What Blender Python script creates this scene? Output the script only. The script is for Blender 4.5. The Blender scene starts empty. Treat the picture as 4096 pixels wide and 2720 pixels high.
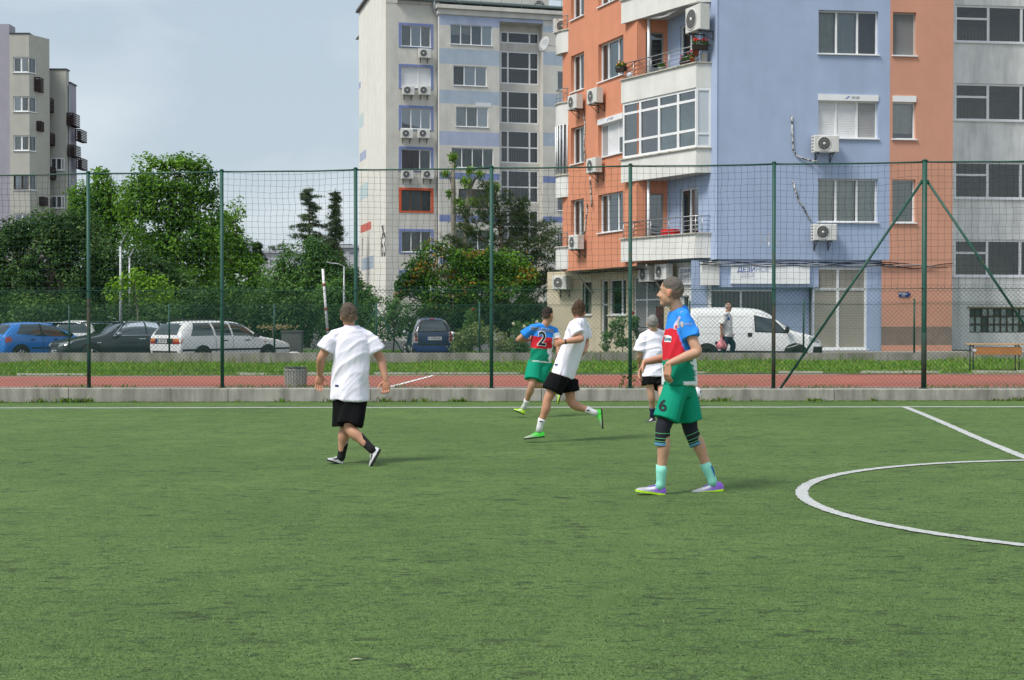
import bpy, bmesh, math, random
import numpy as np
from mathutils import Vector, Matrix, noise
from mathutils.bvhtree import BVHTree

rnd = random.Random(7)
rng = np.random.default_rng(11)
R = math.radians
SC = bpy.context.scene
COL = SC.collection

# ------------------------------------------------------------------ camera, sky, sun, exposure
FPX, CX, CY, HOR = 5500.0, 2048.0, 1360.0, 1275.0      # photograph: 4096 x 2720
CAMH = 1.55
PITCH = math.atan((CY - HOR) / FPX)
cam = bpy.data.cameras.new('camera'); cam_o = bpy.data.objects.new('camera', cam); COL.objects.link(cam_o)
cam.sensor_width = 36.0; cam.sensor_fit = 'HORIZONTAL'; cam.lens = FPX / 4096 * 36.0
cam.clip_start = 0.1; cam.clip_end = 5000
cam_o.location = (0, 0, CAMH); cam_o.rotation_euler = (R(90) - PITCH, 0, 0)
SC.camera = cam_o

SUN_TO = Vector((-0.80, -0.60, 0)).normalized()        # towards the sun, in plan
SUN_EL = R(54)
world = bpy.data.worlds.new('World'); SC.world = world; world.use_nodes = True
def build_world():
    nt = world.node_tree; N = nt.nodes; L = nt.links; N.clear()
    out = N.new('ShaderNodeOutputWorld'); bg = N.new('ShaderNodeBackground'); bg.inputs['Strength'].default_value = 0.1
    sky = N.new('ShaderNodeTexSky'); sky.sky_type = 'NISHITA'; sky.sun_disc = False
    sky.sun_elevation = SUN_EL; sky.sun_rotation = math.atan2(SUN_TO.x, SUN_TO.y)
    sky.air_density = 1.2; sky.dust_density = 2.0
    tc = N.new('ShaderNodeTexCoord')
    mp = N.new('ShaderNodeMapping'); mp.inputs['Scale'].default_value = (1.0, 1.0, 2.1); mp.inputs['Location'].default_value = (.37, .1, .55)
    n1 = N.new('ShaderNodeTexNoise'); n1.inputs['Scale'].default_value = 3.4; n1.inputs['Detail'].default_value = 6; n1.inputs['Roughness'].default_value = .46
    n1.inputs['Distortion'].default_value = .35
    cr = N.new('ShaderNodeValToRGB')
    cr.color_ramp.elements[0].position = .40; cr.color_ramp.elements[0].color = (3.6, 4.25, 4.85, 1)
    cr.color_ramp.elements[1].position = .62; cr.color_ramp.elements[1].color = (5.7, 6.15, 6.5, 1)
    mx = N.new('ShaderNodeMixRGB'); mx.inputs['Fac'].default_value = .86      # thick cloud cover over the sky
    L.new(tc.outputs['Generated'], mp.inputs['Vector']); L.new(mp.outputs[0], n1.inputs['Vector'])
    L.new(n1.outputs['Fac'], cr.inputs['Fac']); L.new(sky.outputs[0], mx.inputs['Color1']); L.new(cr.outputs[0], mx.inputs['Color2'])
    L.new(mx.outputs[0], bg.inputs['Color']); L.new(bg.outputs[0], out.inputs['Surface'])
build_world()
sun = bpy.data.lights.new('sun', 'SUN'); sun.energy = 2.3; sun.angle = R(18); sun.color = (1.0, .955, .88)
sun_o = bpy.data.objects.new('sun', sun); COL.objects.link(sun_o)
d_ = Vector((SUN_TO.x * math.cos(SUN_EL), SUN_TO.y * math.cos(SUN_EL), math.sin(SUN_EL)))
sun_o.rotation_euler = d_.to_track_quat('Z', 'Y').to_euler(); sun_o.location = (-30, -10, 60)
vs = SC.view_settings; vs.view_transform = 'Standard'; vs.look = 'None'; vs.gamma = 1; vs.use_curve_mapping = False
vs.exposure = 0.58
SC.render.engine = 'CYCLES'
SC.cycles.max_bounces = 6; SC.cycles.diffuse_bounces = 3; SC.cycles.glossy_bounces = 3; SC.cycles.transparent_max_bounces = 24
SC.cycles.transmission_bounces = 4; SC.cycles.use_denoising = True
SC.cycles.sample_clamp_indirect = 4

# ------------------------------------------------------------------ from the photograph to the place
_F = Vector((0, math.cos(PITCH), -math.sin(PITCH))); _U = Vector((0, math.sin(PITCH), math.cos(PITCH)))
def ray(u, v):
    return _F + Vector(((u - CX) / FPX, 0, 0)) + _U * ((CY - v) / FPX)
def at(u, v, Y):
    d = ray(u, v); return Vector((0, 0, CAMH)) + d * (Y / d.y)
FA = R(7.2)                                             # the fence line is turned a little
FE = Vector((math.cos(FA), -math.sin(FA), 0)); FN = Vector((math.sin(FA), math.cos(FA), 0))
FC = Vector((0, 25.7, 0))
def fs(s, w, z=0.0):                                    # along the fence, beyond the fence, up
    p = FC + FE * s + FN * w; return Vector((p.x, p.y, z))
def sw(p):
    q = Vector((p[0], p[1], 0)) - FC; return q.dot(FE), q.dot(FN)
FSL = .0092
def field_z(x, y):
    return FSL * sw((x, y))[0]
def on_field(u, v, dz=0.0):                             # where a pixel meets the pitch
    d = ray(u, v); o = Vector((0, 0, CAMH - dz))
    # z = FSL * ((p - FC).FE)
    a = d.z - FSL * (d.x * FE.x + d.y * FE.y); b = FSL * ((o - FC).dot(FE)) - o.z
    t = b / a; p = o + d * t; return Vector((p.x, p.y, p.z))
def lerp(a, b, t): return a + (b - a) * t

# ------------------------------------------------------------------ materials
MATS = {}
def srgb(r, g, b):
    f = lambda c: (c / 255 / 12.92) if c / 255 <= .04045 else ((c / 255 + .055) / 1.055) ** 2.4
    return (f(r), f(g), f(b))
def mat(name, col, rough=.7, var=0.0, vscale=6, spec=.3, metal=0, bump=0, bscale=60, stain=0, stain_scale=1.2, coat=0, aniso=(1, 1, 1),
        col2=None, v2scale=None, v2=(.45, .6), sheen=0, coords='Object', transl=0, attr=None, stain_col=None, stain_lo=.46):
    if name in MATS: return MATS[name]
    m = bpy.data.materials.new(name); m.use_nodes = True; MATS[name] = m
    nt = m.node_tree; N = nt.nodes; L = nt.links; b = N['Principled BSDF']
    b.inputs['Roughness'].default_value = rough; b.inputs['Specular IOR Level'].default_value = spec; b.inputs['Metallic'].default_value = metal
    if coat: b.inputs['Coat Weight'].default_value = coat; b.inputs['Coat Roughness'].default_value = .06
    if sheen: b.inputs['Sheen Weight'].default_value = sheen
    tc = N.new('ShaderNodeTexCoord'); mp = N.new('ShaderNodeMapping'); mp.inputs['Scale'].default_value = aniso
    L.new(tc.outputs[coords], mp.inputs['Vector'])
    cur = None
    if attr:
        an = N.new('ShaderNodeAttribute'); an.attribute_name = attr; cur = an.outputs['Color']
    else:
        rgb = N.new('ShaderNodeRGB'); rgb.outputs[0].default_value = (*col, 1); cur = rgb.outputs[0]
    def nz(scale, detail=4, rgh=.6, src=None):
        n = N.new('ShaderNodeTexNoise'); n.inputs['Scale'].default_value = scale; n.inputs['Detail'].default_value = detail; n.inputs['Roughness'].default_value = rgh
        L.new((src or mp).outputs[0], n.inputs['Vector']); return n
    def mrange(o, a, c, d, e):
        r = N.new('ShaderNodeMapRange'); r.inputs[1].default_value = a; r.inputs[2].default_value = c; r.inputs[3].default_value = d; r.inputs[4].default_value = e
        L.new(o, r.inputs[0]); return r.outputs[0]
    def mix(fac, c1, c2, mode='MIX'):
        x = N.new('ShaderNodeMixRGB'); x.blend_type = mode
        for i, s in ((0, fac), (1, c1), (2, c2)):
            if hasattr(s, 'node'): L.new(s, x.inputs[i])
            elif isinstance(s, (int, float)): x.inputs[i].default_value = s
            else: x.inputs[i].default_value = (*s, 1)
        return x.outputs[0]
    if col2:
        n = nz(v2scale or vscale, 5, .62); cur = mix(mrange(n.outputs[0], v2[0], v2[1], 0, 1), cur, col2)
    if var:
        n = nz(vscale); f = mrange(n.outputs[0], .3, .7, 1 - var, 1 + var)
        hs = N.new('ShaderNodeHueSaturation'); L.new(cur, hs.inputs['Color']); L.new(f, hs.inputs['Value']); cur = hs.outputs[0]
    if stain:                                            # run-off streaks and blotches on walls
        m2 = N.new('ShaderNodeMapping'); m2.inputs['Scale'].default_value = (stain_scale * 1.6, stain_scale * 1.6, stain_scale * .22)
        L.new(tc.outputs['Object'], m2.inputs['Vector'])
        n = nz(1.0, 7, .68, m2); f = mrange(n.outputs[0], stain_lo, .74, 0, stain)
        cur = mix(f, cur, stain_col or tuple(c * .35 + .02 for c in col))
    L.new(cur, b.inputs['Base Color'])
    if bump:
        n = nz(bscale, 5, .6); bp = N.new('ShaderNodeBump'); bp.inputs['Strength'].default_value = bump; bp.inputs['Distance'].default_value = .02
        L.new(n.outputs[0], bp.inputs['Height']); L.new(bp.outputs[0], b.inputs['Normal'])
    if transl:
        t = N.new('ShaderNodeBsdfTranslucent'); ms = N.new('ShaderNodeMixShader'); ms.inputs[0].default_value = transl
        tcol = mix(1.0, cur, (1.25, 1.3, .6), 'MULTIPLY'); L.new(tcol, t.inputs['Color'])
        L.new(b.outputs[0], ms.inputs[1]); L.new(t.outputs[0], ms.inputs[2]); L.new(ms.outputs[0], N['Material Output'].inputs['Surface'])
    return m
def glass_mat(name, tint=(.55, .6, .62), refl=.16, rough=.02):
    if name in MATS: return MATS[name]
    m = bpy.data.materials.new(name); m.use_nodes = True; MATS[name] = m
    nt = m.node_tree; N = nt.nodes; L = nt.links; N.remove(N['Principled BSDF'])
    t = N.new('ShaderNodeBsdfTransparent'); t.inputs[0].default_value = (*tint, 1)
    g = N.new('ShaderNodeBsdfGlossy'); g.inputs['Roughness'].default_value = rough; g.inputs['Color'].default_value = (.9, .95, 1, 1)
    fr = N.new('ShaderNodeFresnel'); fr.inputs['IOR'].default_value = 1.5
    ad = N.new('ShaderNodeMath'); ad.operation = 'ADD'; ad.inputs[1].default_value = refl; ad.use_clamp = True
    ms = N.new('ShaderNodeMixShader'); L.new(fr.outputs[0], ad.inputs[0]); L.new(ad.outputs[0], ms.inputs[0])
    L.new(t.outputs[0], ms.inputs[1]); L.new(g.outputs[0], ms.inputs[2]); L.new(ms.outputs[0], N['Material Output'].inputs['Surface'])
    return m

# ------------------------------------------------------------------ objects and mesh building
def tag(o, label=None, cat=None, group=None, kind=None):
    if label: o['label'] = label
    if cat: o['category'] = cat
    if group: o['group'] = group
    if kind: o['kind'] = kind
    return o
def empty(name, loc=(0, 0, 0), label=None, cat=None, group=None, parent=None):
    o = bpy.data.objects.new(name, None); COL.objects.link(o); o.location = loc; o.empty_display_size = .2
    if parent: o.parent = parent
    return tag(o, label, cat, group)
class MB:
    def __init__(s): s.v = []; s.f = []; s.m = []; s.mats = []; s.sm = []
    def mi(s, m):
        if m not in s.mats: s.mats.append(m)
        return s.mats.index(m)
    def add(s, vs, fcs, m, smooth=False):
        o = len(s.v); s.v += [tuple(v) for v in vs]; k = s.mi(m)
        for f in fcs: s.f.append(tuple(i + o for i in f)); s.m.append(k); s.sm.append(smooth)
        return s
    def quad(s, a, b, c, d, m): return s.add([a, b, c, d], [(0, 1, 2, 3)], m)
    def poly(s, pts, m): return s.add(pts, [tuple(range(len(pts)))], m)
    def hexa(s, p, m):                                   # 8 points: bottom ring then top ring
        return s.add(p, [(3, 2, 1, 0), (4, 5, 6, 7), (0, 1, 5, 4), (1, 2, 6, 5), (2, 3, 7, 6), (3, 0, 4, 7)], m)
    def box(s, a, b, m):
        x0, y0, z0 = a; x1, y1, z1 = b
        return s.hexa([(x0, y0, z0), (x1, y0, z0), (x1, y1, z0), (x0, y1, z0), (x0, y0, z1), (x1, y0, z1), (x1, y1, z1), (x0, y1, z1)], m)
    def obox(s, c, ax, ay, az, m):                       # centre and three half axes
        c, ax, ay, az = map(Vector, (c, ax, ay, az))
        return s.hexa([c - ax - ay - az, c + ax - ay - az, c + ax + ay - az, c - ax + ay - az,
                       c - ax - ay + az, c + ax - ay + az, c + ax + ay + az, c - ax + ay + az], m)
    def bar(s, p, q, r, m, n=6, r2=None, cap=True, smooth=True):
        return s.tube([p, q], [r, r2 if r2 is not None else r], m, n, cap, smooth)
    def tube(s, pts, rad, m, n=6, cap=True, smooth=True):
        pts = [Vector(p) for p in pts]; k = len(pts)
        if isinstance(rad, (int, float)): rad = [rad] * k
        vs = []; up = None
        for i, p in enumerate(pts):
            t = (pts[min(i + 1, k - 1)] - pts[max(i - 1, 0)]).normalized()
            if up is None: up = t.orthogonal().normalized()
            up = (up - t * up.dot(t))
            up = up.normalized() if up.length > 1e-6 else t.orthogonal().normalized()
            w = t.cross(up)
            for j in range(n):
                a = 2 * math.pi * j / n; vs.append(p + (up * math.cos(a) + w * math.sin(a)) * rad[i])
        fc = [(i * n + j, i * n + (j + 1) % n, (i + 1) * n + (j + 1) % n, (i + 1) * n + j) for i in range(k - 1) for j in range(n)]
        if cap: fc += [tuple(range(n - 1, -1, -1)), tuple((k - 1) * n + j for j in range(n))]
        return s.add(vs, fc, m, smooth)
    def lathe(s, prof, c, m, n=16, ax=(0, 0, 1), smooth=True, cap=True):   # profile (radius, height)
        ax = Vector(ax).normalized(); x = ax.orthogonal().normalized(); y = ax.cross(x); c = Vector(c); vs = []
        for r, h in prof:
            for j in range(n):
                a = 2 * math.pi * j / n; vs.append(c + ax * h + (x * math.cos(a) + y * math.sin(a)) * r)
        k = len(prof)
        fc = [(i * n + j, i * n + (j + 1) % n, (i + 1) * n + (j + 1) % n, (i + 1) * n + j) for i in range(k - 1) for j in range(n)]
        if cap: fc += [tuple(range(n - 1, -1, -1)), tuple((k - 1) * n + j for j in range(n))]
        return s.add(vs, fc, m, smooth)
    def prism(s, pts, ext, m):                           # flat outline pushed along ext
        k = len(pts); ext = Vector(ext); P = [Vector(p) for p in pts]
        return s.add(P + [p + ext for p in P], [tuple(range(k - 1, -1, -1)), tuple(range(k, 2 * k))] +
                     [(i, (i + 1) % k, (i + 1) % k + k, i + k) for i in range(k)], m)
    def ball(s, c, r, m, n=10, k=6, sc=(1, 1, 1)):
        vs = []; c = Vector(c)
        for i in range(k + 1):
            p = math.pi * i / k
            for j in range(n):
                a = 2 * math.pi * j / n
                vs.append(c + Vector((math.sin(p) * math.cos(a) * sc[0], math.sin(p) * math.sin(a) * sc[1], math.cos(p) * sc[2])) * r)
        return s.add(vs, [(i * n + j, i * n + (j + 1) % n, (i + 1) * n + (j + 1) % n, (i + 1) * n + j) for i in range(k) for j in range(n)], m, True)
    def mesh(s, name):
        me = bpy.data.meshes.new(name); me.from_pydata(s.v, [], s.f)
        for m in s.mats: me.materials.append(m)
        me.polygons.foreach_set('material_index', s.m); me.polygons.foreach_set('use_smooth', s.sm); me.update(); return me
    def build(s, name, parent=None, loc=None, **k):
        o = bpy.data.objects.new(name, s.mesh(name)); COL.objects.link(o)
        if parent:
            o.parent = parent
            if parent.type == 'EMPTY' or any(abs(c) > 1e-9 for c in parent.location):   # meshes are written in world space
                o.matrix_parent_inverse = world_of(parent).inverted()
        if loc: o.location = loc
        return tag(o, **k)
def world_of(o):
    m = Matrix.LocRotScale(o.location, o.rotation_euler, o.scale)
    return (world_of(o.parent) @ o.matrix_parent_inverse @ m) if o.parent else m
def raw(name, verts, faces, m, parent=None, smooth=False, colors=None, **k):   # numpy meshes: faces (n,3) or (n,4)
    me = bpy.data.meshes.new(name); n = len(verts); faces = np.asarray(faces, dtype=np.int32); c = faces.shape[1]
    me.vertices.add(n); me.vertices.foreach_set('co', np.asarray(verts, dtype=np.float32).ravel())
    me.loops.add(faces.size); me.loops.foreach_set('vertex_index', faces.ravel())
    me.polygons.add(len(faces)); me.polygons.foreach_set('loop_start', np.arange(0, faces.size, c, dtype=np.int32))
    me.polygons.foreach_set('loop_total', np.full(len(faces), c, dtype=np.int32))
    if smooth: me.polygons.foreach_set('use_smooth', np.ones(len(faces), dtype=bool))
    me.materials.append(m); me.update(calc_edges=True)
    if colors is not None:
        a = me.color_attributes.new('col', 'FLOAT_COLOR', 'POINT')
        cc = np.ones((n, 4), dtype=np.float32); cc[:, :3] = colors; a.data.foreach_set('color', cc.ravel())
    o = bpy.data.objects.new(name, me); COL.objects.link(o)
    if parent:
        o.parent = parent; o.matrix_parent_inverse = world_of(parent).inverted()
    return tag(o, **k)
def text_mesh(s, size, m, font_bold=0.0, align='CENTER', extrude=0.0):
    cu = bpy.data.curves.new('t', 'FONT'); cu.body = s; cu.size = size; cu.align_x = align; cu.align_y = 'CENTER'; cu.offset = font_bold
    cu.extrude = extrude; cu.resolution_u = 3
    o = bpy.data.objects.new('t', cu); COL.objects.link(o)
    dg = bpy.context.evaluated_depsgraph_get(); me = bpy.data.meshes.new_from_object(o.evaluated_get(dg))
    bpy.data.objects.remove(o); me.materials.clear(); me.materials.append(m); return me
def text_obj(name, s, size, m, origin, ex, ey, parent=None, bold=0.0, sx=1.0, align='CENTER', **k):
    me = text_mesh(s, size, m, bold, align); ex = Vector(ex).normalized(); ey = Vector(ey).normalized(); o3 = Vector(origin)
    for v in me.vertices: v.co = o3 + ex * (v.co.x * sx) + ey * v.co.y
    o = bpy.data.objects.new(name, me); COL.objects.link(o)
    if parent: o.parent = parent; o.matrix_parent_inverse = world_of(parent).inverted()
    return tag(o, **k)
# ================================================================== ground, pitch, track, walls, fences
def struct(o): o['kind'] = 'structure'; return o
M_earth = mat('earth', (.10, .09, .065), .95, .3, 3, bump=.3, bscale=8)
M_asphalt = mat('asphalt', (.10, .10, .10), .93, .22, 1.2, bump=.35, bscale=140)
M_conc = mat('concrete', (.36, .345, .315), .92, .16, 2.2, bump=.35, bscale=50, stain=.85, stain_scale=2.2, stain_col=(.10, .095, .08), stain_lo=.40)
M_conc2 = mat('old_concrete', (.31, .295, .265), .93, .2, 2.0, bump=.4, bscale=40, stain=.85, stain_scale=1.6, stain_col=(.10, .10, .085), stain_lo=.40)
M_paint_line = mat('line_paint', (.50, .51, .515), .9, .16, 18, bump=.5, bscale=160, col2=(.22, .29, .19), v2scale=55, v2=(.52, .70))
M_track = mat('track_rubber', (.36, .115, .085), .9, .12, 1.6, bump=.3, bscale=200, col2=(.30, .11, .085), v2scale=.8)
M_trackline = mat('track_line', (.60, .53, .46), .9, .12, 9)

def turf():
    m = bpy.data.materials.new('artificial_turf'); m.use_nodes = True; nt = m.node_tree; N = nt.nodes; L = nt.links; b = N['Principled BSDF']
    b.inputs['Roughness'].default_value = .82; b.inputs['Specular IOR Level'].default_value = .22
    tc = N.new('ShaderNodeTexCoord')
    def nz(scale, det, rgh, sx=1, sy=1, dist=0):
        mp = N.new('ShaderNodeMapping'); mp.inputs['Scale'].default_value = (sx, sy, 1); L.new(tc.outputs['Object'], mp.inputs['Vector'])
        n = N.new('ShaderNodeTexNoise'); n.inputs['Scale'].default_value = scale; n.inputs['Detail'].default_value = det; n.inputs['Roughness'].default_value = rgh
        n.inputs['Distortion'].default_value = dist; L.new(mp.outputs[0], n.inputs['Vector']); return n.outputs[0]
    def ramp(s, p0, c0, p1, c1):
        r = N.new('ShaderNodeValToRGB'); e = r.color_ramp.elements; e[0].position = p0; e[0].color = (*c0, 1); e[1].position = p1; e[1].color = (*c1, 1)
        L.new(s, r.inputs[0]); return r.outputs[0]
    def mix(f, a, c, mode='MIX'):
        x = N.new('ShaderNodeMixRGB'); x.blend_type = mode
        for i, s in ((0, f), (1, a), (2, c)):
            if hasattr(s, 'node'): L.new(s, x.inputs[i])
            elif isinstance(s, (int, float)): x.inputs[i].default_value = s
            else: x.inputs[i].default_value = (*s, 1)
        return x.outputs[0]
    base = ramp(nz(.30, 4, .6), .32, (.108, .194, .060), .68, (.146, .240, .078))
    mid = ramp(nz(2.2, 5, .65, .8, 1.0), .25, (.72, .76, .74), .7, (1.15, 1.13, 1.1)); c = mix(.8, base, mid, 'MULTIPLY')
    dens = ramp(nz(.8, 3, .6), .35, (.35, .35, .35), .65, (1, 1, 1))
    streak = ramp(nz(15, 5, .66, .36, 1.0, .5), .555, (0, 0, 0), .63, (1, 1, 1)); st2 = ramp(nz(6.5, 6, .7, .5, 1.0, .6), .565, (0, 0, 0), .65, (1, 1, 1))
    c = mix(mix(1, mix(.9, (0, 0, 0), streak), dens, 'MULTIPLY'), c, (.030, .050, .032)); c = mix(mix(1, mix(.8, (0, 0, 0), st2), dens, 'MULTIPLY'), c, (.036, .058, .036))
    pale = ramp(nz(22, 4, .7, .5, 1), .62, (0, 0, 0), .74, (1, 1, 1)); c = mix(mix(.38, (0, 0, 0), pale), c, (.21, .28, .14))
    g1 = nz(120, 3, .8, .8, .8); fine = ramp(g1, .30, (.22, .24, .23), .70, (1.7, 1.65, 1.5)); c = mix(.9, c, fine, 'MULTIPLY')
    g2 = nz(38, 4, .75, .7, .9); c = mix(.65, c, ramp(g2, .32, (.50, .52, .50), .66, (1.35, 1.32, 1.25)), 'MULTIPLY')
    L.new(c, b.inputs['Base Color'])
    bp = N.new('ShaderNodeBump'); bp.inputs['Strength'].default_value = .8; bp.inputs['Distance'].default_value = .02; L.new(g1, bp.inputs['Height'])
    bp2 = N.new('ShaderNodeBump'); bp2.inputs['Strength'].default_value = .45; bp2.inputs['Distance'].default_value = .05; L.new(g2, bp2.inputs['Height'])
    L.new(bp2.outputs[0], bp.inputs['Normal']); L.new(bp.outputs[0], b.inputs['Normal'])
    return m
M_turf = turf()

struct(MB().quad((-2500, -2500, -.62), (2500, -2500, -.62), (2500, 2500, -.62), (-2500, 2500, -.62), M_earth).build('ground'))
def strip(name, s0, s1, w0, w1, z0, sl0, z1, sl1, m, parent=None):
    f = lambda s, w, z, sl: fs(s, w, z + sl * s)
    n = 80; mb = MB(); V = []
    for i in range(n + 1): a = lerp(s0, s1, i / n); V += [f(a, w0, z0, sl0), f(a, w1, z1, sl1)]
    return mb.add(V, [(2 * i, 2 * i + 2, 2 * i + 3, 2 * i + 1) for i in range(n)], m).build(name, parent)
struct(strip('pitch', -34, 34, -34, .02, 0, FSL, 0, FSL, M_turf))
def on_pitch(s, w, dz): return fs(s, w, FSL * s + dz)
def wav(s, k): return .02 * math.sin(s * 1.1 + k) + .014 * math.sin(s * 3.7 + k * 2) + .006 * math.sin(s * 11 + k)
def band(name, path, width, dz):                         # a painted line that follows a path of (s, w)
    mb = MB(); n = len(path); P = []
    for i, (s, w) in enumerate(path):
        a = Vector(path[max(i - 1, 0)]); b = Vector(path[min(i + 1, n - 1)]); t = (b - a).normalized(); q = Vector((-t.y, t.x)); h = width / 2 * rnd.uniform(.90, 1.06)
        j = rnd.uniform(-.007, .007)
        P += [on_pitch(s + q.x * (h + j), w + q.y * (h + j), dz), on_pitch(s - q.x * (h - j), w - q.y * (h - j), dz)]
    mb.add(P, [(2 * i, 2 * i + 2, 2 * i + 3, 2 * i + 1) for i in range(n - 1)], M_paint_line)
    return struct(mb.build(name))
band('touchline_marking', [(s * .05, -1.72 + wav(s * .05, 0)) for s in range(-400, 401)], .17, .004)
half_s = sw(on_field(3626, 1634))[0]
HW = [(half_s + .03 * math.sin(w * .5), -w) for w in [1.77 + .04 * i for i in range(420)]]
band('halfway_marking', HW, .115, .006)
cc = sw((5.55, 11.28))
band('centre_circle_marking', [(cc[0] + 3.1 * math.cos(a), cc[1] + 3.1 * math.sin(a)) for a in [2 * math.pi * i / 640 for i in range(641)]], .108, .008)

# scraps lying on the turf
scrap_m = mat('pale_scrap', (.55, .52, .42), .8, .2, 30)
for i, (u, v, l) in enumerate([(1422, 2643, .034), (3250, 2527, .009)]):
    p = on_field(u, v); mb = MB()
    mb.add([p + Vector((-l, -l * .2, .006)), p + Vector((l * .2, -l * .35, .012)), p + Vector((l, l * .2, .006)), p + Vector((0, l * .4, .009))], [(0, 1, 2), (0, 2, 3)],
           scrap_m if i == 0 else mat('yellow_scrap', (.6, .5, .04), .7))
    mb.build('fallen_leaf' if i == 0 else 'yellow_crumb', label='dry pale leaf lying on the turf near the bottom edge' if i == 0 else 'tiny yellow crumb lying on the turf in the foreground', cat='leaf' if i == 0 else 'crumb')

# low concrete wall under the sports fence, cast in lengths
def kw_top(s): return .243 + .0055 * s
kw = empty('concrete_kerb_wall', fs(0, .16, 0), 'long low stained concrete wall under the tall green sports fence', 'wall')
edges = [-21, -15.2, -11.6, -8.72, -5.5, -2.7, .55, 3.4, 5.9, 9.3, 12.6, 20]
for a, b in zip(edges[:-1], edges[1:]):
    a += .006; b -= .006; j = rnd.uniform(-.004, .004)
    P = [fs(a, .0 + j, -.45), fs(b, .0 + j, -.45), fs(b, .32, -.45), fs(a, .32, -.45)]
    T0, T1 = kw_top(a), kw_top(b)
    mb = MB(); c = .014
    ring = lambda s, T: [fs(s, j, -.45), fs(s, j, T - c), fs(s, j + c, T), fs(s, .32 - c, T), fs(s, .32, T - c), fs(s, .32, -.45)]
    A, B = ring(a, T0), ring(b, T1)
    mb.add(A + B, [(i, i + 6, (i + 1) % 6 + 6, (i + 1) % 6) for i in range(6)] + [(0, 1, 2, 3, 4, 5), (11, 10, 9, 8, 7, 6)], M_conc); mb.build('wall_segment', kw)

struct(strip('paved_strip', -40, 40, .33, .84, .222, .0057, .226, .006, mat('paving', (.30, .29, .27), .93, .2, 4, bump=.4, bscale=60)))
struct(strip('running_track', -40, 40, .80, 5.35, .228, .006, .277, .0078, M_track))
def trk(s, w, dz): t = (w - .8) / 4.55; return fs(s, w, lerp(.228 + .006 * s, .277 + .0078 * s, t) + dz)
for nm, w0, w1 in (('near_track_line', .86, .93), ('far_track_line', 5.27, 5.34)):
    V = [trk(-40 + i, w, .004) for i in range(81) for w in (w0, w1)]; struct(MB().add(V, [(2 * i, 2 * i + 2, 2 * i + 3, 2 * i + 1) for i in range(80)], M_trackline).build(nm))
p0, p1 = at(1563, 1544, 27.2), at(1714, 1508, 30.9); a0, a1 = sw(p0), sw(p1)
V = []
for i in range(13): t = i / 12; c_ = lerp(a0[0], a1[0], t); V += [trk(c_, lerp(.9, 5.3, t), .007), trk(c_ + lerp(.11, .09, t), lerp(.9, 5.3, t), .007)]
struct(MB().add(V, [(2 * i, 2 * i + 1, 2 * i + 3, 2 * i + 2) for i in range(12)], mat('start_line', (.75, .75, .73), .8, .1, 30)).build('white_track_marking'))

M_soil = mat('verge_soil', (.075, .09, .035), .95, .3, 5, bump=.5, bscale=30)
def vz(s, w): t = (w - 5.4) / 6.9; return .275 + .0078 * s + .07 * t * t
mb = MB(); S_ = [-40 + 2 * i for i in range(41)]; W_ = [5.37, 7, 8.6, 10, 11.2, 12.32]
mb.add([fs(s, w, vz(s, w)) for s in S_ for w in W_], [(i * 6 + j, (i + 1) * 6 + j, (i + 1) * 6 + j + 1, i * 6 + j + 1) for i in range(40) for j in range(5)], M_soil, True)
struct(mb.build('grass_verge'))
# verge edging stones, half sunk
edg = mat('edging', (.46, .43, .37), .95, .2, 6)
ek = empty('verge_edging', fs(0, 5.9, .25), 'broken line of pale edging stones in the grass beside the red track', 'edging')
s = -16.0
while s < 15.5:
    l = rnd.uniform(.7, 1.0)
    if rnd.random() < .62:
        w = 6.0 + rnd.uniform(-.03, .03); z = vz(s, w)
        MB().hexa([fs(s, w, z - .1), fs(s + l - .02, w, z - .1), fs(s + l - .02, w + .07, z - .1), fs(s, w + .07, z - .1),
                   fs(s, w, z + .055), fs(s + l - .02, w, z + .05), fs(s + l - .02, w + .07, z + .05), fs(s, w + .07, z + .055)], edg).build('edging_stone', ek)
    s += l
# rear retaining wall
def rw_top(s): return .605 + .003 * s
rwl = empty('concrete_retaining_wall', fs(0, 12.45, .2), 'grey mottled concrete wall between the grass strip and the parked cars', 'wall')
edges = [-32, -26, -20, -14.7, -10.2, -7.1, -3.3, .9, 4.8, 8.6, 12.5, 17, 24, 32]
for a, b in zip(edges[:-1], edges[1:]):
    a += .008; b -= .008; j = rnd.uniform(-.006, .006)
    MB().hexa([fs(a, 12.3 + j, -.3), fs(b, 12.3 + j, -.3), fs(b, 12.6, -.3), fs(a, 12.6, -.3),
               fs(a, 12.3 + j, rw_top(a)), fs(b, 12.3 + j, rw_top(b)), fs(b, 12.6, rw_top(b)), fs(a, 12.6, rw_top(a))], M_conc2).build('wall_segment', rwl)
def st_z(s): return .09 + .0035 * s
struct(strip('street', -160, 160, 12.61, 190, .09, .0035, .09, .0035, M_asphalt))

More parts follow.
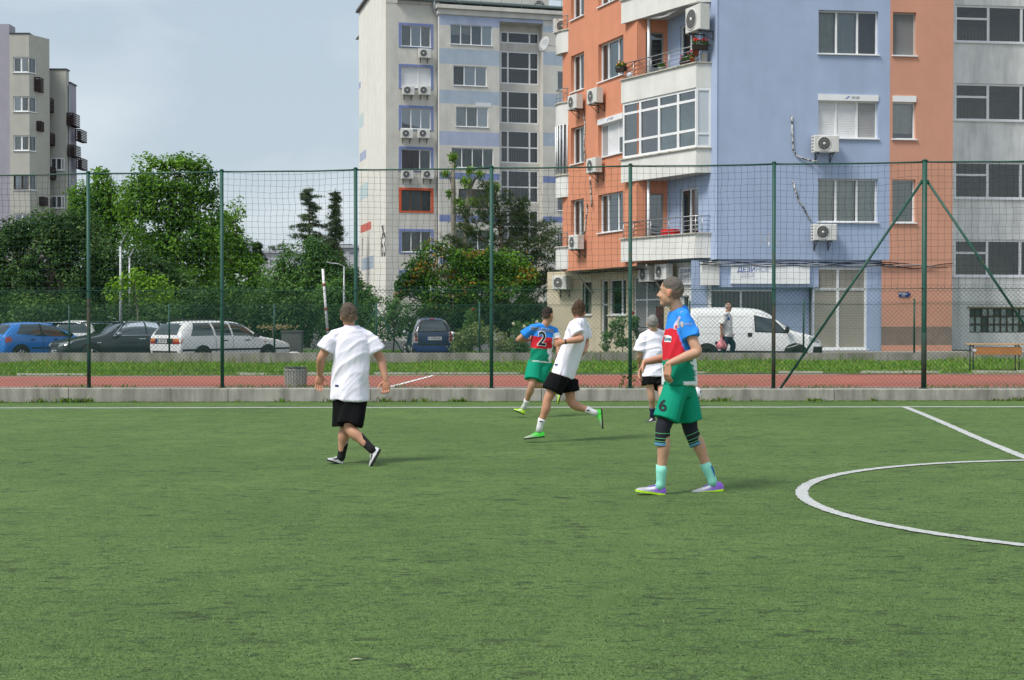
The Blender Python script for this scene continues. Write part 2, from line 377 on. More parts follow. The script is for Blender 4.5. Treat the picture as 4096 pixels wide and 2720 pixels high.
# ---- grasses and weeds (nobody could count them)
def blades(name, pts, hmin, hmax, width, m, lean=.35, cols=None, **k):
    n = len(pts); P = np.asarray(pts, dtype=np.float64); h = rng.uniform(hmin, hmax, n) * (P[:, 3] if P.shape[1] > 3 else 1)
    a = rng.uniform(0, 2 * np.pi, n); w = width * rng.uniform(.6, 1.3, n); dx, dy = np.cos(a), np.sin(a)
    b = rng.uniform(0, 2 * np.pi, n); ln = lean * h * rng.uniform(.2, 1.2, n); lx, ly = np.cos(b) * ln, np.sin(b) * ln
    V = np.zeros((n, 5, 3))
    for i, (t, ww) in enumerate(((0, -1), (0, 1), (.55, .8), (.55, -.8), (1, 0))):
        V[:, i, 0] = P[:, 0] + dx * w * ww * .5 + lx * t * t; V[:, i, 1] = P[:, 1] + dy * w * ww * .5 + ly * t * t; V[:, i, 2] = P[:, 2] + h * t * (1 - .15 * t)
    base = np.arange(n)[:, None] * 5
    F = np.concatenate([base + np.array([[0, 1, 2]]), base + np.array([[0, 2, 3]]), base + np.array([[3, 2, 4]])])
    c = None
    if cols is not None:
        cols = np.asarray(cols); c = cols[rng.integers(0, len(cols), n)] * rng.uniform(.75, 1.25, (n, 1)); c = np.repeat(c, 5, axis=0)
    return raw(name, V.reshape(-1, 3), F, m, colors=c, **k)
M_blade = mat('grass_blade', (.1, .2, .03), .6, attr='col', spec=.3, transl=.3)
pts = []
for i in range(60000):
    s = rng.uniform(-17, 15.5); w = 5.42 + 6.85 * rng.random() ** .8
    bare = noise.noise(Vector((s * .35, w * .6, 3.3))); hh = .55 + .75 * max(0, noise.noise(Vector((s * .5, w * .5, 0))) + .35)
    if w < 6.4 and rng.random() < .55: continue
    if bare < -.34 and rng.random() < .7: continue
    hh *= .45 + .55 * min(1, (w - 5.4) / 2.2)
    if s < -8: hh *= 1.25
    q = fs(s, w); pts.append((q.x, q.y, vz(s, w) - .01, hh))
blades('verge_grass', pts, .05, .165, .024, M_blade, .5, [(.16, .33, .035), (.13, .28, .03), (.21, .38, .05), (.10, .22, .03), (.28, .34, .09)],
       label='rough bright green grass growing between the red track and the rear wall', cat='grass', kind='stuff')
pts = []
for i in range(1100):                                    # tall dry stalks against the rear wall
    s = rng.uniform(-16, 15); w = rng.uniform(10.8, 12.25)
    if noise.noise(Vector((s * .6, 7.1, 0))) < -.02: continue
    q = fs(s, w); pts.append((q.x, q.y, vz(s, w), 1.0))
blades('tall_weeds', pts, .14, .40, .02, M_blade, .35, [(.15, .24, .05), (.22, .26, .10), (.28, .27, .14), (.10, .2, .03)],
       label='tall thin weeds standing against the rear concrete wall', cat='weeds', kind='stuff')
pts = []
for s0 in np.concatenate([rng.uniform(-11, 11, 26), np.array([-1.0, -.95, 5.5, 9.1, 9.3, -8.3, -8.6])]):
    q0 = rng.uniform(.2, 1.0)
    for k in range(int(10 + 34 * q0)):
        s = s0 + rng.normal(0, .06 + .05 * q0); w = -.03 - abs(rng.normal(0, .035)); q = fs(s, w); pts.append((q.x, q.y, FSL * s - .003, .45 + .75 * q0))
for i in range(5200):
    s = rng.uniform(-11.5, 11.5); w = -.005 - abs(rng.normal(0, .03)); q = fs(s, w); pts.append((q.x, q.y, FSL * s - .003, .22))
blades('wall_foot_weeds', pts, .04, .13, .026, M_blade, .8, [(.12, .24, .035), (.16, .28, .04), (.09, .17, .025), (.16, .17, .07)],
       label='small green weeds growing along the foot of the low kerb wall', cat='weeds', kind='stuff')
pts = []
for i in range(1900):
    s = rng.uniform(-11.5, 11.5); w = rng.choice([rng.normal(.62, .1), rng.normal(.84, .05)])
    if noise.noise(Vector((s * .8, 2.2, 0))) < .03: continue
    q = fs(s, w); pts.append((q.x, q.y, .222 + .0058 * s, 1))
blades('track_edge_weeds', pts, .03, .11, .018, M_blade, .6, [(.16, .24, .05), (.25, .25, .11), (.11, .2, .03)],
       label='thin dry weeds in the paved strip beside the red track', cat='weeds', kind='stuff')

# ---- fences
M_green = mat('green_post_paint', (.012, .075, .055), .5, .15, 5, spec=.4, col2=(.10, .055, .03), v2scale=2.6, v2=(.60, .72), bump=.15, bscale=60)
M_rustpost = mat('rusty_green_post', (.05, .045, .032), .75, .25, 6, col2=(.012, .06, .045), v2scale=3, v2=(.45, .6), bump=.3, bscale=60)
M_wire = mat('green_wire', (.015, .075, .058), .55, .15, 3, spec=.3)
M_net = mat('dark_green_net', (.018, .05, .048), .8)
def plane_s(u, w):                                       # s where a column of pixels meets the upright plane at w
    d = ray(u, 1100); o = Vector((0, 0, 0)) - FC
    # (o + d t).FN = w
    t = (w - o.dot(FN)) / (d.x * FN.x + d.y * FN.y); return (o + d * t).dot(FE)
post_s = [plane_s(u, .16) for u in (354, 888, 1423, 1966, 2521, 3095, 3697)]
post_s = [post_s[0] - 2.62] + post_s + [post_s[-1] + 2.62]
sf = empty('sports_fence', fs(0, .16, .2), 'tall green fence of posts, wire mesh and net behind the football pitch', 'fence')
FT = 4.40
for i, s in enumerate(post_s):
    r = .046 if i == 7 else .036
    m = MB(); zb = kw_top(s)
    o = MB().tube([fs(s, .16, zb), fs(s, .16, 1.5), fs(s, .16, FT)], r, M_green, 10).build('post', sf)
    MB().lathe([(r, 0), (r * 1.2, .005), (r * .9, .03), (.004, .04)], fs(s, .16, FT), M_green, 10).build('post_cap', o)
    if i in (1, 6, 7):
        MB().tube([fs(s, .16, zb + .004), fs(s, .16, .9), fs(s, .16, 1.95 if i != 7 else 1.3)], r + .0015, M_rustpost, 10).build('rusty_foot', o)
    MB().lathe([(r * 2.2, 0), (r * 1.7, .012), (r * 1.05, .02)], fs(s, .16, zb - .003), M_rustpost, 10).build('post_base', o)
for sgn in (-1, 1):                                      # the two braces of the thick post
    s = post_s[7]; e = plane_s(3123, .16) if sgn < 0 else s + (s - plane_s(3123, .16)) * .98
    MB().tube([fs(s + sgn * .05, .16, 4.03), fs(e, .16, kw_top(e))], .024, M_green, 8).build('brace', sf)
    MB().obox(fs(s + sgn * .045, .16, 4.03), FE * .03, FN * .03, (0, 0, .03), M_green).build('brace_clamp', sf)
def wires(pairs, r, m, n=3):                             # many straight wires as one mesh
    A = np.array([p[0] for p in pairs]); B = np.array([p[1] for p in pairs]); d = B - A; d /= np.linalg.norm(d, axis=1)[:, None]
    ref = np.tile(np.array([[0.31, .95, .02]]), (len(A), 1)); u = np.cross(d, ref); u /= np.linalg.norm(u, axis=1)[:, None]; w = np.cross(d, u); V = []
    for E in (A, B):
        for j in range(n):
            a = 2 * np.pi * j / n; V.append(E + (u * np.cos(a) + w * np.sin(a)) * r)
    V = np.stack(V, axis=1); b = np.arange(len(A))[:, None] * (2 * n)
    F = np.concatenate([b + np.array([[j, (j + 1) % n, n + (j + 1) % n, n + j]]) for j in range(n)]); return V.reshape(-1, 3), F
def chain_panel(parent, s0, s1, w, zb, zt, pitch, r, seed, bow=.02, barbs=True):
    rr = random.Random(seed); H = zt - zb; pr = []
    ph = rr.random() * pitch
    def P(s, z):                                         # the mesh bellies a little between the posts
        t = (s - s0) / (s1 - s0); zz = (z - zb) / H
        dz = -.03 * math.sin(math.pi * t) * zz * (.5 + .5 * rr_s) ; return tuple(fs(s, w + bow * math.sin(math.pi * t) * math.sin(math.pi * zz + rr_p), z + dz))
    rr_s = rr.random(); rr_p = rr.uniform(-.4, .4)
    for sg in (1, -1):
        k = s0 - H - pitch + ph
        while k < s1 + H + pitch:
            a, b = (k, k + H) if sg > 0 else (k + H, k)   # bottom s, top s
            n = 10; prev = None
            for i in range(n + 1):
                t = i / n; s = lerp(a, b, t); z = lerp(zb, zt, t)
                cur = (s, z) if s0 <= s <= s1 else None
                if prev and cur: pr.append((P(*prev), P(*cur)))
                elif (prev or cur) and i:
                    q = prev or cur; o = (lerp(a, b, (i - 1) / n), lerp(zb, zt, (i - 1) / n)) if cur else (s, z)
                    lim = s0 if (o[0] < s0) else s1; tt = (lim - q[0]) / (o[0] - q[0]); pr.append((P(*q), P(lim, lerp(q[1], o[1], tt))))
                prev = cur
            k += pitch
    if barbs:
        s = s0 + ph
        while s < s1 - pitch:
            h = rr.uniform(.02, .04); pr.append((P(s, zt), P(s + pitch * .3, zt + h))); pr.append((P(s + pitch * .3, zt + h), P(s + pitch * .75, zt + h * rr.uniform(.2, .9)))); s += pitch
    pr = [p for p in pr if (Vector(p[0]) - Vector(p[1])).length > .004]
    V, F = wires(pr, r, M_wire); o = raw('chain_link_panel', V, F, M_wire, parent); o['kind'] = 'stuff'; return o
CLT = 2.13
for i, (a, b) in enumerate(zip(post_s[:-1], post_s[1:])):
    chain_panel(sf, a + .02, b - .02, .125, max(kw_top(a), kw_top(b)) + .004, CLT, .082, .0028, i)
    # net above
    rr = random.Random(50 + i); pr = []; cell = .118; n = max(2, round((b - a) / cell)); m = round((FT - CLT + .1) / cell)
    sag = rr.uniform(.02, .055); ph = rr.uniform(0, 6)
    def NP(ii, jj):
        t = ii / n; q = jj / m; s = lerp(a, b, t) + .012 * math.sin(jj * 1.3 + ph) * math.sin(math.pi * t) + rr.uniform(-.006, .006)
        z = FT - .03 - q * (FT - CLT + .05) - sag * math.sin(math.pi * t) * (1 - q) * (1.0 if rr.random() < .97 else 1.4) + rr.uniform(-.006, .006)
        return tuple(fs(s, .16 + .035 * math.sin(math.pi * t) * math.sin(math.pi * q + .5) , z))
    G = [[NP(ii, jj) for jj in range(m + 1)] for ii in range(n + 1)]
    for ii in range(n + 1):
        for jj in range(m + 1):
            if ii < n: pr.append((G[ii][jj], G[ii + 1][jj]))
            if jj < m: pr.append((G[ii][jj], G[ii][jj + 1]))
    for jj in range(0, n + 1): pr.append((G[jj][0], tuple(fs(lerp(a, b, jj / n), .16, FT - .012))))
    V, F = wires(pr, .0027, M_net); o = raw('net_panel', V, F, M_net, sf); o['kind'] = 'stuff'
    for nm, z, r in (('top_cable', FT - .012, .016), ('upper_tension_wire', CLT - .03, .0055), ('middle_tension_wire', 1.82, .0035), ('bottom_tension_wire', .55, .003)):
        MB().tube([fs(lerp(a, b, k / 6), .16 if z > 3 else .118, z - (.028 if z < 3 else .03) * math.sin(math.pi * k / 6) * (.35 if z < 3 else rr.uniform(.3, .6))) for k in range(7)], r, M_green if z > 3 else M_wire, 5).build(nm, sf)

stf = empty('street_fence', fs(0, 12.45, .6), 'low green wire mesh fence standing on the rear concrete wall', 'fence')
ps2 = [plane_s(u, 12.45) for u in (276, 676, 1097, 1505, 1918, 2333, 2759, 3215, 3658)]
ps2 = [ps2[0] - 5.8, ps2[0] - 2.9] + ps2 + [ps2[-1] + 2.9]
for i, s in enumerate(ps2):
    MB().tube([fs(s, 12.45, rw_top(s) - .02), fs(s, 12.45, 2.03 + .006 * s)], .027, M_green, 8).build('post', stf)
for i, (a, b) in enumerate(zip(ps2[:-1], ps2[1:])):
    chain_panel(stf, a + .02, b - .02, 12.42, rw_top(a) + .02, 1.97 + .006 * a, .082, .0027, 100 + i, .03)
    for z in (1.93, 1.3):
        MB().tube([fs(lerp(a, b, k / 4), 12.415, z + .006 * a - .05 * math.sin(math.pi * k / 4) * ((i * 37) % 5) / 4) for k in range(5)], .004, M_wire, 4).build('tension_wire', stf)
s = plane_s(1505, 12.45)                                 # the two raking struts beside the gap
for e in (plane_s(1610, 12.45), plane_s(1400, 12.45)):
    MB().tube([fs(s, 12.47, 1.85), fs(e, 12.47, rw_top(e))], .02, M_green, 6).build('brace', stf)

# ---- litter bin of ribbed concrete
bp_ = at(1183, 1545, 27.4); bz = .232 + .006 * sw(bp_)[0]; bp_.z = bz
bn = empty('litter_bin', bp_, 'ribbed octagonal concrete litter bin beside the red track', 'bin')
M_binc = mat('bin_concrete', (.40, .39, .36), .9, .15, 9, bump=.3, bscale=70, stain=.4, stain_scale=4)
n = 8; rb, rt = .205, .225
MB().lathe([(rb, 0), (rt, .36), (rt - .035, .36), (rb - .04, .05)], bp_, M_binc, 8, smooth=False).build('bin_body', bn)
for k in range(8):
    for q in (-1, 0, 1):
        a0 = 2 * math.pi * (k + .5) / 8; ax = Vector((math.cos(a0), math.sin(a0), 0)); tx = Vector((-ax.y, ax.x, 0))
        MB().hexa([bp_ + ax * (rb * .93) + tx * (q * .05 + e) + ax * dd + Vector((0, 0, .02)) for e, dd in ((-.017, -.01), (.017, -.01), (.017, .016), (-.017, .016))] +
                  [bp_ + ax * (rt * .93) + tx * (q * .054 + e) + ax * dd + Vector((0, 0, .33)) for e, dd in ((-.017, -.01), (.017, -.01), (.017, .016), (-.017, .016))], M_binc).build('rib', bn)
bag = MB(); bag.lathe([(rt * .8, .33), (rt * .98, .362), (rt * 1.03, .375), (rt * .93, .385), (rt * .7, .36), (.02, .30)], bp_, mat('bin_bag', (.02, .022, .022), .35, spec=.5), 14, cap=False).build('bin_liner', bn)

# ---- school desk on the grass at the right
dk = at(3985, 1489, 30.6); s_, w_ = sw(dk); dk.z = vz(s_, w_) - .01
de = empty('wooden_desk', dk, 'worn wooden school desk with orange front board standing on the grass', 'desk')
ex, ey = FE, FN; ztop = 1.55 - (1377 - 1275) * 30.6 / 5500; wd = 213 * 30.6 / 5500 / 2
M_wood = mat('desk_board', (.42, .19, .065), .55, .18, 8, aniso=(1, 8, 8), stain=.3, stain_scale=3)
M_wood2 = mat('desk_top_edge', (.52, .33, .16), .6, .2, 12)
M_steel = mat('dark_steel', (.06, .065, .07), .5, .15, 9, metal=.3)
c0 = Vector((dk.x, dk.y, 0))
MB().obox(c0 + ey * .2 + Vector((0, 0, ztop)), ex * wd, ey * .24, (0, 0, .014), M_wood2).build('table_top', de)
MB().obox(c0 + Vector((0, 0, ztop - .145)) + ex * .04, ex * (wd - .09), ey * .009, (0, 0, .085), M_wood).build('front_board', de)
for sx in (-1, 1):
    for sy in (.02, .38):
        q = c0 + ex * sx * (wd - .1) + ey * sy; MB().tube([(q.x, q.y, dk.z - .02), (q.x, q.y, ztop - .014)], .014, M_steel, 8).build('leg', de)
    q = c0 + ex * sx * (wd - .1); MB().tube([q + ey * .02 + Vector((0, 0, ztop - .04)), q + ey * .38 + Vector((0, 0, ztop - .04))], .012, M_steel, 6).build('rail', de)
q = c0 - ex * (wd - .12) + Vector((0, 0, ztop - .13)) - ey * .012; MB().obox(q, ex * .04, ey * .004, (0, 0, .03), mat('paper_patch', (.6, .62, .68), .8)).build('sticker', de)

# ---- loose fibres standing up out of the turf in the foreground
def noise4(P, seed):
    r = np.random.default_rng(seed); o = np.zeros(len(P))
    for i in range(9): o += np.sin(P @ (r.normal(size=3) * (1 + .35 * i)) + r.uniform(0, 6.28))
    return o / 9 ** .5 * 1.4
def fibres(n):
    v = 1500 + 1220 * rng.random(n) ** .8; u = rng.uniform(-60, 4160, n); P = np.array([tuple(on_field(a, b)) for a, b in zip(u, v)]); h = rng.uniform(.005, .014, n); a = rng.uniform(0, 6.28, n); w = rng.uniform(.0014, .0028, n); b = rng.uniform(0, 6.28, n); l = h * rng.uniform(.6, 2.2, n); V = np.zeros((n, 3, 3))
    V[:, 0] = P + np.stack([np.cos(a) * w, np.sin(a) * w, 0 * a], 1); V[:, 1] = P - np.stack([np.cos(a) * w, np.sin(a) * w, 0 * a], 1); V[:, 2] = P + np.stack([np.cos(b) * l, np.sin(b) * l, h], 1)
    cl = np.array([(.11, .19, .06), (.15, .24, .085), (.07, .13, .045), (.21, .30, .14), (.045, .08, .035)])[rng.integers(0, 5, n)] * rng.uniform(.8, 1.2, (n, 1)); q = noise4(P * np.array([2.6, 6.5, 0]), 5); q2 = noise4(P * np.array([7, 17, 0]), 9); dk = (q > .8) | (q2 > .85); cl[dk] *= .30; keep = ~dk | (rng.random(n) < .35); V = V[keep]; cl = cl[keep]; n = len(V); return V.reshape(-1, 3), np.arange(n * 3).reshape(-1, 3), np.repeat(cl, 3, axis=0)
V, F, C = fibres(60000); raw('turf_fibres', V, F, M_blade, colors=C, label='short green plastic fibres sticking up from the artificial pitch', cat='turf', kind='stuff')
# ================================================================== buildings
class Fac:
    """an upright wall plane: a runs along it to the right as seen from outside, z up, d outwards"""
    def __init__(s, o, ang=None, e=None):
        s.o = Vector((o[0], o[1], 0)); s.e = Vector((math.cos(R(ang)), math.sin(R(ang)), 0)) if e is None else Vector((e[0], e[1], 0)).normalized()
        s.n = Vector((s.e.y, -s.e.x, 0))
    def P(s, a, z, d=0): q = s.o + s.e * a + s.n * d; return Vector((q.x, q.y, z))
    def uv(s, u, v, d=0):
        r = ray(u, v); c = Vector((0, 0, CAMH)); t = ((s.o + s.n * d) - c).dot(s.n) / r.dot(s.n); p = c + r * t; return (p - s.o).dot(s.e), p.z
    def a(s, u, d=0): return s.uv(u, HOR, d)[0]
    def z(s, u, v): return s.uv(u, v)[1]
    def box(s, mb, a0, a1, z0, z1, d0, d1, m):
        P = s.P
        return mb.hexa([P(a0, z0, d1), P(a1, z0, d1), P(a1, z0, d0), P(a0, z0, d0), P(a0, z1, d1), P(a1, z1, d1), P(a1, z1, d0), P(a0, z1, d0)], m)
    def off(s, d): f = Fac((0, 0), e=s.e); f.o = s.o + s.n * d; return f
def wall(fac, parent, a0, a1, z0, z1, op, mf, reveal=.16, rm=None, name='wall', cutsa=(), cutsz=()):
    mb = MB(); A = sorted({a0, a1, *cutsa, *[x for o in op for x in o[:2]]}); Z = sorted({z0, z1, *cutsz, *[x for o in op for x in o[2:4]]})
    A = [x for x in A if a0 - 1e-6 <= x <= a1 + 1e-6]; Z = [x for x in Z if z0 - 1e-6 <= x <= z1 + 1e-6]
    for i in range(len(A) - 1):
        for j in range(len(Z) - 1):
            ca, cz = (A[i] + A[i + 1]) / 2, (Z[j] + Z[j + 1]) / 2
            if any(o[0] < ca < o[1] and o[2] < cz < o[3] for o in op): continue
            mb.quad(fac.P(A[i], Z[j]), fac.P(A[i + 1], Z[j]), fac.P(A[i + 1], Z[j + 1]), fac.P(A[i], Z[j + 1]), mf(ca, cz) if callable(mf) else mf)
    for o in op:
        m = rm or (mf((o[0] + o[1]) / 2, o[3] + .05) if callable(mf) else mf); r = -(o[4] if len(o) > 4 else reveal)
        p = lambda a, z, d: fac.P(a, z, d)
        mb.quad(p(o[0], o[2], 0), p(o[0], o[3], 0), p(o[0], o[3], r), p(o[0], o[2], r), m); mb.quad(p(o[1], o[2], r), p(o[1], o[3], r), p(o[1], o[3], 0), p(o[1], o[2], 0), m)
        mb.quad(p(o[0], o[3], 0), p(o[1], o[3], 0), p(o[1], o[3], r), p(o[0], o[3], r), m); mb.quad(p(o[0], o[2], r), p(o[1], o[2], r), p(o[1], o[2], 0), p(o[0], o[2], 0), m)
    return mb.build(name, parent)
M_pvc = mat('white_pvc', (.80, .81, .82), .35, .05, 3, spec=.4)
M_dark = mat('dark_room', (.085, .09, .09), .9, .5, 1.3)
M_darkframe = mat('brown_frame', (.045, .035, .03), .5)
M_curt = mat('curtain', (.55, .56, .52), .9, .12, 4)
M_curt_grey = mat('grey_curtain', (.34, .36, .35), .9, .12, 4)
M_curt_red = mat('dark_red_curtain', (.09, .012, .018), .9, .2, 4)
M_shut = mat('roller_shutter', (.72, .73, .75), .5, .05, 3)
M_shutg = mat('grey_shutter', (.36, .36, .37), .6, .05, 3)
M_screen = mat('insect_screen', (.20, .205, .21), .8)
M_beige = mat('beige_shutter', (.36, .34, .285), .8, .06, 3, stain=.2, stain_scale=2)
M_glass = glass_mat('window_glass', (.72, .78, .78), .10)
M_glassv = [M_glass, glass_mat('clear_window_glass', (.86, .90, .89), .06), glass_mat('bluish_window_glass', (.58, .68, .74), .20), glass_mat('dusty_window_glass', (.76, .78, .73), .10, .12)]
M_glassd = glass_mat('dark_glass', (.46, .50, .52), .12)
M_glassg = glass_mat('green_glass', (.62, .76, .74), .15)
M_roomg = mat('loggia_room', (.50, .60, .58), .9, .35, 1.6)
def window(fac, parent, a0, a1, z0, z1, cols=(1, 1, 1), rows=None, frame=None, setb=.13, content=(), glass=None, sill=True, bar=.05, box=0, name='window', back=.55, backm=None, sillm=None, label=None):
    """frame with its panes; content per column: (kind, share of the height)"""
    frame = frame or M_pvc; glass = glass or M_glass; W = a1 - a0; tot = sum(cols); mb = MB(); zt = z1 - box
    e = [a0]
    for c in cols: e.append(e[-1] + W * c / tot)
    d0, d1 = -setb - .05, -setb + .012
    fac.box(mb, a0, a1, z0, z0 + bar, d0, d1, frame); fac.box(mb, a0, a1, zt - bar, zt, d0, d1, frame)
    for i, x in enumerate(e):
        l, r = (x, x + bar) if i == 0 else ((x - bar, x) if i == len(e) - 1 else (x - bar * .62, x + bar * .62)); fac.box(mb, l, r, z0 + bar, zt - bar, d0 + .002, d1 - .002, frame)
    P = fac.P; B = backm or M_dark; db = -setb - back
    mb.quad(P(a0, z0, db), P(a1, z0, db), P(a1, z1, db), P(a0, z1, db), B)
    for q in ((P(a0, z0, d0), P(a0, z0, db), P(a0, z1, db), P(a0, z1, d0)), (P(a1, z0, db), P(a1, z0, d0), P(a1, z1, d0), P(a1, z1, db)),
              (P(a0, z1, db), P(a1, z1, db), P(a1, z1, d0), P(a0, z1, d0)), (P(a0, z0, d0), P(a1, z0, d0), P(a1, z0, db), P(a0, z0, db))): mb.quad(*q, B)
    rw = []
    for i in range(len(cols)):
        rr = rows[i] if isinstance(rows, dict) and i in rows else (rows if isinstance(rows, (list, tuple)) else ())
        ys = [z0 + bar] + [z0 + (zt - z0) * t for t in rr] + [zt - bar]; rw.append(ys)
        for t in rr: zz = z0 + (zt - z0) * t; fac.box(mb, e[i] + bar * .5, e[i + 1] - bar * .5, zz - bar * .5, zz + bar * .5, d0 + .004, d1 - .004, frame)
    w = mb.build(name, parent)
    if label: w['label'] = label
    for i in range(len(cols)):
        l, r = e[i] + bar * .6, e[i + 1] - bar * .6
        for j in range(len(rw[i]) - 1):
            MB().quad(P(l, rw[i][j], d0 + .02), P(r, rw[i][j], d0 + .02), P(r, rw[i][j + 1], d0 + .02), P(l, rw[i][j + 1], d0 + .02), glass if glass is not M_glass else rnd.choice(M_glassv)).build('pane', w)
        c = content[i % len(content)] if content else None
        if not c or c[0] == 'dark': continue
        kind, sh = c; zb = z0 + bar + (zt - z0 - 2 * bar) * (1 - sh); zT = zt - bar
        if kind.startswith('curt'):
            m = {'curt': M_curt, 'curtg': M_curt_grey, 'curtr': M_curt_red}[kind]; k = max(6, int((r - l) / .035)); cb = MB(); V = []
            for q in range(k + 1):
                a = lerp(l, r, q / k); dd = d0 - .10 + .02 * math.sin(q * 1.9) + .012 * math.sin(q * .7); V += [P(a, zb, dd), P(a, zT, dd)]
            cb.add(V, [(2 * q, 2 * q + 2, 2 * q + 3, 2 * q + 1) for q in range(k)], m, True).build('curtain', w)
        elif kind in ('blind', 'vblind'):
            cb = MB(); m = M_curt if kind == 'blind' else mat('vertical_blind', (.33, .32, .27), .9, .1, 5)
            if kind == 'blind':
                k = max(3, int((zT - zb) / .075))
                for q in range(k): zz = lerp(zb, zT, q / k); cb.quad(P(l, zz, d0 - .05), P(r, zz, d0 - .05), P(r, zz + .05, d0 - .075), P(l, zz + .05, d0 - .075), m)
            else:
                k = max(4, int((r - l) / .125))
                for q in range(k): aa = lerp(l, r, q / k); cb.quad(P(aa, zb, d0 - .05), P(aa + .085, zb, d0 - .10), P(aa + .085, zT, d0 - .10), P(aa, zT, d0 - .05), m)
            cb.build('blind', w)
        elif kind in ('shut', 'shutg', 'beige'):
            m = {'shut': M_shut, 'shutg': M_shutg, 'beige': M_beige}[kind]; cb = MB(); k = max(3, int((zT - zb) / .055)); V = []
            for q in range(k):
                za, zc = lerp(zb, zT, q / k), lerp(zb, zT, (q + 1) / k); cb.quad(P(l, za, d1 - .035), P(r, za, d1 - .035), P(r, zc - .012, d1 - .026), P(l, zc - .012, d1 - .026), m)
                cb.quad(P(l, zc - .012, d1 - .026), P(r, zc - .012, d1 - .026), P(r, zc, d1 - .037), P(l, zc, d1 - .037), m)
            cb.build('roller_shutter', w)
        elif kind == 'screen':
            MB().quad(P(l, zb, d1 - .02), P(r, zb, d1 - .02), P(r, zT, d1 - .02), P(l, zT, d1 - .02), M_screen).build('insect_screen', w)
    if box: MB_ = MB(); fac.box(MB_, a0, a1, z1 - box, z1, -setb - .05, .035, M_pvc); MB_.build('shutter_box', w)
    if sill: MB_ = MB(); fac.box(MB_, a0 - .04, a1 + .04, z0 - .035, z0 + .004, -setb, .06, sillm or M_pvc); MB_.build('sill', w)
    return w
M_acw = mat('aircon_white', (.66, .66, .63), .5, .06, 6, spec=.4, stain=.15, stain_scale=4)
M_acd = mat('aircon_grille', (.10, .105, .11), .6); M_acg = mat('aircon_fan', (.22, .22, .22), .6)
def aircon(fac, a, z, label, w=.80, h=.55, dp=.28, gap=.14, group='air conditioners on the apartment walls', flip=False, hose=None, disc=None, dial=True):
    P = fac.P; root = empty('air_conditioner', P(a, z - .03, gap + dp / 2), label, 'air conditioner', group); mb = MB(); d0, d1 = gap, gap + dp; b = .02
    ring = lambda dd, s: [P(a - w / 2 + s, z + s, dd), P(a + w / 2 - s, z + s, dd), P(a + w / 2 - s, z + h - s, dd), P(a - w / 2 + s, z + h - s, dd)]
    V = ring(d0, 0) + ring(d1 - b, 0) + ring(d1, b)
    mb.add(V, [(3, 2, 1, 0), (8, 9, 10, 11)] + [(i + 4 * k, (i + 1) % 4 + 4 * k, (i + 1) % 4 + 4 * k + 4, i + 4 * k + 4) for k in (0, 1) for i in range(4)], M_acw)
    mb.build('casing', root)
    fx = a + (.1 if flip else -.1) * w; r = h * .42; c = P(fx, z + h * .5, d1 + .002)
    g = MB().lathe([(r, 0), (r * 1.04, .008), (r * .96, .012), (r * .9, .004)], c, disc or M_acw, 24, fac.n, cap=False).build('fan_ring', root)
    MB().lathe([(r * .97, 0), (.001, .001)], c, M_acd, 24, fac.n, cap=False).build('fan_recess', root)
    gm = MB()
    for q in range(3): rr = r * (.35 + .22 * q); gm.lathe([(rr, .006), (rr + .012, .008), (rr + .018, .006)], c, M_acg, 20, fac.n, cap=False)
    for q in range(8):
        t = R(45 * q); gm.bar(c + fac.n * .008, c + fac.n * .008 + (fac.e * math.cos(t) + Vector((0, 0, math.sin(t)))) * r * .96, .005, M_acg, 4)
    gm.build('fan_guard', root)
    MB().lathe([(r * .2, .008), (r * .2, .016), (.001, .018)], c, M_acw, 12, fac.n).build('fan_hub', root)
    lv = MB()
    for q in range(5):
        zz = z + .07 + q * (h - .14) / 4; fac.box(lv, a - w / 2 - .002, a - w / 2 + .01, zz - .018, zz + .018, d0 + .05, d1 - .05, M_acd)
    lv.build('side_louvres', root)
    br = MB()
    for sx in (-.3, .3):
        fac.box(br, a + sx * w - .016, a + sx * w + .016, z - .035, z - .003, -.002, d1 - .02, M_steel); br.bar(P(a + sx * w, z - .3, .0), P(a + sx * w, z - .03, d1 - .08), .012, M_steel, 5)
        fac.box(br, a + sx * w - .016, a + sx * w + .016, z - .32, z - .035, -.002, .02, M_steel)
    br.build('bracket', root)
    if hose:
        pts = [P(*q) for q in hose]; MB().tube(pts, .028, mat('hose_tape', (.55, .55, .53), .7, col2=(.05, .05, .05), v2scale=9, v2=(.5, .56)), 6).build('hose', root)
    return root
def rail(parent, pts, zt, n=4, gap=.13, r=.014, m=None, posts=None, name='railing'):
    m = m or mat('rail_steel', (.42, .43, .44), .35, metal=.8, spec=.5); t = empty(name, pts[0], parent=None); t.parent = parent; t.matrix_parent_inverse = world_of(parent).inverted()
    for k in range(n):
        MB().tube([(p[0], p[1], zt - k * gap) for p in pts], r * (1.5 if k == 0 else .8), m, 6).build('handrail' if k == 0 else 'rail_bar', t)
    for p in (posts or pts):
        MB().tube([(p[0], p[1], zt - n * gap - .1), (p[0], p[1], zt)], r, m, 6).build('rail_post', t)
    return t

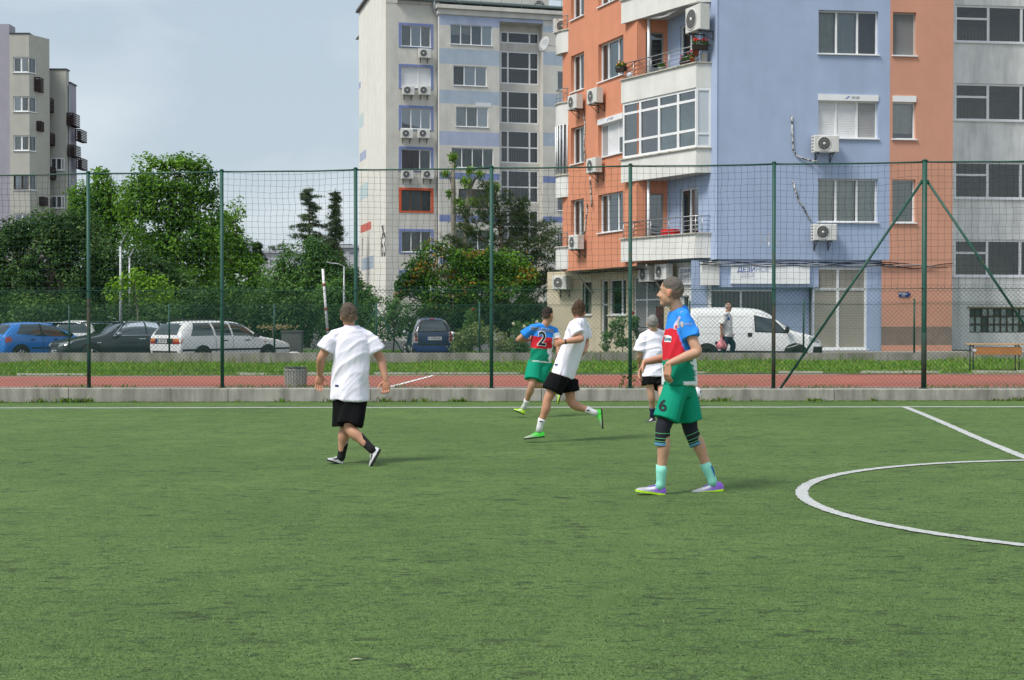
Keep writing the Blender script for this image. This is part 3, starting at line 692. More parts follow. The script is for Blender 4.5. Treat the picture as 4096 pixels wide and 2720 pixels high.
# ---------------------------------------------------------------- the orange, blue and grey block at the right
M_blue = mat('blue_render', (.37, .455, .63), .9, .05, 1.3, bump=.18, bscale=90, stain=.30, stain_scale=.7, stain_col=(.26, .31, .40))
M_oran = mat('orange_render', (.66, .275, .165), .9, .05, 1.5, bump=.18, bscale=90, stain=.28, stain_scale=.7, stain_col=(.46, .20, .13))
M_oran2 = mat('salmon_render', (.62, .315, .22), .9, .05, 1.5, bump=.18, bscale=90, stain=.15, stain_scale=.5, stain_col=(.36, .18, .13))
M_greyw = mat('grey_render', (.80, .80, .78), .92, .1, 1.5, bump=.2, bscale=70, stain=.6, stain_scale=1.1, stain_col=(.32, .32, .32))
M_whitew = mat('white_render', (.72, .72, .69), .9, .06, 1.8, bump=.2, bscale=90, stain=.35, stain_scale=.9, stain_col=(.42, .42, .40))
M_cream = mat('cream_render', (.62, .55, .40), .9, .06, 1.5, bump=.15, bscale=70, stain=.2, stain_scale=.8)
M_soff = mat('soffit_render', (.55, .55, .53), .9, .08, 2)
M_cable = mat('black_cable', (.02, .02, .022), .6)
bo = empty('apartment_block', (6.76, 45.5, 0), 'apartment block with orange, blue and grey walls and white balconies', 'building')
eb = Vector((.9925, .1219, 0)); eo = Vector((.378, -.926, 0)).normalized()
FB = Fac((6.76, 45.5), e=eb); FO = Fac((2.13, 54.1), e=eo); FEn = Fac((4.41, 48.5), e=eb)
LK = Vector((5.48, 48.64, 0)); FL = Fac((5.48, 48.64), e=eo)
ZT = 19.5; SILL = 4.78; ST = 2.80; ZB = 3.52
ab, ag = FB.a(3556), FB.a(3808); x0, x1 = FB.a(3270), FB.a(3509); y0, y1 = FB.a(3567), FB.a(3660)
ops = [(x0, x1, SILL + ST * k, SILL + ST * k + 1.45) for k in range(5)] + [(y0, y1, SILL + ST * k, SILL + ST * k + 1.45) for k in range(5)]
wall(FB, bo, 0, ag, ZB, ZT, ops, lambda a, z: M_blue if a < ab else M_oran2, cutsa=(ab,))
wall(FEn, bo, 0, 1.108, ZB, ZT, [(.30, .95, ZB + .35 + 2.83 * k, ZB + 2.45 + 2.83 * k) for k in range(5)], M_oran, reveal=.1)
LW = 3.42; wall(FL, bo, 0, LW, ZB, ZT, [(.9, 2.2, ZB + .35 + 2.83 * k, ZB + 2.5 + 2.83 * k) for k in range(5)], M_blue, reveal=.1)
OA = (FO.a(2392), FO.a(2492)); OB = (FO.a(2283), FO.a(2335)); OLEN = 6.02
wall(FO, bo, -.35, OLEN, ZB - .03, ZT, [(q[0], q[1], SILL - .04 + ST * k, SILL + 1.38 + ST * k) for k in range(5) for q in (OA, OB)] + [(OLEN - 1.0, OLEN - .002, 7.2, 9.24, .01)], M_oran, reveal=.2)
for k in range(5):                                       # doors on to the balconies
    window(FEn, bo, .30, .95, ZB + .35 + 2.83 * k, ZB + 2.45 + 2.83 * k, (1,), setb=.08, frame=mat('grey_frame', (.30, .31, .31), .5), content=(('dark', 1),), glass=M_glassd, sill=False, name='balcony_door', back=.4)
    window(FL, bo, .9, 2.2, ZB + .35 + 2.83 * k, ZB + 2.5 + 2.83 * k, (1, 1), setb=.08, content=(('curtg', 1), ('dark', 1)), glass=M_glassd, sill=False, name='balcony_door', back=.4)
cont = {0: (('curt', 1), ('curt', 1), ('curt', .98)), 1: (('shut', 1), ('shut', 1), ('shutg', 1)), 2: (('curtg', 1), ('curtg', 1), ('dark', 1)), 3: (('curt', 1),), 4: (('curt', 1),)}
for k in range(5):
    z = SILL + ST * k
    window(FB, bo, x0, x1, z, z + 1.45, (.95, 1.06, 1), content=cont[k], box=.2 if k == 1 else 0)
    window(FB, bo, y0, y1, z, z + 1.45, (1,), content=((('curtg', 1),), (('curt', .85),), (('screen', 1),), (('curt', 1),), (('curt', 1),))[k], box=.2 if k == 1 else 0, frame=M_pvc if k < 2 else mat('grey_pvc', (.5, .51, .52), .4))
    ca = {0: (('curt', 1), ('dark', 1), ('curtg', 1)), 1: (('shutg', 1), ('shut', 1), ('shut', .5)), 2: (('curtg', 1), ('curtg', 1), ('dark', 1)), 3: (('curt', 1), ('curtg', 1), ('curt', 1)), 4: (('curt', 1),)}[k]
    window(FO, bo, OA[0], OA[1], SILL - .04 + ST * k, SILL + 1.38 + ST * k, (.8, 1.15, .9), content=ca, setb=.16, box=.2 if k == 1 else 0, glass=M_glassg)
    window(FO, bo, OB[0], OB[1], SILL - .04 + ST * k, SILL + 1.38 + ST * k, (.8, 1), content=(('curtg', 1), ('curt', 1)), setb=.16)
# shutter box print on two boxes
for f, a, z in ((FB, (x0 + x1) / 2 + .1, SILL + ST + 1.45 - .1), (FO, (OA[0] + OA[1]) / 2, SILL + ST + 1.38 - .1)):
    mb = MB(); P = f.P; mb.quad(P(a - .22, z - .045, .04), P(a - .17, z - .045, .04), P(a - .05, z + .05, .04), P(a - .10, z + .05, .04), mat('blue_mark', (.08, .12, .45), .6)); mb.build('maker_mark', bo)
    text_obj('maker_lettering', 'ЕКО ДЕК', .1, mat('grey_print', (.2, .2, .22), .7), P(a + .15, z, .04), f.e, (0, 0, 1), bo, .002, sx=.62)
# roof and hidden sides, so that the block is solid
mb = MB(); back = 14
q = [FO.P(-.35, 0), FO.P(OLEN, 0), FEn.P(1.108, 0), FL.P(LW, 0), FB.P(ag, 0), FB.P(ag, 0, -back), Vector((FO.P(-.35, 0).x * 1.25 + .3, FO.P(-.35, 0).y * 1.25, 0))]
mb.poly([Vector((p.x, p.y, ZT)) for p in q], M_soff)
for i in range(4, 7): a, b = q[i], q[(i + 1) % 7]; mb.quad((a.x, a.y, ZB), (b.x, b.y, ZB), (b.x, b.y, ZT), (a.x, a.y, ZT), M_greyw)
mb.build('roof', bo)
# soffit under the orange part
FG = FO.off(-1.0); GL = 9.45
mb = MB(); mb.poly([FO.P(-.35, ZB - .04), FO.P(OLEN, ZB - .04), FEn.P(1.108, ZB - .04), FG.P(9.2, ZB - .04), FG.P(-.35, ZB - .04, -.3)], M_soff); mb.build('soffit', bo)
mb = MB(); mb.quad(FO.P(-.35, ZB - .1, .015), FO.P(OLEN, ZB - .1, .015), FO.P(OLEN, ZB - .02, .015), FO.P(-.35, ZB - .02, .015), M_oran); mb.build('drip_edge', bo)

# balconies
Rc = Vector((6.116, 45.78, 0)); Lc = Vector((3.896, 49.238, 0)); Kc = Vector((6.62, 45.84, 0)); Bc = Vector((5.48, 48.64, 0))
ein = Vector((.875, .484, 0)); FBF = Fac((Lc.x, Lc.y), e=(Rc - Lc)); BFL = (Rc - Lc).length; FBS = Fac((Rc.x, Rc.y), e=(Kc - Rc)); BSL = (Kc - Rc).length
M_slabedge = mat('mossy_coping', (.50, .48, .42), .9, .15, 8, col2=(.17, .16, .09), v2scale=5, v2=(.56, .66))
for k in range(5):
    zb = 3.58 + 2.83 * k; zt = zb + .80; mb = MB(); th = .12
    FBF.box(mb, 0, BFL, zb, zt, -th, 0, M_whitew); FBS.box(mb, .0, BSL, zb + .001, zt, -th, -.001, M_whitew)
    w = mb.build('balcony_parapet', bo)
    mb = MB(); mb.poly([(p.x, p.y, zb + .002) for p in (Lc, Rc, Kc, Bc, FEn.P(0, 0))], M_soff); mb.poly([(p.x, p.y, zb + .16) for p in (Lc, Rc, Kc, Bc, FEn.P(0, 0))], M_soff); mb.build('balcony_slab', bo)
    mb = MB(); FBF.box(mb, -.06, BFL + .05, zt + .002, zt + .042, -th - .03, .06, M_slabedge); FBS.box(mb, .0, BSL + .02, zt + .003, zt + .041, -th - .03, .05, M_slabedge); mb.build('coping', w)
    c = FBF.P(1.2, 0, -.3)
    if k != 1: MB().tube([(c.x, c.y, zb + .16), (c.x, c.y, zb + 2.83)], .055, M_pvc, 12).build('drain_pipe', bo)
    if k in (0, 2, 3):
        mids = [FBF.P(BFL * t, 0, -.05) for t in (0.02, .16, .40, .64, .98)]
        rail(bo, [mids[0], mids[-1], FBS.P(BSL - .02, 0, -.05)], zt + .60, 4, .15, posts=mids + [FBS.P(BSL * .45, 0, -.05)])
zb = 3.58 + 2.83 + .80 + .045; zt = 3.58 + 2.83 * 2 - .005    # the glazed balcony
window(FBF, bo, .05, BFL - .02, zb, zt, (1, 1.06, 1.03, .98), rows=(.30, .80), setb=.05, bar=.085, content=(('dark', 1),), glass=M_glassg, sill=False, back=.7, backm=M_roomg, name='balcony_glazing')
mb = MB(); FBS.box(mb, .02, BSL, zb, zt, -.07, -.02, mat('pale_panel', (.52, .57, .62), .6)); mb.build('side_panel', bo)
mb = MB()
for a0, a1, q0, q1 in ((0, .07, zb, zt), (BSL - .07, BSL, zb, zt), (.07, BSL - .07, zt - .1, zt), (.07, BSL - .07, zb, zb + .06), (.07, BSL - .07, zb + .42, zb + .47)): FBS.box(mb, a0, a1, q0, q1, -.03, .004, M_pvc)
mb.build('side_panel_frame', bo)

# ground floor under the orange part
gops = [(FG.a(2288), FG.a(2366), FG.z(2327, 1260), 3.05), (FG.a(2402), FG.a(2431), .55, 3.05), (FG.a(2434), FG.a(2504), FG.z(2470, 1260), 3.05), (FG.a(2531), FG.a(2652), .5, 3.1), (FG.a(2722), FG.a(2757), .5, 2.35)]
aw = FG.a(2706)
wall(FG, bo, -.6, GL, -.1, ZB - .03, gops, lambda a, z: M_cream if a < aw else M_whitew, cutsa=(aw,), reveal=.12)
for i, o in enumerate(gops):
    window(FG, bo, o[0], o[1], o[2], o[3], ((1, .95), (1,), (1, .5), (.75, 1.1), (1, .45))[i], rows=(None, (.62,), None, (.67,), None)[i], setb=.1,
           content=((('curtg', 1), ('curtg', 1)), (('dark', 1),), (('curtg', .3), ('dark', 1)), (('screen', 1), ('screen', 1)), (('curtg', 1),))[i], glass=M_glassd, sill=i in (0, 2), name='shop_window' if i in (0, 2) else 'shop_door')
# cream section further left, lit
FC2 = Fac((FG.P(-.6, 0).x - 2.2, FG.P(-.6, 0).y + 1.6), e=(2.2, -1.6))
wall(FC2, bo, 1.0, 2.72, -.1, 3.45, [], M_cream); 
mb = MB(); mb.quad(FC2.P(2.72, -.1), FG.P(-.6, -.1), FG.P(-.6, 3.45), FC2.P(2.72, 3.45), M_cream); mb.build('wall', bo)
for u0, v0, u1, v1 in ((2292, 1088, 2372, 1164), (2580, 1058, 2650, 1140)):       # raking struts under the soffit
    p, q = FO.off(-.05).P(FO.a(u0), 0), FG.P(FG.a(u1), 0, .03); MB().obox((Vector((p.x, p.y, 3.42)) + Vector((q.x, q.y, 2.55))) / 2, (Vector((p.x, p.y, 3.42)) - Vector((q.x, q.y, 2.55))) / 2, FO.n.cross(Vector((0, 0, 1))) * .035, Vector((0, 0, .035)), mat('strut_paint', (.42, .41, .37), .7)).build('strut', bo)
# sign on the white wall, two lines readable
sg = empty('shop_sign', FG.P(FG.a(2770), 2.75, .05), 'faded white shop sign with Cyrillic words on the white corner wall', 'sign')
a0, a1 = FG.a(2722), FG.a(2824); mb = MB(); FG.box(mb, a0, a1, 2.72, 3.32, .01, .09, mat('sign_white', (.86, .87, .88), .6, .06, 3, stain=.3, stain_scale=2)); mb.build('sign_board', sg)
for t, z, m in (('ДЕЗИНФЕКЦИЯ', 3.18, (.16, .18, .30)), ('ДЕЗИНСЕКЦИЯ', 2.99, (.30, .33, .42)), ('ДЕРАТИЗАЦИЯ', 2.83, (.46, .49, .54))):
    text_obj('sign_lettering', t, .17, mat('faded_ink_%d' % (m[0] * 100), m, .8), FG.P(lerp(a0, a1, .07), z, .094), FG.e, (0, 0, 1), sg, .003, sx=.98, align='LEFT')
mb = MB(); FB.box(mb, -.47, .10, 2.66, 3.44, -.3, .012, M_whitew); mb.build('corner_block', bo)
# ground floor under the blue part
fa0, fa1 = .11, FB.a(3275); zf0, zf1 = 2.60, ZB
mb = MB(); FB.box(mb, fa0, fa1, zf0, zf1 - .02, -.5, -.03, M_blue); mb.build('fascia', bo)
FBG = FB.off(-.42); g0, g1 = FBG.a(2788), FBG.a(3252)
so = (FBG.a(2828), FBG.a(3100), .9, 2.52)
wall(FBG, bo, g0 - .2, g1 + .3, -.1, ZB - .02, [so], M_blue, reveal=.08)
window(FBG, bo, so[0], so[1], so[2], so[3], (1, 1), setb=.05, content=(('vblind', 1), ('vblind', 1)), glass=glass_mat('shop_glass', (.62, .66, .62), .04), sill=True, name='shop_window', back=.5)
do = (FB.a(3253), FB.a(3470), .52, 3.27); st0, st1 = FB.a(3526), FB.a(3800)
wall(FB.off(-.06), bo, fa1 - .0, st0 + .02, -.1, ZB - .0, [do], M_blue, reveal=.08)
window(FB.off(-.06), bo, do[0], do[1], do[2], do[3], (.75, .85), rows=(.735,), setb=.05, content=(('beige', 1), ('beige', 1)), sill=True, name='shutter_door', bar=.075, glass=glass_mat('thin_glass', (.85, .85, .8), .03))
M_plinth = mat('dark_plinth', (.25, .19, .16), .9, .15, 3, stain=.4, stain_scale=2)
wall(FB.off(-.005), bo, st0, ag, -.1, ZB + .02, [], lambda a, z: M_oran2 if z > 1.28 else (M_plinth if z > .66 else M_oran2), cutsz=(.66, 1.28))
mb = MB(); mb.quad(FB.P(fa0, ZB, 0), FB.P(ag, ZB, 0), FB.P(ag, ZB, -.45), FB.P(fa0, ZB, -.45), M_soff); mb.build('soffit', bo)
# big sign
sg = empty('shop_sign', FB.P(FB.a(3080), 2.72, .05), 'long white faded shop sign on the blue wall above the shop window', 'sign')
a0, a1 = FB.a(2923), FB.a(3236); z0, z1 = FB.z(3080, 1135), FB.z(3080, 1062); mb = MB(); FB.box(mb, a0, a1, z0, z1, -.03, .06, MATS['sign_white']); mb.build('sign_board', sg)
h = z1 - z0
for t, dz, da, m, sz in (('ДЕЗИ', .76, .20, (.14, .18, .42), .20), ('НСЕ', .76, .205 + .62, (.42, .48, .60), .20), ('ДЕЗ', .48, .33, (.50, .55, .61), .20)):
    text_obj('sign_lettering', t, sz * 1.12, mat('faded_sign_ink_%d' % (m[0] * 100), m, .8), FB.P(a0 + da, z0 + h * dz, .064), FB.e, (0, 0, 1), sg, .006, align='LEFT')
# faded house number
text_obj('house_number', '148', .66, mat('faded_number', (.42, .47, .56), .9), FB.P(FB.a(3069), FB.z(3060, 961), .004), FB.e, (0, 0, 1), bo, .012, sx=.68)
# cables along the blue wall
for i in range(5):
    pts = []; a = -.6; j = 0
    while a < ag - 2 + i * .5:
        pts.append(FB.P(a, ZB - .03 - .035 * i - .07 * abs(math.sin(a * (1.2 + .23 * i) + i)), .03 + .012 * i)); a += .22
    MB().tube(pts, .011 + .003 * (i % 2), M_cable if i != 3 else mat('grey_cable', (.35, .35, .35), .7), 5).build('cable', bo)
pts = [FB.P(lerp(ab - .6, ag, t), ZB - .12 - .12 * math.sin(math.pi * t) + .04 * math.sin(9 * t), .03) for t in [i / 14 for i in range(15)]]; MB().tube(pts, .014, M_cable, 5).build('cable', bo)
for i in range(3): MB().tube([FO.P(OLEN * t, ZB - .12 - .1 * abs(math.sin(4 * t + i)), -.28 - .1 * i) for t in [q / 14 for q in range(15)]], .014, M_cable, 5).build('cable', bo)
# arrow sign on the salmon wall
ar = empty('arrow_sign', FB.P(FB.a(3618), 2.27, .01), 'small dark blue arrow sign pointing right on the salmon wall', 'sign')
cz = FB.z(3618, 1178); a0, a1 = FB.a(3594), FB.a(3643); hh = .085; mb = MB()
mb.prism([FB.P(a0, cz - hh, .01), FB.P(a1 - .13, cz - hh, .01), FB.P(a1 - .13, cz - hh - .025, .01), FB.P(a1, cz, .01), FB.P(a1 - .13, cz + hh + .025, .01), FB.P(a1 - .13, cz + hh, .01), FB.P(a0, cz + hh, .01)], FB.n * .012, mat('sign_blue', (.012, .03, .16), .4)); mb.build('sign_plate', ar)
wm = mat('sign_print', (.7, .72, .75), .6)
text_obj('sign_lettering', 'ВХОД А', .075, wm, FB.P((a0 + a1) / 2 - .06, cz + .025, .026), FB.e, (0, 0, 1), ar, .004); mb = MB(); FB.box(mb, a0 + .09, a1 - .2, cz - .055, cz - .04, .022, .025, wm); mb.build('sign_line', ar)
# grey stair wing, set back
FGY = FB.off(-2.6); gy0 = FGY.a(3806); gy1 = gy0 + 9
gw = [(FGY.a(3816), FGY.a(4200), 3.06 + 2.79 * k, 3.06 + 2.79 * k + 1.33) for k in range(-0, 5)]
mb = (FGY.a(3878), FGY.a(4180), 1.05, 1.93)
wall(FGY, bo, gy0 - .4, gy1, -.1, ZT, gw + [mb], M_greyw, reveal=.12)
for k, o in enumerate(gw):
    w = window(FGY, bo, o[0], o[1], o[2], o[3], (1.0, 1.0, .9), rows={0: (.64,)}, setb=.06, bar=.075, content=(('dark', 1),), glass=glass_mat('stair_glass', (.58, .62, .60), .04), back=2.2, backm=mat('stair_hall', (.50, .46, .36), .9, .4, 1.1), name='stair_window')
    fb = FGY.off(-.9); sr = MB(); m = mat('stair_rail', (.16, .13, .07), .5); a = o[0] + .5
    while a < o[1] - .1: sr.bar(fb.P(a, o[2] - .1), fb.P(a, o[2] + .85), .012, m, 4); a += .13
    sr.bar(fb.P(o[0] + .5, o[2] + .85), fb.P(o[1], o[2] + .85), .022, m, 5); sr.bar(fb.P(o[0] + .05, o[2] + .15, .1), fb.P(o[0] + 1.3, o[2] + .8, .1), .02, mat('stair_rail_pale', (.4, .4, .32), .5), 5); sr.build('stair_railing', w)
# glass block window with rusty frame
gbm = mat('glass_block', (.36, .43, .42), .25, .25, 3, spec=.6); rust = mat('rusty_frame', (.075, .04, .028), .85, .3, 9)
w = MB(); FGY.box(w, mb[0] - .08, mb[1], mb[3], mb[3] + .05, -.1, .10, mat('window_ledge', (.28, .23, .13), .9)); w = w.build('glass_block_window', bo)
fm = MB(); nx = 12; nz_ = 3
for i in range(nx + 1): a = lerp(mb[0], mb[1], i / nx); FGY.box(fm, a - .022, a + .022, mb[2], mb[3], -.10, -.02, rust)
for j in range(nz_ + 1): z = lerp(mb[2], mb[3], j / nz_); FGY.box(fm, mb[0], mb[1], z - .03, z + .03, -.103, -.024, rust)
fm.build('rusty_grid', w)
for i in range(nx):
    for j in range(nz_):
        b = MB(); FGY.box(b, lerp(mb[0], mb[1], i / nx) + .02, lerp(mb[0], mb[1], (i + 1) / nx) - .02, lerp(mb[2], mb[3], j / nz_) + .03, lerp(mb[2], mb[3], (j + 1) / nz_) - .03, -.16, -.06 - rnd.random() * .02, gbm if rnd.random() < .8 else M_dark); b.build('glass_block', w)
# pavement in front of the block
mbp = MB(); FB.box(mbp, -1.5, ag + .3, .0, .46, .0, 1.1, mat('pavement_edge', (.36, .33, .29), .95, .15, 3, bump=.2, bscale=40)); struct(mbp.build('pavement'))
mbp = MB(); FGY.box(mbp, gy0 - .2, gy1, .0, .45, .0, 3.4, MATS['pavement_edge']); struct(mbp.build('pavement'))
# curved balconies of the section beyond
cb0 = Vector((FO.P(-.35, 0).x, FO.P(-.35, 0).y, 0))
FW = Fac((cb0.x + .55, cb0.y + .6), e=(.99, .12)); wm_ = MB(); FW.box(wm_, -.32, .2, ZB - .1, ZT, -.7, -.02, M_whitew); wm_.build('wall', bo)
for k in range(5):
    zb = ZB - .02 + 2.83 * k; ring = []; c = cb0 + Vector((.72, .35, 0))
    for q in range(9): t = R(178 + q * 11.5); ring.append(c + Vector((math.cos(t) * .98, math.sin(t) * 1.0, 0)))
    mb = MB(); V = [(p.x, p.y, zb) for p in ring] + [(p.x, p.y, zb + .85) for p in ring]; mb.add(V, [(i, i + 1, i + 10, i + 9) for i in range(8)], M_whitew, True)
    mb.poly([(p.x, p.y, zb) for p in ring] + [(c.x + .5, c.y + .6, zb)], M_soff); o = mb.build('curved_balcony', bo)
    mb = MB(); V = []
    for p in ring: d = (p - c).normalized(); V += [(p.x + d.x * .05, p.y + d.y * .05, zb + .852), (p.x - d.x * .1, p.y - d.y * .1, zb + .852), (p.x - d.x * .1, p.y - d.y * .1, zb + .9), (p.x + d.x * .05, p.y + d.y * .05, zb + .9)]
    mb.add(V, [(4 * i + j, 4 * i + 4 + j, 4 * i + 4 + (j + 1) % 4, 4 * i + (j + 1) % 4) for i in range(8) for j in range(4)], M_slabedge); mb.build('coping', o)
    if k != 1: rail(bo, ring[1:], zb + 1.42, 3, .17, .012, posts=ring[1::2], m=mat('old_rail', (.25, .25, .25), .5, metal=.5))
    else:
        for q in range(8): MB().tube([(ring[q].x, ring[q].y, zb + .9), (ring[q].x, ring[q].y, zb + 2.83)], .03, M_pvc, 6).build('glazing_bar', bo)
        mb = MB(); V = [(p.x + .02, p.y + .02, zb + .9) for p in ring] + [(p.x + .02, p.y + .02, zb + 2.83) for p in ring]; mb.add(V, [(i, i + 1, i + 10, i + 9) for i in range(8)], M_glassd); mb.build('curved_glazing', bo)
# air conditioners of this block: (wall, centre u, bottom v)
def acp(f, u, v, label, **k):
    a, z = f.uv(u, v, .3); return aircon(f, a, z, label, **k)
acp(FB, 3302, 610, 'air conditioner with black hose beneath the shuttered window on the blue wall', w=.86, h=.56,
    hose=[(FB.a(3163), 8.28, .03), (FB.a(3167), 7.6, .03), (FB.a(3170), 7.15, .03), (FB.a(3185), 6.95, .04), (FB.a(3230), 6.82, .08), (FB.a(3262), 6.75, .25)])
acp(FB, 3296, 962, 'air conditioner under the lowest window on the blue wall, with straight white pipe', w=.80, h=.54,
    hose=[(FB.a(3168), 6.12, .03), (FB.a(3190), 5.55, .03), (FB.a(3240), 4.8, .06)])
aircon(FL, 2.86, 11.08, 'air conditioner hanging beside the upper balcony railing with red geraniums', w=.98, h=.84, dp=.36, gap=.26)
acp(FO, 2377, 415, 'larger air conditioner between the two upper rows of orange wall windows', w=.82, hose=[(FO.a(2335), 9.35, .03), (FO.a(2342), 9.0, .03), (FO.a(2338), 8.2, .03), (FO.a(2350), 7.5, .1)])
acp(FO, 2298, 438, 'air conditioner on the orange wall below the narrow upper window', w=.8)
acp(FO, 2374, 692, 'air conditioner on the orange wall just at the net top cable height', w=.78, hose=[(FO.a(2362), 6.9, .03), (FO.a(2366), 6.3, .03), (FO.a(2376), 5.75, .1)])
acp(FO, 2302, 998, 'lowest air conditioner on the orange wall under the narrow window', w=.82, hose=[(FO.a(2352), 5.9, .03), (FO.a(2342), 4.9, .03), (FO.a(2330), 4.25, .15)])
acp(FW, 2259, 610, 'air conditioner mounted at the left edge of the orange wall above the net', w=.7)
acp(FW, 2254, 134, 'topmost air conditioner at the left edge of the orange wall', w=.8)
acp(FG, 2602, 1128, 'air conditioner under the balcony soffit left of the raking strut', w=.82, h=.55, gap=.3)
acp(FG, 2668, 1120, 'air conditioner under the balcony soffit next to the white sign', w=.82, h=.55, gap=.3)
acp(FC2, 2244, 1158, 'air conditioner on the cream ground floor wall beside the pine', w=.7)
# satellite dish
sd = FW.P(-.72, FW.z(2200, 165), .2); c = at(2182, 180, 54.6)
dish = empty('satellite_dish', c, 'round grey satellite dish on an arm left of the orange wall', 'satellite dish')
ax = Vector((-.75, -.55, .25)).normalized(); M_dish = mat('dish_grey', (.42, .43, .44), .5, .06, 5)
MB().lathe([(.02, 0), (.2, .03), (.33, .09), (.335, .095), (.2, .04), (.02, .012)], c, M_dish, 20, ax, cap=False).build('reflector', dish)
MB().tube([c - Vector((0, 0, .3)), c + ax * .42 - Vector((0, 0, .16))], .014, M_dish, 6).build('feed_arm', dish); MB().obox(c + ax * .45 - Vector((0, 0, .15)), ax * .06, (.0, .03, 0), (0, 0, .03), M_dish).build('receiver', dish)
MB().tube([c, c + Vector((.35, .1, -.02)), FW.P(-.5, c.z - .12, .05)], .018, M_dish, 6).build('bracket_arm', dish)
# flower boxes and pots on the balconies
M_leafp = mat('pot_leaf', (.07, .16, .03), .6, .3, 9, transl=.2); M_terr = mat('terracotta', (.32, .10, .05), .85, .1, 9); M_potd = mat('dark_planter', (.035, .025, .022), .6)
def flowers(name, label, c, e, w, col, kind='box', potm=None, hgt=.16, nfl=14):
    root = empty(name, c, label, 'flower pot'); e = Vector(e).normalized(); n = Vector((e.y, -e.x, 0)); potm = potm or M_potd; c = Vector(c); U = Vector((0, 0, 1))
    if kind == 'box':
        MB().hexa([c - e * w * .45 + n * -.07, c + e * w * .45 + n * -.07, c + e * w * .45 + n * .07, c - e * w * .45 + n * .07] + [c - e * w * .5 - n * .09 + U * hgt, c + e * w * .5 - n * .09 + U * hgt, c + e * w * .5 + n * .09 + U * hgt, c - e * w * .5 + n * .09 + U * hgt], potm).build('planter', root)
    else: MB().lathe([(w * .34, 0), (w * .5, hgt * .8), (w * .53, hgt * .8), (w * .53, hgt), (w * .4, hgt * .95)], c, potm, 14).build('planter', root)
    lf = MB(); fl = MB(); rr = random.Random(len(label))
    for i in range(70):
        p = c + e * rr.uniform(-.5, .5) * w + n * rr.uniform(-.1, .1) + U * (hgt + rr.uniform(0, .16)); a = Vector((rr.uniform(-1, 1), rr.uniform(-1, 1), rr.uniform(-.4, 1))).normalized() * .045; b = a.cross(Vector((rr.random(), rr.random(), .3))).normalized() * .03
        lf.add([p - a, p + b, p + a, p - b], [(0, 1, 2, 3)], M_leafp)
    lf.build('foliage', root)
    if col:
        fm_ = mat('petal_%d_%d' % (col[0] * 99, col[2] * 99), col, .7)
        for i in range(nfl): fl.ball(c + e * rr.uniform(-.45, .45) * w + n * rr.uniform(-.06, .12) + U * (hgt + rr.uniform(.08, .24)), rr.uniform(.022, .045), fm_, 6, 4)
        fl.build('blossoms', root)
    return root
zr = 3.58 + 2.83 * 2 + .80
flowers('flower_box', 'dark planter with red geraniums on the right end of the upper balcony rail', FBS.P(.12, zr + .42, .06), FBS.e, .55, (.75, .02, .02), nfl=16)
flowers('flower_box', 'dark planter with yellowing plants on the left end of the upper balcony rail', FBF.P(.12, zr + .30, .08), FBF.e, .5, (.5, .22, .02), nfl=10)
flowers('flower_pot', 'terracotta pot with pink geranium behind the upper balcony rail', FBF.P(BFL - .25, zr + .045, -.06), FBF.e, .2, (.7, .02, .12), 'pot', M_terr, .17, 5)
flowers('flower_pot', 'terracotta pot standing under the red geraniums on the balcony corner', FBS.P(.02, zr + .25, -.12), FBF.e, .22, None, 'pot', M_terr, .22, 0)
flowers('flower_pot', 'small pale pot with green plant in the middle of the upper balcony', FBF.P(BFL * .5, zr + .045, -.2), FBF.e, .24, None, 'pot', mat('pale_pot', (.5, .52, .5), .5), .14, 0)
flowers('flower_box', 'low brown planter with small pink flowers on the upper balcony coping', FBF.P(BFL * .83, zr + .045, -.14), FBF.e, .5, (.7, .03, .16), nfl=4)
bk = FBS.P(.30, zr + .05, -.1); MB().lathe([(.10, 0), (.13, .3), (.135, .3), (.12, .29)], bk, mat('white_bucket', (.6, .6, .62), .4), 14).build('white_bucket', label='white plastic bucket at the corner of the upper balcony', cat='bucket')
pb = FBF.P(.42, zr + .045, -.12); pbm = MB(); pbm.ball(pb + Vector((0, 0, .11)), .14, mat('clear_plastic_bag', (.5, .53, .58), .25, .2, 14, spec=.6, bump=.6, bscale=25), 12, 8, (1.2, .7, .9)); pbm.build('plastic_bag', label='crumpled pale plastic bag on the left end of the upper balcony', cat='bag')
M_chair = mat('chair_metal', (.5, .5, .5), .4, metal=.5)
def balcony_chair(c, e, label, col):
    root = empty('folding_chair', c, label, 'chair'); e = Vector(e).normalized(); n = Vector((e.y, -e.x, 0)); c = Vector(c); U = Vector((0, 0, 1)); fm_ = mat('chair_seat_%d' % (col[0] * 99), col, .6)
    MB().obox(c + U * .45, e * .2, n * .2, U * .012, fm_).build('seat', root)
    pts = [c + e * .2 * math.cos(R(t)) + n * -.19 + U * (.62 + .27 * math.sin(R(t))) for t in range(0, 181, 15)]; MB().tube([c - n * .19 + e * .2 + U * .45] + pts + [c - n * .19 - e * .2 + U * .45], .012, M_chair, 6).build('backrest', root)
    for q in range(5): a = -.14 + .07 * q; MB().tube([c - n * .19 + e * a + U * .46, c - n * .19 + e * a + U * .86], .006, M_chair, 5).build('back_slat', root)
    for sx in (-1, 1):
        for sy in (-1, 1): MB().tube([c + e * sx * .18 + n * sy * .18, c + e * sx * .19 + n * sy * .19 + U * .45], .012, M_chair, 6).build('leg', root)
    return root
fz = 3.58 + .165
balcony_chair(FBF.P(BFL * .40, fz, -.55), FBF.e, 'metal chair with curved back on the lowest balcony', (.3, .3, .3))
balcony_chair(FBF.P(BFL * .33, fz + 2.83 * 2, -.5), FBF.e, 'white framed folding chair on the upper balcony by the dark door', (.55, .56, .6))
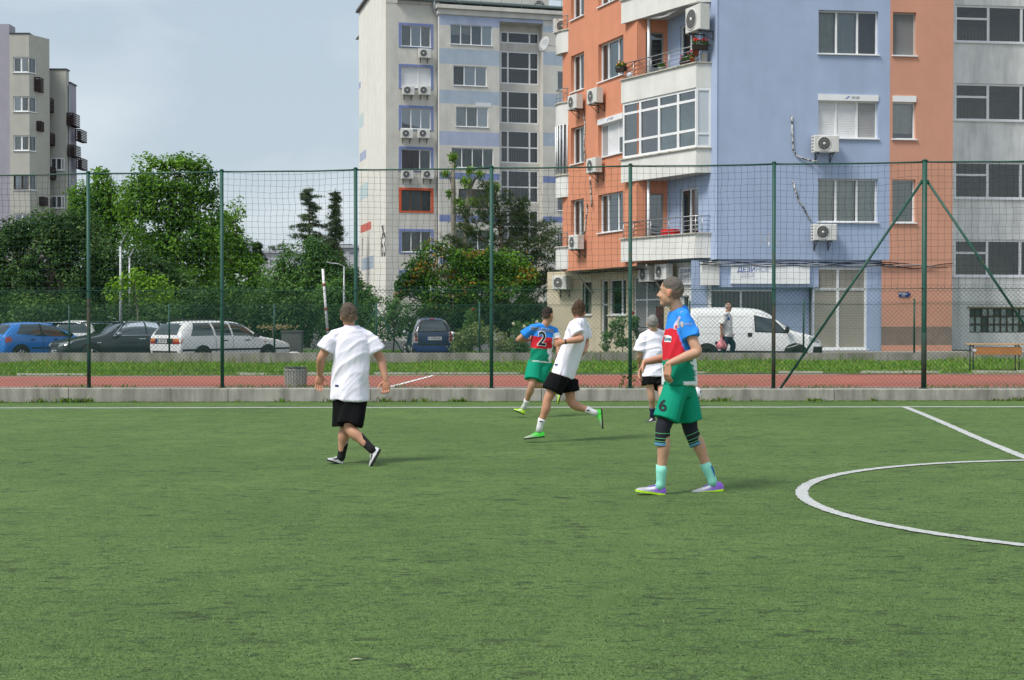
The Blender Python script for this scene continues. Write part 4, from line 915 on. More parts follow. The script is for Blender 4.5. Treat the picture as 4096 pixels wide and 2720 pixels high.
rt = FBF.P(BFL * .60, fz + .42, -.25); mb = MB(); mb.obox(rt + Vector((0, 0, .36)), FBF.e * .34, FBF.n * .18, (0, 0, .10), mat('red_cloth', (.62, .015, .02), .7, .1, 8, bump=.4, bscale=12)); rtb = mb.build('red_cushion', label='bright red cushion on the lowest balcony above the parapet', cat='cushion')
bv = rtb.modifiers.new('b', 'BEVEL'); bv.width = .06; bv.segments = 3
# washing lines under the top balcony
for i in range(4):
    p = FBF.P(1.5 + .13 * i, 12.0, -.08); q = FBF.P(2.65 + .13 * i, 12.02, -.1); m_ = (p + q) / 2 - Vector((0, 0, .10)); MB().tube([p, m_, q], .008, M_pvc, 5).build('clothes_line', bo)
# ---------------------------------------------------------------- the pale block numbered 63
M_63 = mat('grey_beige_render', (.62, .60, .55), .92, .08, 1.2, bump=.15, bscale=40, stain=.5, stain_scale=.55, stain_col=(.36, .35, .33))
M_63w = mat('cream_white_render', (.76, .735, .675), .92, .05, 1.2, bump=.1, bscale=40, stain=.18, stain_scale=.5)
M_lb = mat('light_blue_band', (.40, .47, .56), .92, .06, 1.5, stain=.3, stain_scale=.6); M_pb = mat('periwinkle_band', (.20, .25, .47), .92, .08, 1.5); M_ob = mat('orange_band', (.62, .11, .05), .9)
M_lilac = mat('lilac_band', (.40, .45, .60), .92, .06, 1.5, stain=.25, stain_scale=.6); M_redb = mat('red_band', (.62, .16, .13), .9); M_aqua = mat('pale_aqua_band', (.52, .62, .64), .9)
b63 = empty('apartment_block', (-8.597, 94, 0), 'pale grey apartment block with blue bands and the number 63', 'building')
F6 = Fac((-8.597, 94), 15); F6L = Fac((-8.597 - .26 * 16, 94 + .966 * 16), e=(.26, -.966)); LL = 16 / 1.0 * math.hypot(.26, .966)
Z6 = 23.9; S6 = 2.815; r0 = 20.2
aP = F6.a(1750); a2 = F6.a(1976)
c1 = (F6.a(1606), F6.a(1724)); ops = [(c1[0], c1[1], r0 - S6 * k, r0 - S6 * k + 1.42) for k in range(7)]
wall(F6, b63, 0, aP, -.1, Z6 - .8, ops, M_63, reveal=.14)
F6b = F6.off(.55); aP0 = F6b.a(1757); aQ = F6b.a(1998)
w2 = []
for k in range(7):
    u0, u1 = ((1802, 1969), (1813, 1947), (1824, 1953), (1806, 1974), (1835, 1955), (1815, 1960), (1815, 1960))[k]; z = 20.4 - S6 * k
    w2.append((F6b.a(u0), F6b.a(u1), z, z + 1.36))
def m6b(a, z):
    for k, (v0, v1) in enumerate(((64, 104), (196, 258), (362, 416), (527, 582))):
        if F6b.z(1850, v1) < z < F6b.z(1850, v0): return M_lilac if k in (0, 3) else M_lb
    for v0, v1 in ((691, 718), (861, 888), (1030, 1056)):
        if F6b.z(1850, v1) < z < F6b.z(1850, v0): return M_pb
    return M_63
cz = [F6b.z(1850, v) for v in (64, 104, 196, 258, 362, 416, 527, 582, 691, 718, 861, 888, 1030, 1056)]
wall(F6b, b63, aP0, aQ, -.1, Z6 - 1.5, w2, m6b, cutsz=cz, reveal=.12)
mb = MB(); mb.quad(F6.P(aP0, -.1), F6b.P(aP0, -.1), F6b.P(aP0, Z6 - 1.5), F6.P(aP0, Z6 - 1.5), M_63w); mb.build('wall', b63)
F6s = F6.off(-.35); s0, s1 = F6s.a(2000), F6s.a(2154)     # stair glazing, a little set back
srows = [(175, 129)] + [(337 + 158 * k, 207 + 158 * k) for k in range(6)]
sop = [(s0 + .02, s1, F6s.z(2077, v0), F6s.z(2077, v1)) for v0, v1 in srows]
wall(F6s, b63, s0 - .05, s1 + .5, -.1, Z6 - 1.8, sop, M_63, reveal=.08)
a3 = F6b.a(2172); a4 = F6b.a(2330)
def m6c(a, z):
    for v0, v1 in ((104, 130), (207, 261), (375, 427), (531, 585)):
        if F6b.z(2200, v1) < z < F6b.z(2200, v0): return M_lb
    for v0, v1 in ((705, 731), (866, 890)):
        if F6b.z(2200, v1) < z < F6b.z(2200, v0): return M_pb
    return M_63
cz = [F6b.z(2200, v) for v in (104, 130, 207, 261, 375, 427, 531, 585, 705, 731, 866, 890)]
side_w = [(F6b.a(2229), F6b.a(2260), 20.4 - S6 * k, 21.7 - S6 * k) for k in range(6)]
wall(F6b, b63, a3, a4, -.1, Z6 - 1.5, side_w, m6c, cutsz=cz)
mb = MB()
mb.quad(F6b.P(aQ, -.1), F6s.P(aQ, -.1), F6s.P(aQ, Z6 - 1.5), F6b.P(aQ, Z6 - 1.5), M_63); mb.quad(F6s.P(a3, -.1), F6b.P(a3, -.1), F6b.P(a3, Z6 - 1.5), F6s.P(a3, Z6 - 1.5), M_63)
mb.quad(F6s.P(aQ, Z6 - 1.8), F6s.P(a3, Z6 - 1.8), F6b.P(a3, Z6 - 1.75), F6b.P(aQ, Z6 - 1.75), M_63); mb.quad(F6b.P(aQ, Z6 - 1.76), F6b.P(a3, Z6 - 1.76), F6b.P(a3, Z6 - 1.5), F6b.P(aQ, Z6 - 1.5), M_lilac); mb.build('stair_recess', b63)
# cornice, parapet of the tall corner, roof
mb = MB(); F6b.box(mb, aP0 - .1, a4, Z6 - 1.5, Z6 - 1.12, -2, .10, M_63); F6b.box(mb, aP0 - .2, a4, Z6 - 1.12, Z6 - .86, -2, .28, M_63); F6.box(mb, .75, aP0 + .1, Z6 - .8, Z6 - .55, -2, .12, M_63); mb.build('cornice', b63)
mb = MB(); F6.box(mb, .75, a4, Z6 - .60, Z6 - .48, -3, .45, mat('green_gutter', (.10, .14, .14), .5)); mb.build('gutter', b63)
mb = MB(); F6.box(mb, 0, .75, Z6 - .81, Z6 + 1.1, -3, .02, M_63); mb.build('corner_pier', b63)
mb = MB(); mb.poly([F6.P(0, Z6 - .6), F6.P(a4, Z6 - .6), F6.P(a4, Z6 - .6, -14), F6.P(0, Z6 - .6, -14)], M_63); mb.quad(F6.P(a4, 0, .5), F6.P(a4, 0, -14), F6.P(a4, Z6 - .6, -14), F6.P(a4, Z6 - .6, .5), M_63); mb.build('roof', b63)
mb = MB(); F6.box(mb, F6.a(1870), F6.a(2230), Z6 - .5, Z6 + 2.8, -6, -2.2, M_63); mb.build('stair_tower', b63)
for u in (1685, 1835, 2190):
    a = F6.a(u); mb = MB(); F6.box(mb, a - .3, a + .3, Z6 - .5, Z6 + .1, -2.4, -1.7, M_63); ch = mb.build('chimney', b63)
    p = F6.P(a, Z6 + .12, -2.05); MB().lathe([(.5, 0), (.3, .22), (.25, .3), (.02, .34)], p, M_steel, 4, smooth=False).build('chimney_cowl', ch)
pts = [F6.P(lerp(.8, a4, t), 0, .2) for t in [i / 9 for i in range(10)]]; rail(b63, pts, Z6 + .45, 3, .42, .022, m=mat('roof_rail', (.30, .36, .36), .5))
# left gable, bright in the sun, with painted patches
gp = []
def gz(u, v): return F6L.uv(u, v)
for (u0, u1, v0, v1, m) in ((1437, 1445, 326, 352, M_lilac), (1438, 1456, 455, 510, M_aqua), (1440, 1466, 605, 640, M_lilac), (1440, 1474, 735, 795, M_aqua), (1443, 1485, 893, 925, M_redb), (1446, 1496, 1028, 1078, M_lb), (1446, 1507, 1188, 1210, M_lilac)):
    aa, bb = F6L.a(u0), F6L.a(u1); zz1, zz0 = F6L.uv((u0 + u1) / 2, v0)[1], F6L.uv((u0 + u1) / 2, v1)[1]; gp.append((aa, bb, zz0, zz1, m))
def mg(a, z):
    for g in gp:
        if g[0] < a < g[1] and g[2] < z < g[3]: return g[4]
    return M_63w
A0 = F6L.a(1438) - .1
wall(F6L, b63, max(A0, -.0), LL, -.1, Z6 + 1.1, [(F6L.a(1448), F6L.a(1453), 6.2, 7.6)], mg, cutsa=[x for g in gp for x in g[:2]], cutsz=[x for g in gp for x in g[2:4]])
mb = MB(); F6L.box(mb, A0 - .3, LL, Z6 + 1.1, Z6 + 1.28, -.3, .2, mat('roof_edge', (.12, .12, .12), .7)); mb.build('roof_edge', b63)
# rain pipe
p = F6.P(aP + .05, 0, .16); MB().tube([(p.x, p.y, 0), (p.x, p.y, Z6 - 1.6), F6.P(aP - .25, Z6 - 1.1, .2), F6.P(aP - .3, Z6 - .5, .35)], .11, mat('zinc_pipe', (.34, .38, .40), .45, metal=.4), 8).build('rain_pipe', b63)
# windows
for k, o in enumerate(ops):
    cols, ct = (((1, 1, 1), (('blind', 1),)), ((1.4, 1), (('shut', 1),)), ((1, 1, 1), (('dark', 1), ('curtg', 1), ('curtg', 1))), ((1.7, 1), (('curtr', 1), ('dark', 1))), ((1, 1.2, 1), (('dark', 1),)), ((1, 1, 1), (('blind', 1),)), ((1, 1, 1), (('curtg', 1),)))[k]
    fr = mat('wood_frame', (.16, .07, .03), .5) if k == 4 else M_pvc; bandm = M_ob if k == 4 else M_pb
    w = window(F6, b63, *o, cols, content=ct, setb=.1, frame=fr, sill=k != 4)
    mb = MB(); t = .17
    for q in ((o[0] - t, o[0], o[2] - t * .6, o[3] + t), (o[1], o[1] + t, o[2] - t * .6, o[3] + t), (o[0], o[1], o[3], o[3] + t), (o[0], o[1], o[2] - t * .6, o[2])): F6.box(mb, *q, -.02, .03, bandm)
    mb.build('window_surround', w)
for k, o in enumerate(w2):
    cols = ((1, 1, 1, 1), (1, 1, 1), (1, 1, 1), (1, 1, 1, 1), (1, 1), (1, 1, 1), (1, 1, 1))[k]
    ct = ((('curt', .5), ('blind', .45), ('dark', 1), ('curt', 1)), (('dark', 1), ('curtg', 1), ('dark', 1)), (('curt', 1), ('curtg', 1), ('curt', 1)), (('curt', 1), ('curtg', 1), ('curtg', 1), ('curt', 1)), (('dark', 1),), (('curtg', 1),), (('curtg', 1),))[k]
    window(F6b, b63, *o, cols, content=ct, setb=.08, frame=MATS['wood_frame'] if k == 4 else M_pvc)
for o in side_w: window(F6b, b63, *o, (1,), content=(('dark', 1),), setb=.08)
for k, o in enumerate(sop):
    w = window(F6s, b63, *o, (.42, 1.2, .5), rows=None if k == 0 else (.48,), setb=.03, content=(('dark', 1),), glass=MATS['stair_glass'], sill=False, bar=.09, name='stair_window', back=2.0, backm=mat('stair_shaft', (.05, .05, .053), .9))
    if k:
        sr = MB(); q = F6s.off(-.5); a = o[0] + .1
        while a < o[1]: sr.bar(q.P(a, o[2]), q.P(a, o[2] + 1.0), .02, mat('pale_rail', (.38, .39, .4), .5), 4); a += .17
        sr.bar(q.P(o[0], o[2] + 1.0), q.P(o[1], o[2] + 1.0), .03, MATS['pale_rail'], 4); sr.build('stair_railing', w)
# painted house number and ship emblem on the gable
M_gp = mat('grey_wall_paint', (.12, .115, .115), .9)
c0 = F6L.uv(1534, 985); text_obj('house_number', '63', 2.3, M_gp, F6L.P(c0[0], c0[1], .012), F6L.e, (0, 0, 1), b63, .03, sx=.92)
mb = MB(); q = lambda u, v: F6L.P(*F6L.uv(u, v), .012)
mb.poly([q(1525.5, 902), q(1532, 901), q(1536, 926), q(1535.5, 940), q(1527, 943), q(1531.5, 930)], M_gp); mb.poly([q(1534.5, 896), q(1536, 902), q(1537.5, 921), q(1535.8, 917)], M_gp)
for i in range(3): u = 1523 + 6.3 * i; mb.poly([q(u, 957 - i * 4), q(u + 2.2, 951 - i * 4), q(u + 4.2, 956 - i * 4), q(u + 6.5, 948 - i * 4), q(u + 6.5, 951 - i * 4), q(u + 4.2, 960 - i * 4), q(u + 2.2, 954 - i * 4)], M_gp)
mb.build('ship_emblem', b63)
mb = MB(); F6b.box(mb, F6b.a(1903), F6b.a(1965), F6b.z(1930, 427), F6b.z(1930, 411), 0, .012, mat('plaster_patch', (.66, .68, .70), .9)); mb.build('plaster_patch', b63)
# air conditioners of block 63
for u, v, lb in ((1698, 232, 'single air conditioner below the topmost window of block 63'), (1633, 380, 'left air conditioner under the shuttered window of block 63'), (1698, 380, 'right air conditioner under the shuttered window of block 63'),
                 (1627, 553, 'left dark fan air conditioner on block 63, second pair down'), (1695, 553, 'right dark fan air conditioner on block 63, second pair down'), (1629, 716, 'left air conditioner below the dark red curtain window'), (1711, 716, 'right air conditioner below the dark red curtain window')):
    a, z = F6.uv(u, v, .3); aircon(F6, a, z, lb, w=.84, h=.62, dp=.3, gap=.12, group='air conditioners on block 63')

# ---------------------------------------------------------------- grey and mauve block at the left edge
M_mauve = mat('mauve_render', (.36, .35, .41), .92, .06, 1.2, stain=.2, stain_scale=.5); M_putty = mat('putty_render', (.46, .455, .41), .92, .06, 1.2, stain=.2, stain_scale=.5)
bl = empty('apartment_block', (-36, 100, 0), 'stepped mauve and putty apartment block at the left edge', 'building')
M_cage = mat('dark_brown_slats', (.035, .02, .022), .6)
def yat(Y): return lambda u: (u - CX) / FPX * Y
def zat(v, Y): return 1.55 + (HOR - v) * Y / FPX
def lbox(name, u0, u1, Y0, Y1, vt, m, parent=bl, zb=-.1):
    x0, x1 = yat(Y0)(u0), yat(Y0)(u1); mb = MB(); mb.box((x0, Y0, zb), (x1, Y1, zat(vt, Y0)), m); return mb.build(name, parent)
lbox('wall', -420, 44, 100, 101.2, 100, M_mauve)
x0, x1 = yat(99.2)(44), yat(99.2)(122); FLa = Fac((x0, 99.2), 0); WA = x1 - x0
lo = [(.25, WA - .02, zat(293, 99.2) - 2.81 * k, zat(231, 99.2) - 2.81 * k) for k in range(5)]
wall(FLa, bl, 0, WA, -.1, zat(140, 99.2), lo, M_putty)
FLb = Fac((x1, 99.2), e=(1, 2.1)); wall(FLb, bl, 0, 2.0, -.1, zat(140, 99.2), [(.02, .7, o[2], o[3]) for o in lo], M_putty)
mb = MB(); mb.box((x0, 99.15, zat(140, 99.2) + .01), (x1 + .05, 100.4, zat(140, 99.2) + .09), M_steel); mb.quad(FLa.P(0, -.1), FLa.P(0, zat(140, 99.2)), (x0, 101, zat(140, 99.2)), (x0, 101, -.1), M_putty); mb.build('roof_edge', bl)
for k, o in enumerate(lo):
    window(FLa, bl, *o, (1, .95), content=((('curtg', 1), ('dark', 1)), (('curt', 1),), (('curt', 1), ('curtg', 1)), (('curt', .7), ('curt', .7)), (('curtg', 1),))[k], setb=.08, frame=MATS['brown_frame'] if k == 3 else M_pvc, bar=.09)
    window(FLb, bl, .02, .7, o[2], o[3], (1,), content=(('curtg', 1),), setb=.06, bar=.06)
for i, (u0, u1, Y0, Y1, vt, m) in enumerate(((40, 141, 100.5, 102.15, 172, M_mauve), (141, 176, 101.6, 102.2, 240, M_putty), (90, 268, 102.1, 102.85, 282, M_putty), (200, 284, 102.8, 104.3, 335, M_mauve))):
    lbox('wall', u0, u1, Y0, Y1, vt, m); x0_, x1_ = yat(Y0)(u0) - .15, yat(Y0)(u1) + .25; z_ = zat(vt, Y0); mb = MB(); mb.box((x0_ + .1, Y0 - .06, z_ + .01), (x1_ - .17, Y1, z_ + .09), M_steel); mb.build('roof_edge', bl)
FLc = Fac((yat(102.1)(190), 102.08), 0)
for k in range(4):
    z0_, z1_ = zat(682, 102) - 2.81 * k, zat(632, 102) - 2.81 * k; window(FLc, bl, FLc.a(206), FLc.a(262), z0_, z1_, (1, .9, .5), content=(('dark', 1), ('curt', 1)), setb=-.03, bar=.08, back=.02)
for u, Y in ((142, 100.4), (173, 101.5), (277, 102.7), (281, 102.6)):
    x = yat(Y)(u); MB().tube([(x, Y, 0), (x, Y, zat(190 if u < 150 else (262 if u < 200 else 345), Y))], .07, MATS['zinc_pipe'], 8).build('rain_pipe', bl)
def cage(u0, u1, v0, v1, Y, label):
    x0, x1 = yat(Y)(u0), yat(Y)(u1); z1, z0 = zat(v0, Y), zat(v1, Y) + .15; d = 1.0; root = empty('slatted_cage', ((x0 + x1) / 2, Y, z0), label, 'equipment cage', 'slatted cages on the left block'); w = x1 - x0 - .25
    n = 7
    for i in range(n):
        z = lerp(z0, z1, i / (n - 1)); mb = MB(); mb.box((x0, Y, z - .045), (x0 + w, Y + .03, z + .045), M_cage); mb.box((x0 + w, Y + .031, z - .045), (x0 + w + .03, Y + d * 1.6, z + .045), M_cage); mb.build('slat', root)
    mb = MB()
    for x in (x0 + .03, x0 + w * .5, x0 + w - .03): mb.box((x - .03, Y + .031, z0 - .05), (x + .03, Y + .07, z1 + .05), M_cage)
    for i in range(6): y = Y + .1 + i * d * 1.5 / 5; mb.box((x0, y, z0 - .07), (x0 + w, y + .05, z0 - .03), M_cage)
    mb.build('cage_frame', root); mb = MB(); mb.box((x0 + .15, Y + .2, z0), (x0 + w - .1, Y + .7, z1 - .1), mat('cage_inside', (.08, .07, .07), .8)); mb.build('cage_unit', root)
for i, (u0, u1, v0, v1, Y) in enumerate(((128, 176, 313, 372, 99.6), (163, 211, 392, 449, 100.9), (144, 180, 488, 530, 99.8), (170, 217, 533, 583, 101), (175, 221, 670, 719, 101), (153, 192, 790, 828, 100), (269, 309, 455, 507, 102.2), (303, 337, 520, 568, 103), (274, 312, 582, 630, 102.2), (306, 339, 634, 680, 103))):
    cage(u0, u1, v0, v1, Y, ('topmost dark slatted cage on the left block', 'dark slatted cage just right of the topmost one', 'dark slatted cage with a box on top beside the third window', 'long dark slatted cage right of the third window', 'dark slatted cage crossing the net cable height', 'lowest dark slatted cage just above the hedge', 'upper dark slatted cage on the far wing', 'see through slatted cage sticking out at the far corner', 'second dark slatted cage down on the far wing', 'lower corner dark slatted cage on the far wing')[i])
# ---------------------------------------------------------------- pale far buildings over the trees
M_far = mat('far_pale_render', (.46, .47, .50), .95, .05, .3); M_fard = mat('far_dark', (.16, .18, .21), .8)
def far(name, label, u0, u1, vt, Y, extra=()):
    x0, x1 = yat(Y)(u0), yat(Y)(u1); z = zat(vt, Y); root = empty(name, ((x0 + x1) / 2, Y, 0), label, 'building'); mb = MB(); mb.box((x0, Y, 0), (x1, Y + 10, z), M_far); mb.build('wall', root)
    mb = MB(); mb.box((x0 - .3, Y - .3, z + .01), (x1 + .3, Y + 10.2, z + .35), M_far); mb.build('roof_edge', root)
    for (a, b, c, d, m) in extra: mb = MB(); mb.box((yat(Y)(a), Y - .05, zat(d, Y)), (yat(Y)(b), Y + .2, zat(c, Y)), m); mb.build('window', root)
    return root
far('far_building', 'low pale building with a flat roof far behind the trees', 1050, 1172, 1012, 190, ((1080, 1094, 1038, 1050, M_fard), (1100, 1108, 1038, 1050, M_fard), (1056, 1066, 1022, 1030, M_fard)))
r = far('far_building', 'pale building with dark roof windows far behind the spruce', 1310, 1470, 992, 180, ((1374, 1394, 982, 992, M_fard), (1400, 1420, 1008, 1016, M_fard), (1340, 1356, 1006, 1018, M_fard)))
mb = MB(); mb.box((yat(180)(1310), 180.5, zat(990, 180)), (yat(180)(1400), 184, zat(978, 180)), M_far); mb.build('roof_house', r); mb = MB(); mb.box((yat(180)(1305), 180.3, zat(979, 180)), (yat(180)(1405), 184.2, zat(976, 180)), M_fard); mb.build('roof_house_top', r)
far('far_building', 'narrow blue grey building corner beside the tall plane tree', 976, 996, 972, 200)
far('far_building', 'small pale gable far behind between the two tree groups', 1086, 1118, 996, 210)
# ================================================================== trees, shrubs and hedges
M_leaf = mat('leaf', (.1, .2, .03), .7, attr='col', spec=.14, transl=.32)
M_bark = mat('bark', (.10, .08, .06), .95, .3, 9, bump=.6, bscale=40, aniso=(1, 1, .3)); M_barkp = mat('pale_bark', (.22, .20, .16), .95, .3, 7, bump=.5, bscale=30)
def unit(n): v = rng.normal(size=(n, 3)); return v / np.linalg.norm(v, axis=1)[:, None]
def leaf_mesh(P, N, size, cols, aspect=.6, fold=.18):
    n = len(P); s = size * rng.uniform(.65, 1.35, n)[:, None]; N = N / np.linalg.norm(N, axis=1)[:, None]
    t = np.cross(N, unit(n)); t /= np.linalg.norm(t, axis=1)[:, None] + 1e-9; b = np.cross(N, t)
    V = np.stack([P - t * s * .5, P + b * s * aspect * .5 + N * s * fold, P + t * s * .5, P - b * s * aspect * .5 + N * s * fold], axis=1).reshape(-1, 3)
    k = np.arange(n)[:, None] * 4; F = np.concatenate([k + np.array([[0, 1, 2]]), k + np.array([[0, 2, 3]])]); return V, F, np.repeat(cols, 4, axis=0)
def noise3(P, f, seed):                                  # cheap smooth noise from a few waves
    r = np.random.default_rng(seed); o = np.zeros(len(P))
    for i in range(7): k = r.normal(size=3) * f * (1 + .5 * (i % 3)); o += np.sin(P @ k + r.uniform(0, 6.28))
    return o / 7 ** .5
def crown_points(blobs, Y, n, gap=.0, freq=1.1, seed=1, inner=.35):
    """blobs in photograph pixels (u, v, ru, rv[, dY]) at depth Y; leaves fill a thick shell, thinned in clumps"""
    w = np.array([b[2] * b[3] for b in blobs], float); w /= w.sum(); out = []; nor = []
    for b, q in zip(blobs, w):
        m = int(n * q * 1.9) + 8; c = at(b[0], b[1], Y + (b[4] if len(b) > 4 else 0)); s = Y / FPX; d = unit(m); r = (inner + (1 - inner) * rng.random(m) ** .6)
        r *= 1 + .24 * noise3(d * 2.2, 1.6, seed + int(abs(b[0]))) ; p = np.array(c) + d * np.array([b[2] * s, min(b[2], b[3]) * s, b[3] * s]) * r[:, None]
        keep = noise3(p, freq, seed) > -gap if gap < 9 else np.ones(m, bool); keep |= rng.random(m) < .12
        out.append(p[keep]); nor.append(d[keep] * .8 + np.array([0, 0, .55]) + unit(keep.sum()) * .75)
    P = np.concatenate(out); N = np.concatenate(nor)
    if len(P) > n: i = rng.permutation(len(P))[:n]; P, N = P[i], N[i]
    return P, N
def palette(P, pal, seed, f=.9, tip=None, tips=.0):
    pal = np.array(pal); k = (noise3(P, f, seed + 5) * .22 + .5 + rng.normal(0, .2, len(P))).clip(0, .999); c = pal[(k * len(pal)).astype(int)] * rng.uniform(.78, 1.22, (len(P), 1))
    if tip is not None: z = P[:, 2]; h = (z - z.min()) / (np.ptp(z) + 1e-6); m = (noise3(P, 2.3, seed + 9) > .55) & (rng.random(len(P)) < tips * (.35 + h)); c[m] = np.array(tip) * rng.uniform(.7, 1.2, (m.sum(), 1))
    return c
def tree(name, label, Y, blobs, n, size, pal, trunk, cat='tree', gap=.25, freq=1.1, seed=1, group=None, tip=None, tips=0, bark=None, limbs=True, aspect=.6, inner=.35, kind='crown', tr=.16):
    base = at(trunk[0], HOR, Y); base.z = st_z(sw(base)[0]) - .03; root = empty(name, base, label, cat, group); bark = bark or M_bark
    top = at(trunk[0] + (trunk[2] if len(trunk) > 2 else 0), trunk[1], Y)
    o = MB(); m1 = base.lerp(top, .5) + Vector((.08, .05, 0)); o.tube([base, m1, top], [tr, tr * .75, tr * .4], bark, 8); tk = o.build('trunk', root)
    if limbs:
        lb = MB(); rr = random.Random(seed)
        for b in blobs:
            c = at(b[0], b[1], Y + (b[4] if len(b) > 4 else 0)); q = m1.lerp(top, rr.uniform(.1, .9)); mid = q.lerp(c, .55) + Vector((rr.uniform(-.2, .2), rr.uniform(-.2, .2), -.1)); lb.tube([q, mid, c + Vector((0, 0, .3))], [tr * .42, tr * .26, tr * .08], bark, 6)
            for k in range(3): e = c + Vector((rr.uniform(-1, 1) * b[2], rr.uniform(-1, 1) * b[2], rr.uniform(-.3, 1) * b[3])) * (Y / FPX * .75); lb.tube([mid.lerp(c, .6), e], [tr * .14, tr * .05], bark, 5)
        lb.build('limbs', root)
    P, N = crown_points(blobs, Y, n, gap, freq, seed, inner); V, F, C = leaf_mesh(P, N, size, palette(P, pal, seed, tip=tip, tips=tips), aspect); raw(kind, V, F, M_leaf, root, colors=C)
    return root
G_plane = [(.06, .145, .02), (.09, .20, .026), (.13, .27, .034), (.19, .35, .045)]
G_dark = [(.026, .064, .020), (.042, .098, .028), (.072, .15, .042), (.15, .26, .085)]
G_mid = [(.048, .115, .038), (.075, .165, .048), (.105, .22, .06), (.15, .285, .075)]
G_lime = [(.13, .27, .025), (.18, .35, .03), (.24, .42, .045), (.10, .21, .02)]
# the tall plane tree and its neighbours
tree('plane_tree', 'tall bright green plane tree behind the parked cars, highest of the left trees', 76,
     [(620, 720, 95, 100), (720, 690, 95, 85), (800, 740, 85, 110), (560, 800, 90, 110), (690, 830, 130, 120), (820, 880, 90, 110), (610, 930, 110, 110), (740, 980, 130, 110), (850, 1000, 90, 100), (680, 1100, 170, 120)], 21000, .20, G_plane, (690, 760), seed=3, gap=.3, freq=1.3, tr=.24, group='trees behind the parked cars')
tree('plane_tree', 'green plane tree with a pointed top left of the tallest tree', 80,
     [(405, 720, 45, 60), (390, 790, 75, 65), (330, 800, 60, 70), (470, 820, 80, 90), (350, 880, 90, 90), (450, 930, 110, 100)], 8500, .20, G_plane, (410, 760), seed=5, gap=.25, freq=1.3, group='trees behind the parked cars')
tree('plane_tree', 'green tree edging the gap of sky beside the conifers', 84,
     [(940, 840, 42, 60), (915, 900, 70, 70), (900, 990, 90, 90), (960, 1030, 70, 90), (1000, 1100, 80, 90), (900, 1130, 130, 110)], 9000, .20, G_plane, (930, 880), seed=8, gap=.25, freq=1.2, group='trees behind the parked cars')
tree('dark_evergreen', 'large dark evergreen tree at the left edge behind the blue car', 60,
     [(60, 940, 80, 75), (190, 920, 110, 90), (310, 930, 110, 90), (400, 990, 90, 90), (40, 1050, 110, 110), (170, 1060, 130, 130), (320, 1080, 130, 120), (430, 1110, 80, 110), (-60, 980, 90, 120), (100, 1190, 190, 110), (320, 1200, 170, 100)], 26000, .15, G_dark, (200, 1000), seed=12, gap=.35, freq=1.9, tip=(.16, .22, .07), tips=.16, tr=.2, group='trees behind the parked cars')
tree('dark_evergreen', 'dense dark foliage tree right above the black car', 66,
     [(520, 1090, 110, 130), (640, 1120, 110, 120), (560, 1190, 150, 110), (720, 1190, 120, 100)], 11000, .16, G_dark, (590, 1080), seed=15, gap=.3, freq=1.6, group='trees behind the parked cars')
tree('ash_tree', 'broad mid green tree in front of the two conifers', 72,
     [(1240, 1000, 65, 60), (1160, 1050, 75, 70), (1290, 1050, 80, 70), (1220, 1080, 110, 80), (1130, 1120, 90, 80), (1330, 1130, 80, 80), (1230, 1180, 140, 100), (1400, 1130, 45, 70)], 14000, .17, G_mid, (1230, 1030), seed=18, gap=.3, freq=1.5, group='trees behind the parked cars')
tree('ash_tree', 'green leafy tree low beside the pale block 63 gable', 68,
     [(1330, 1180, 70, 70), (1400, 1230, 50, 90), (1290, 1240, 90, 90), (1360, 1290, 90, 80)], 8000, .15, G_mid, (1340, 1200), seed=21, gap=.3, freq=1.6, tr=.1, group='trees behind the parked cars')
for i, (u, v, ru, rv, Y, lb) in enumerate(((130, 1270, 260, 90, 55, 'dark hedge behind the blue car at the left edge'), (560, 1270, 210, 95, 56, 'dark hedge behind the black car'), (900, 1250, 190, 110, 57, 'dark hedge behind the white estate car'), (1150, 1270, 150, 100, 57, 'dark hedge left of the red and white barrier pole'), (1390, 1300, 110, 80, 60, 'dark hedge at the foot of the block 63 gable'))):
    tree('hedge', lb, Y, [(u - ru * .5, v, ru * .55, rv), (u, v - 10, ru * .5, rv), (u + ru * .5, v, ru * .55, rv), (u - ru * .2, v + 50, ru * .7, rv * .7), (u + ru * .3, v + 50, ru * .7, rv * .7)], 7500, .13, G_dark, (u, v), cat='hedge', seed=30 + i, gap=.5, freq=2.0, limbs=False, group='hedge behind the parked cars', kind='foliage', tr=.08)
for i, (u, v, ru, rv, Y, lb) in enumerate(((40, 1180, 230, 120, 88, 'far green thicket filling the gap at the left edge'), (420, 1190, 230, 130, 92, 'far green thicket under the pointed plane tree'), (800, 1190, 230, 130, 92, 'far green thicket under the tallest plane tree'), (1120, 1200, 190, 110, 90, 'far green thicket left of the cedar'), (1390, 1220, 120, 110, 82, 'far green thicket touching the block 63 gable'))):
    tree('thicket', lb, Y, [(u - ru * .5, v, ru * .5, rv), (u + ru * .05, v - 30, ru * .45, rv), (u + ru * .5, v, ru * .5, rv), (u, v + 60, ru * .9, rv * .7)], 5500, .24, G_mid, (u, v), cat='thicket', seed=130 + i, gap=.6, freq=1.3, limbs=False, group='far thickets behind the trees', kind='foliage', tr=.1)
# young tree with big lime leaves
yt = tree('young_tree', 'small young tree with bright lime green leaves behind the black car', 49,
     [(545, 1110, 60, 40), (480, 1150, 60, 40), (620, 1130, 70, 45), (670, 1165, 45, 40), (560, 1170, 90, 40), (450, 1185, 40, 30), (640, 1190, 60, 25)], 900, .16, G_lime, (545, 1125, -6), seed=41, gap=9, aspect=.5, tr=.035, bark=M_barkp, inner=.1)
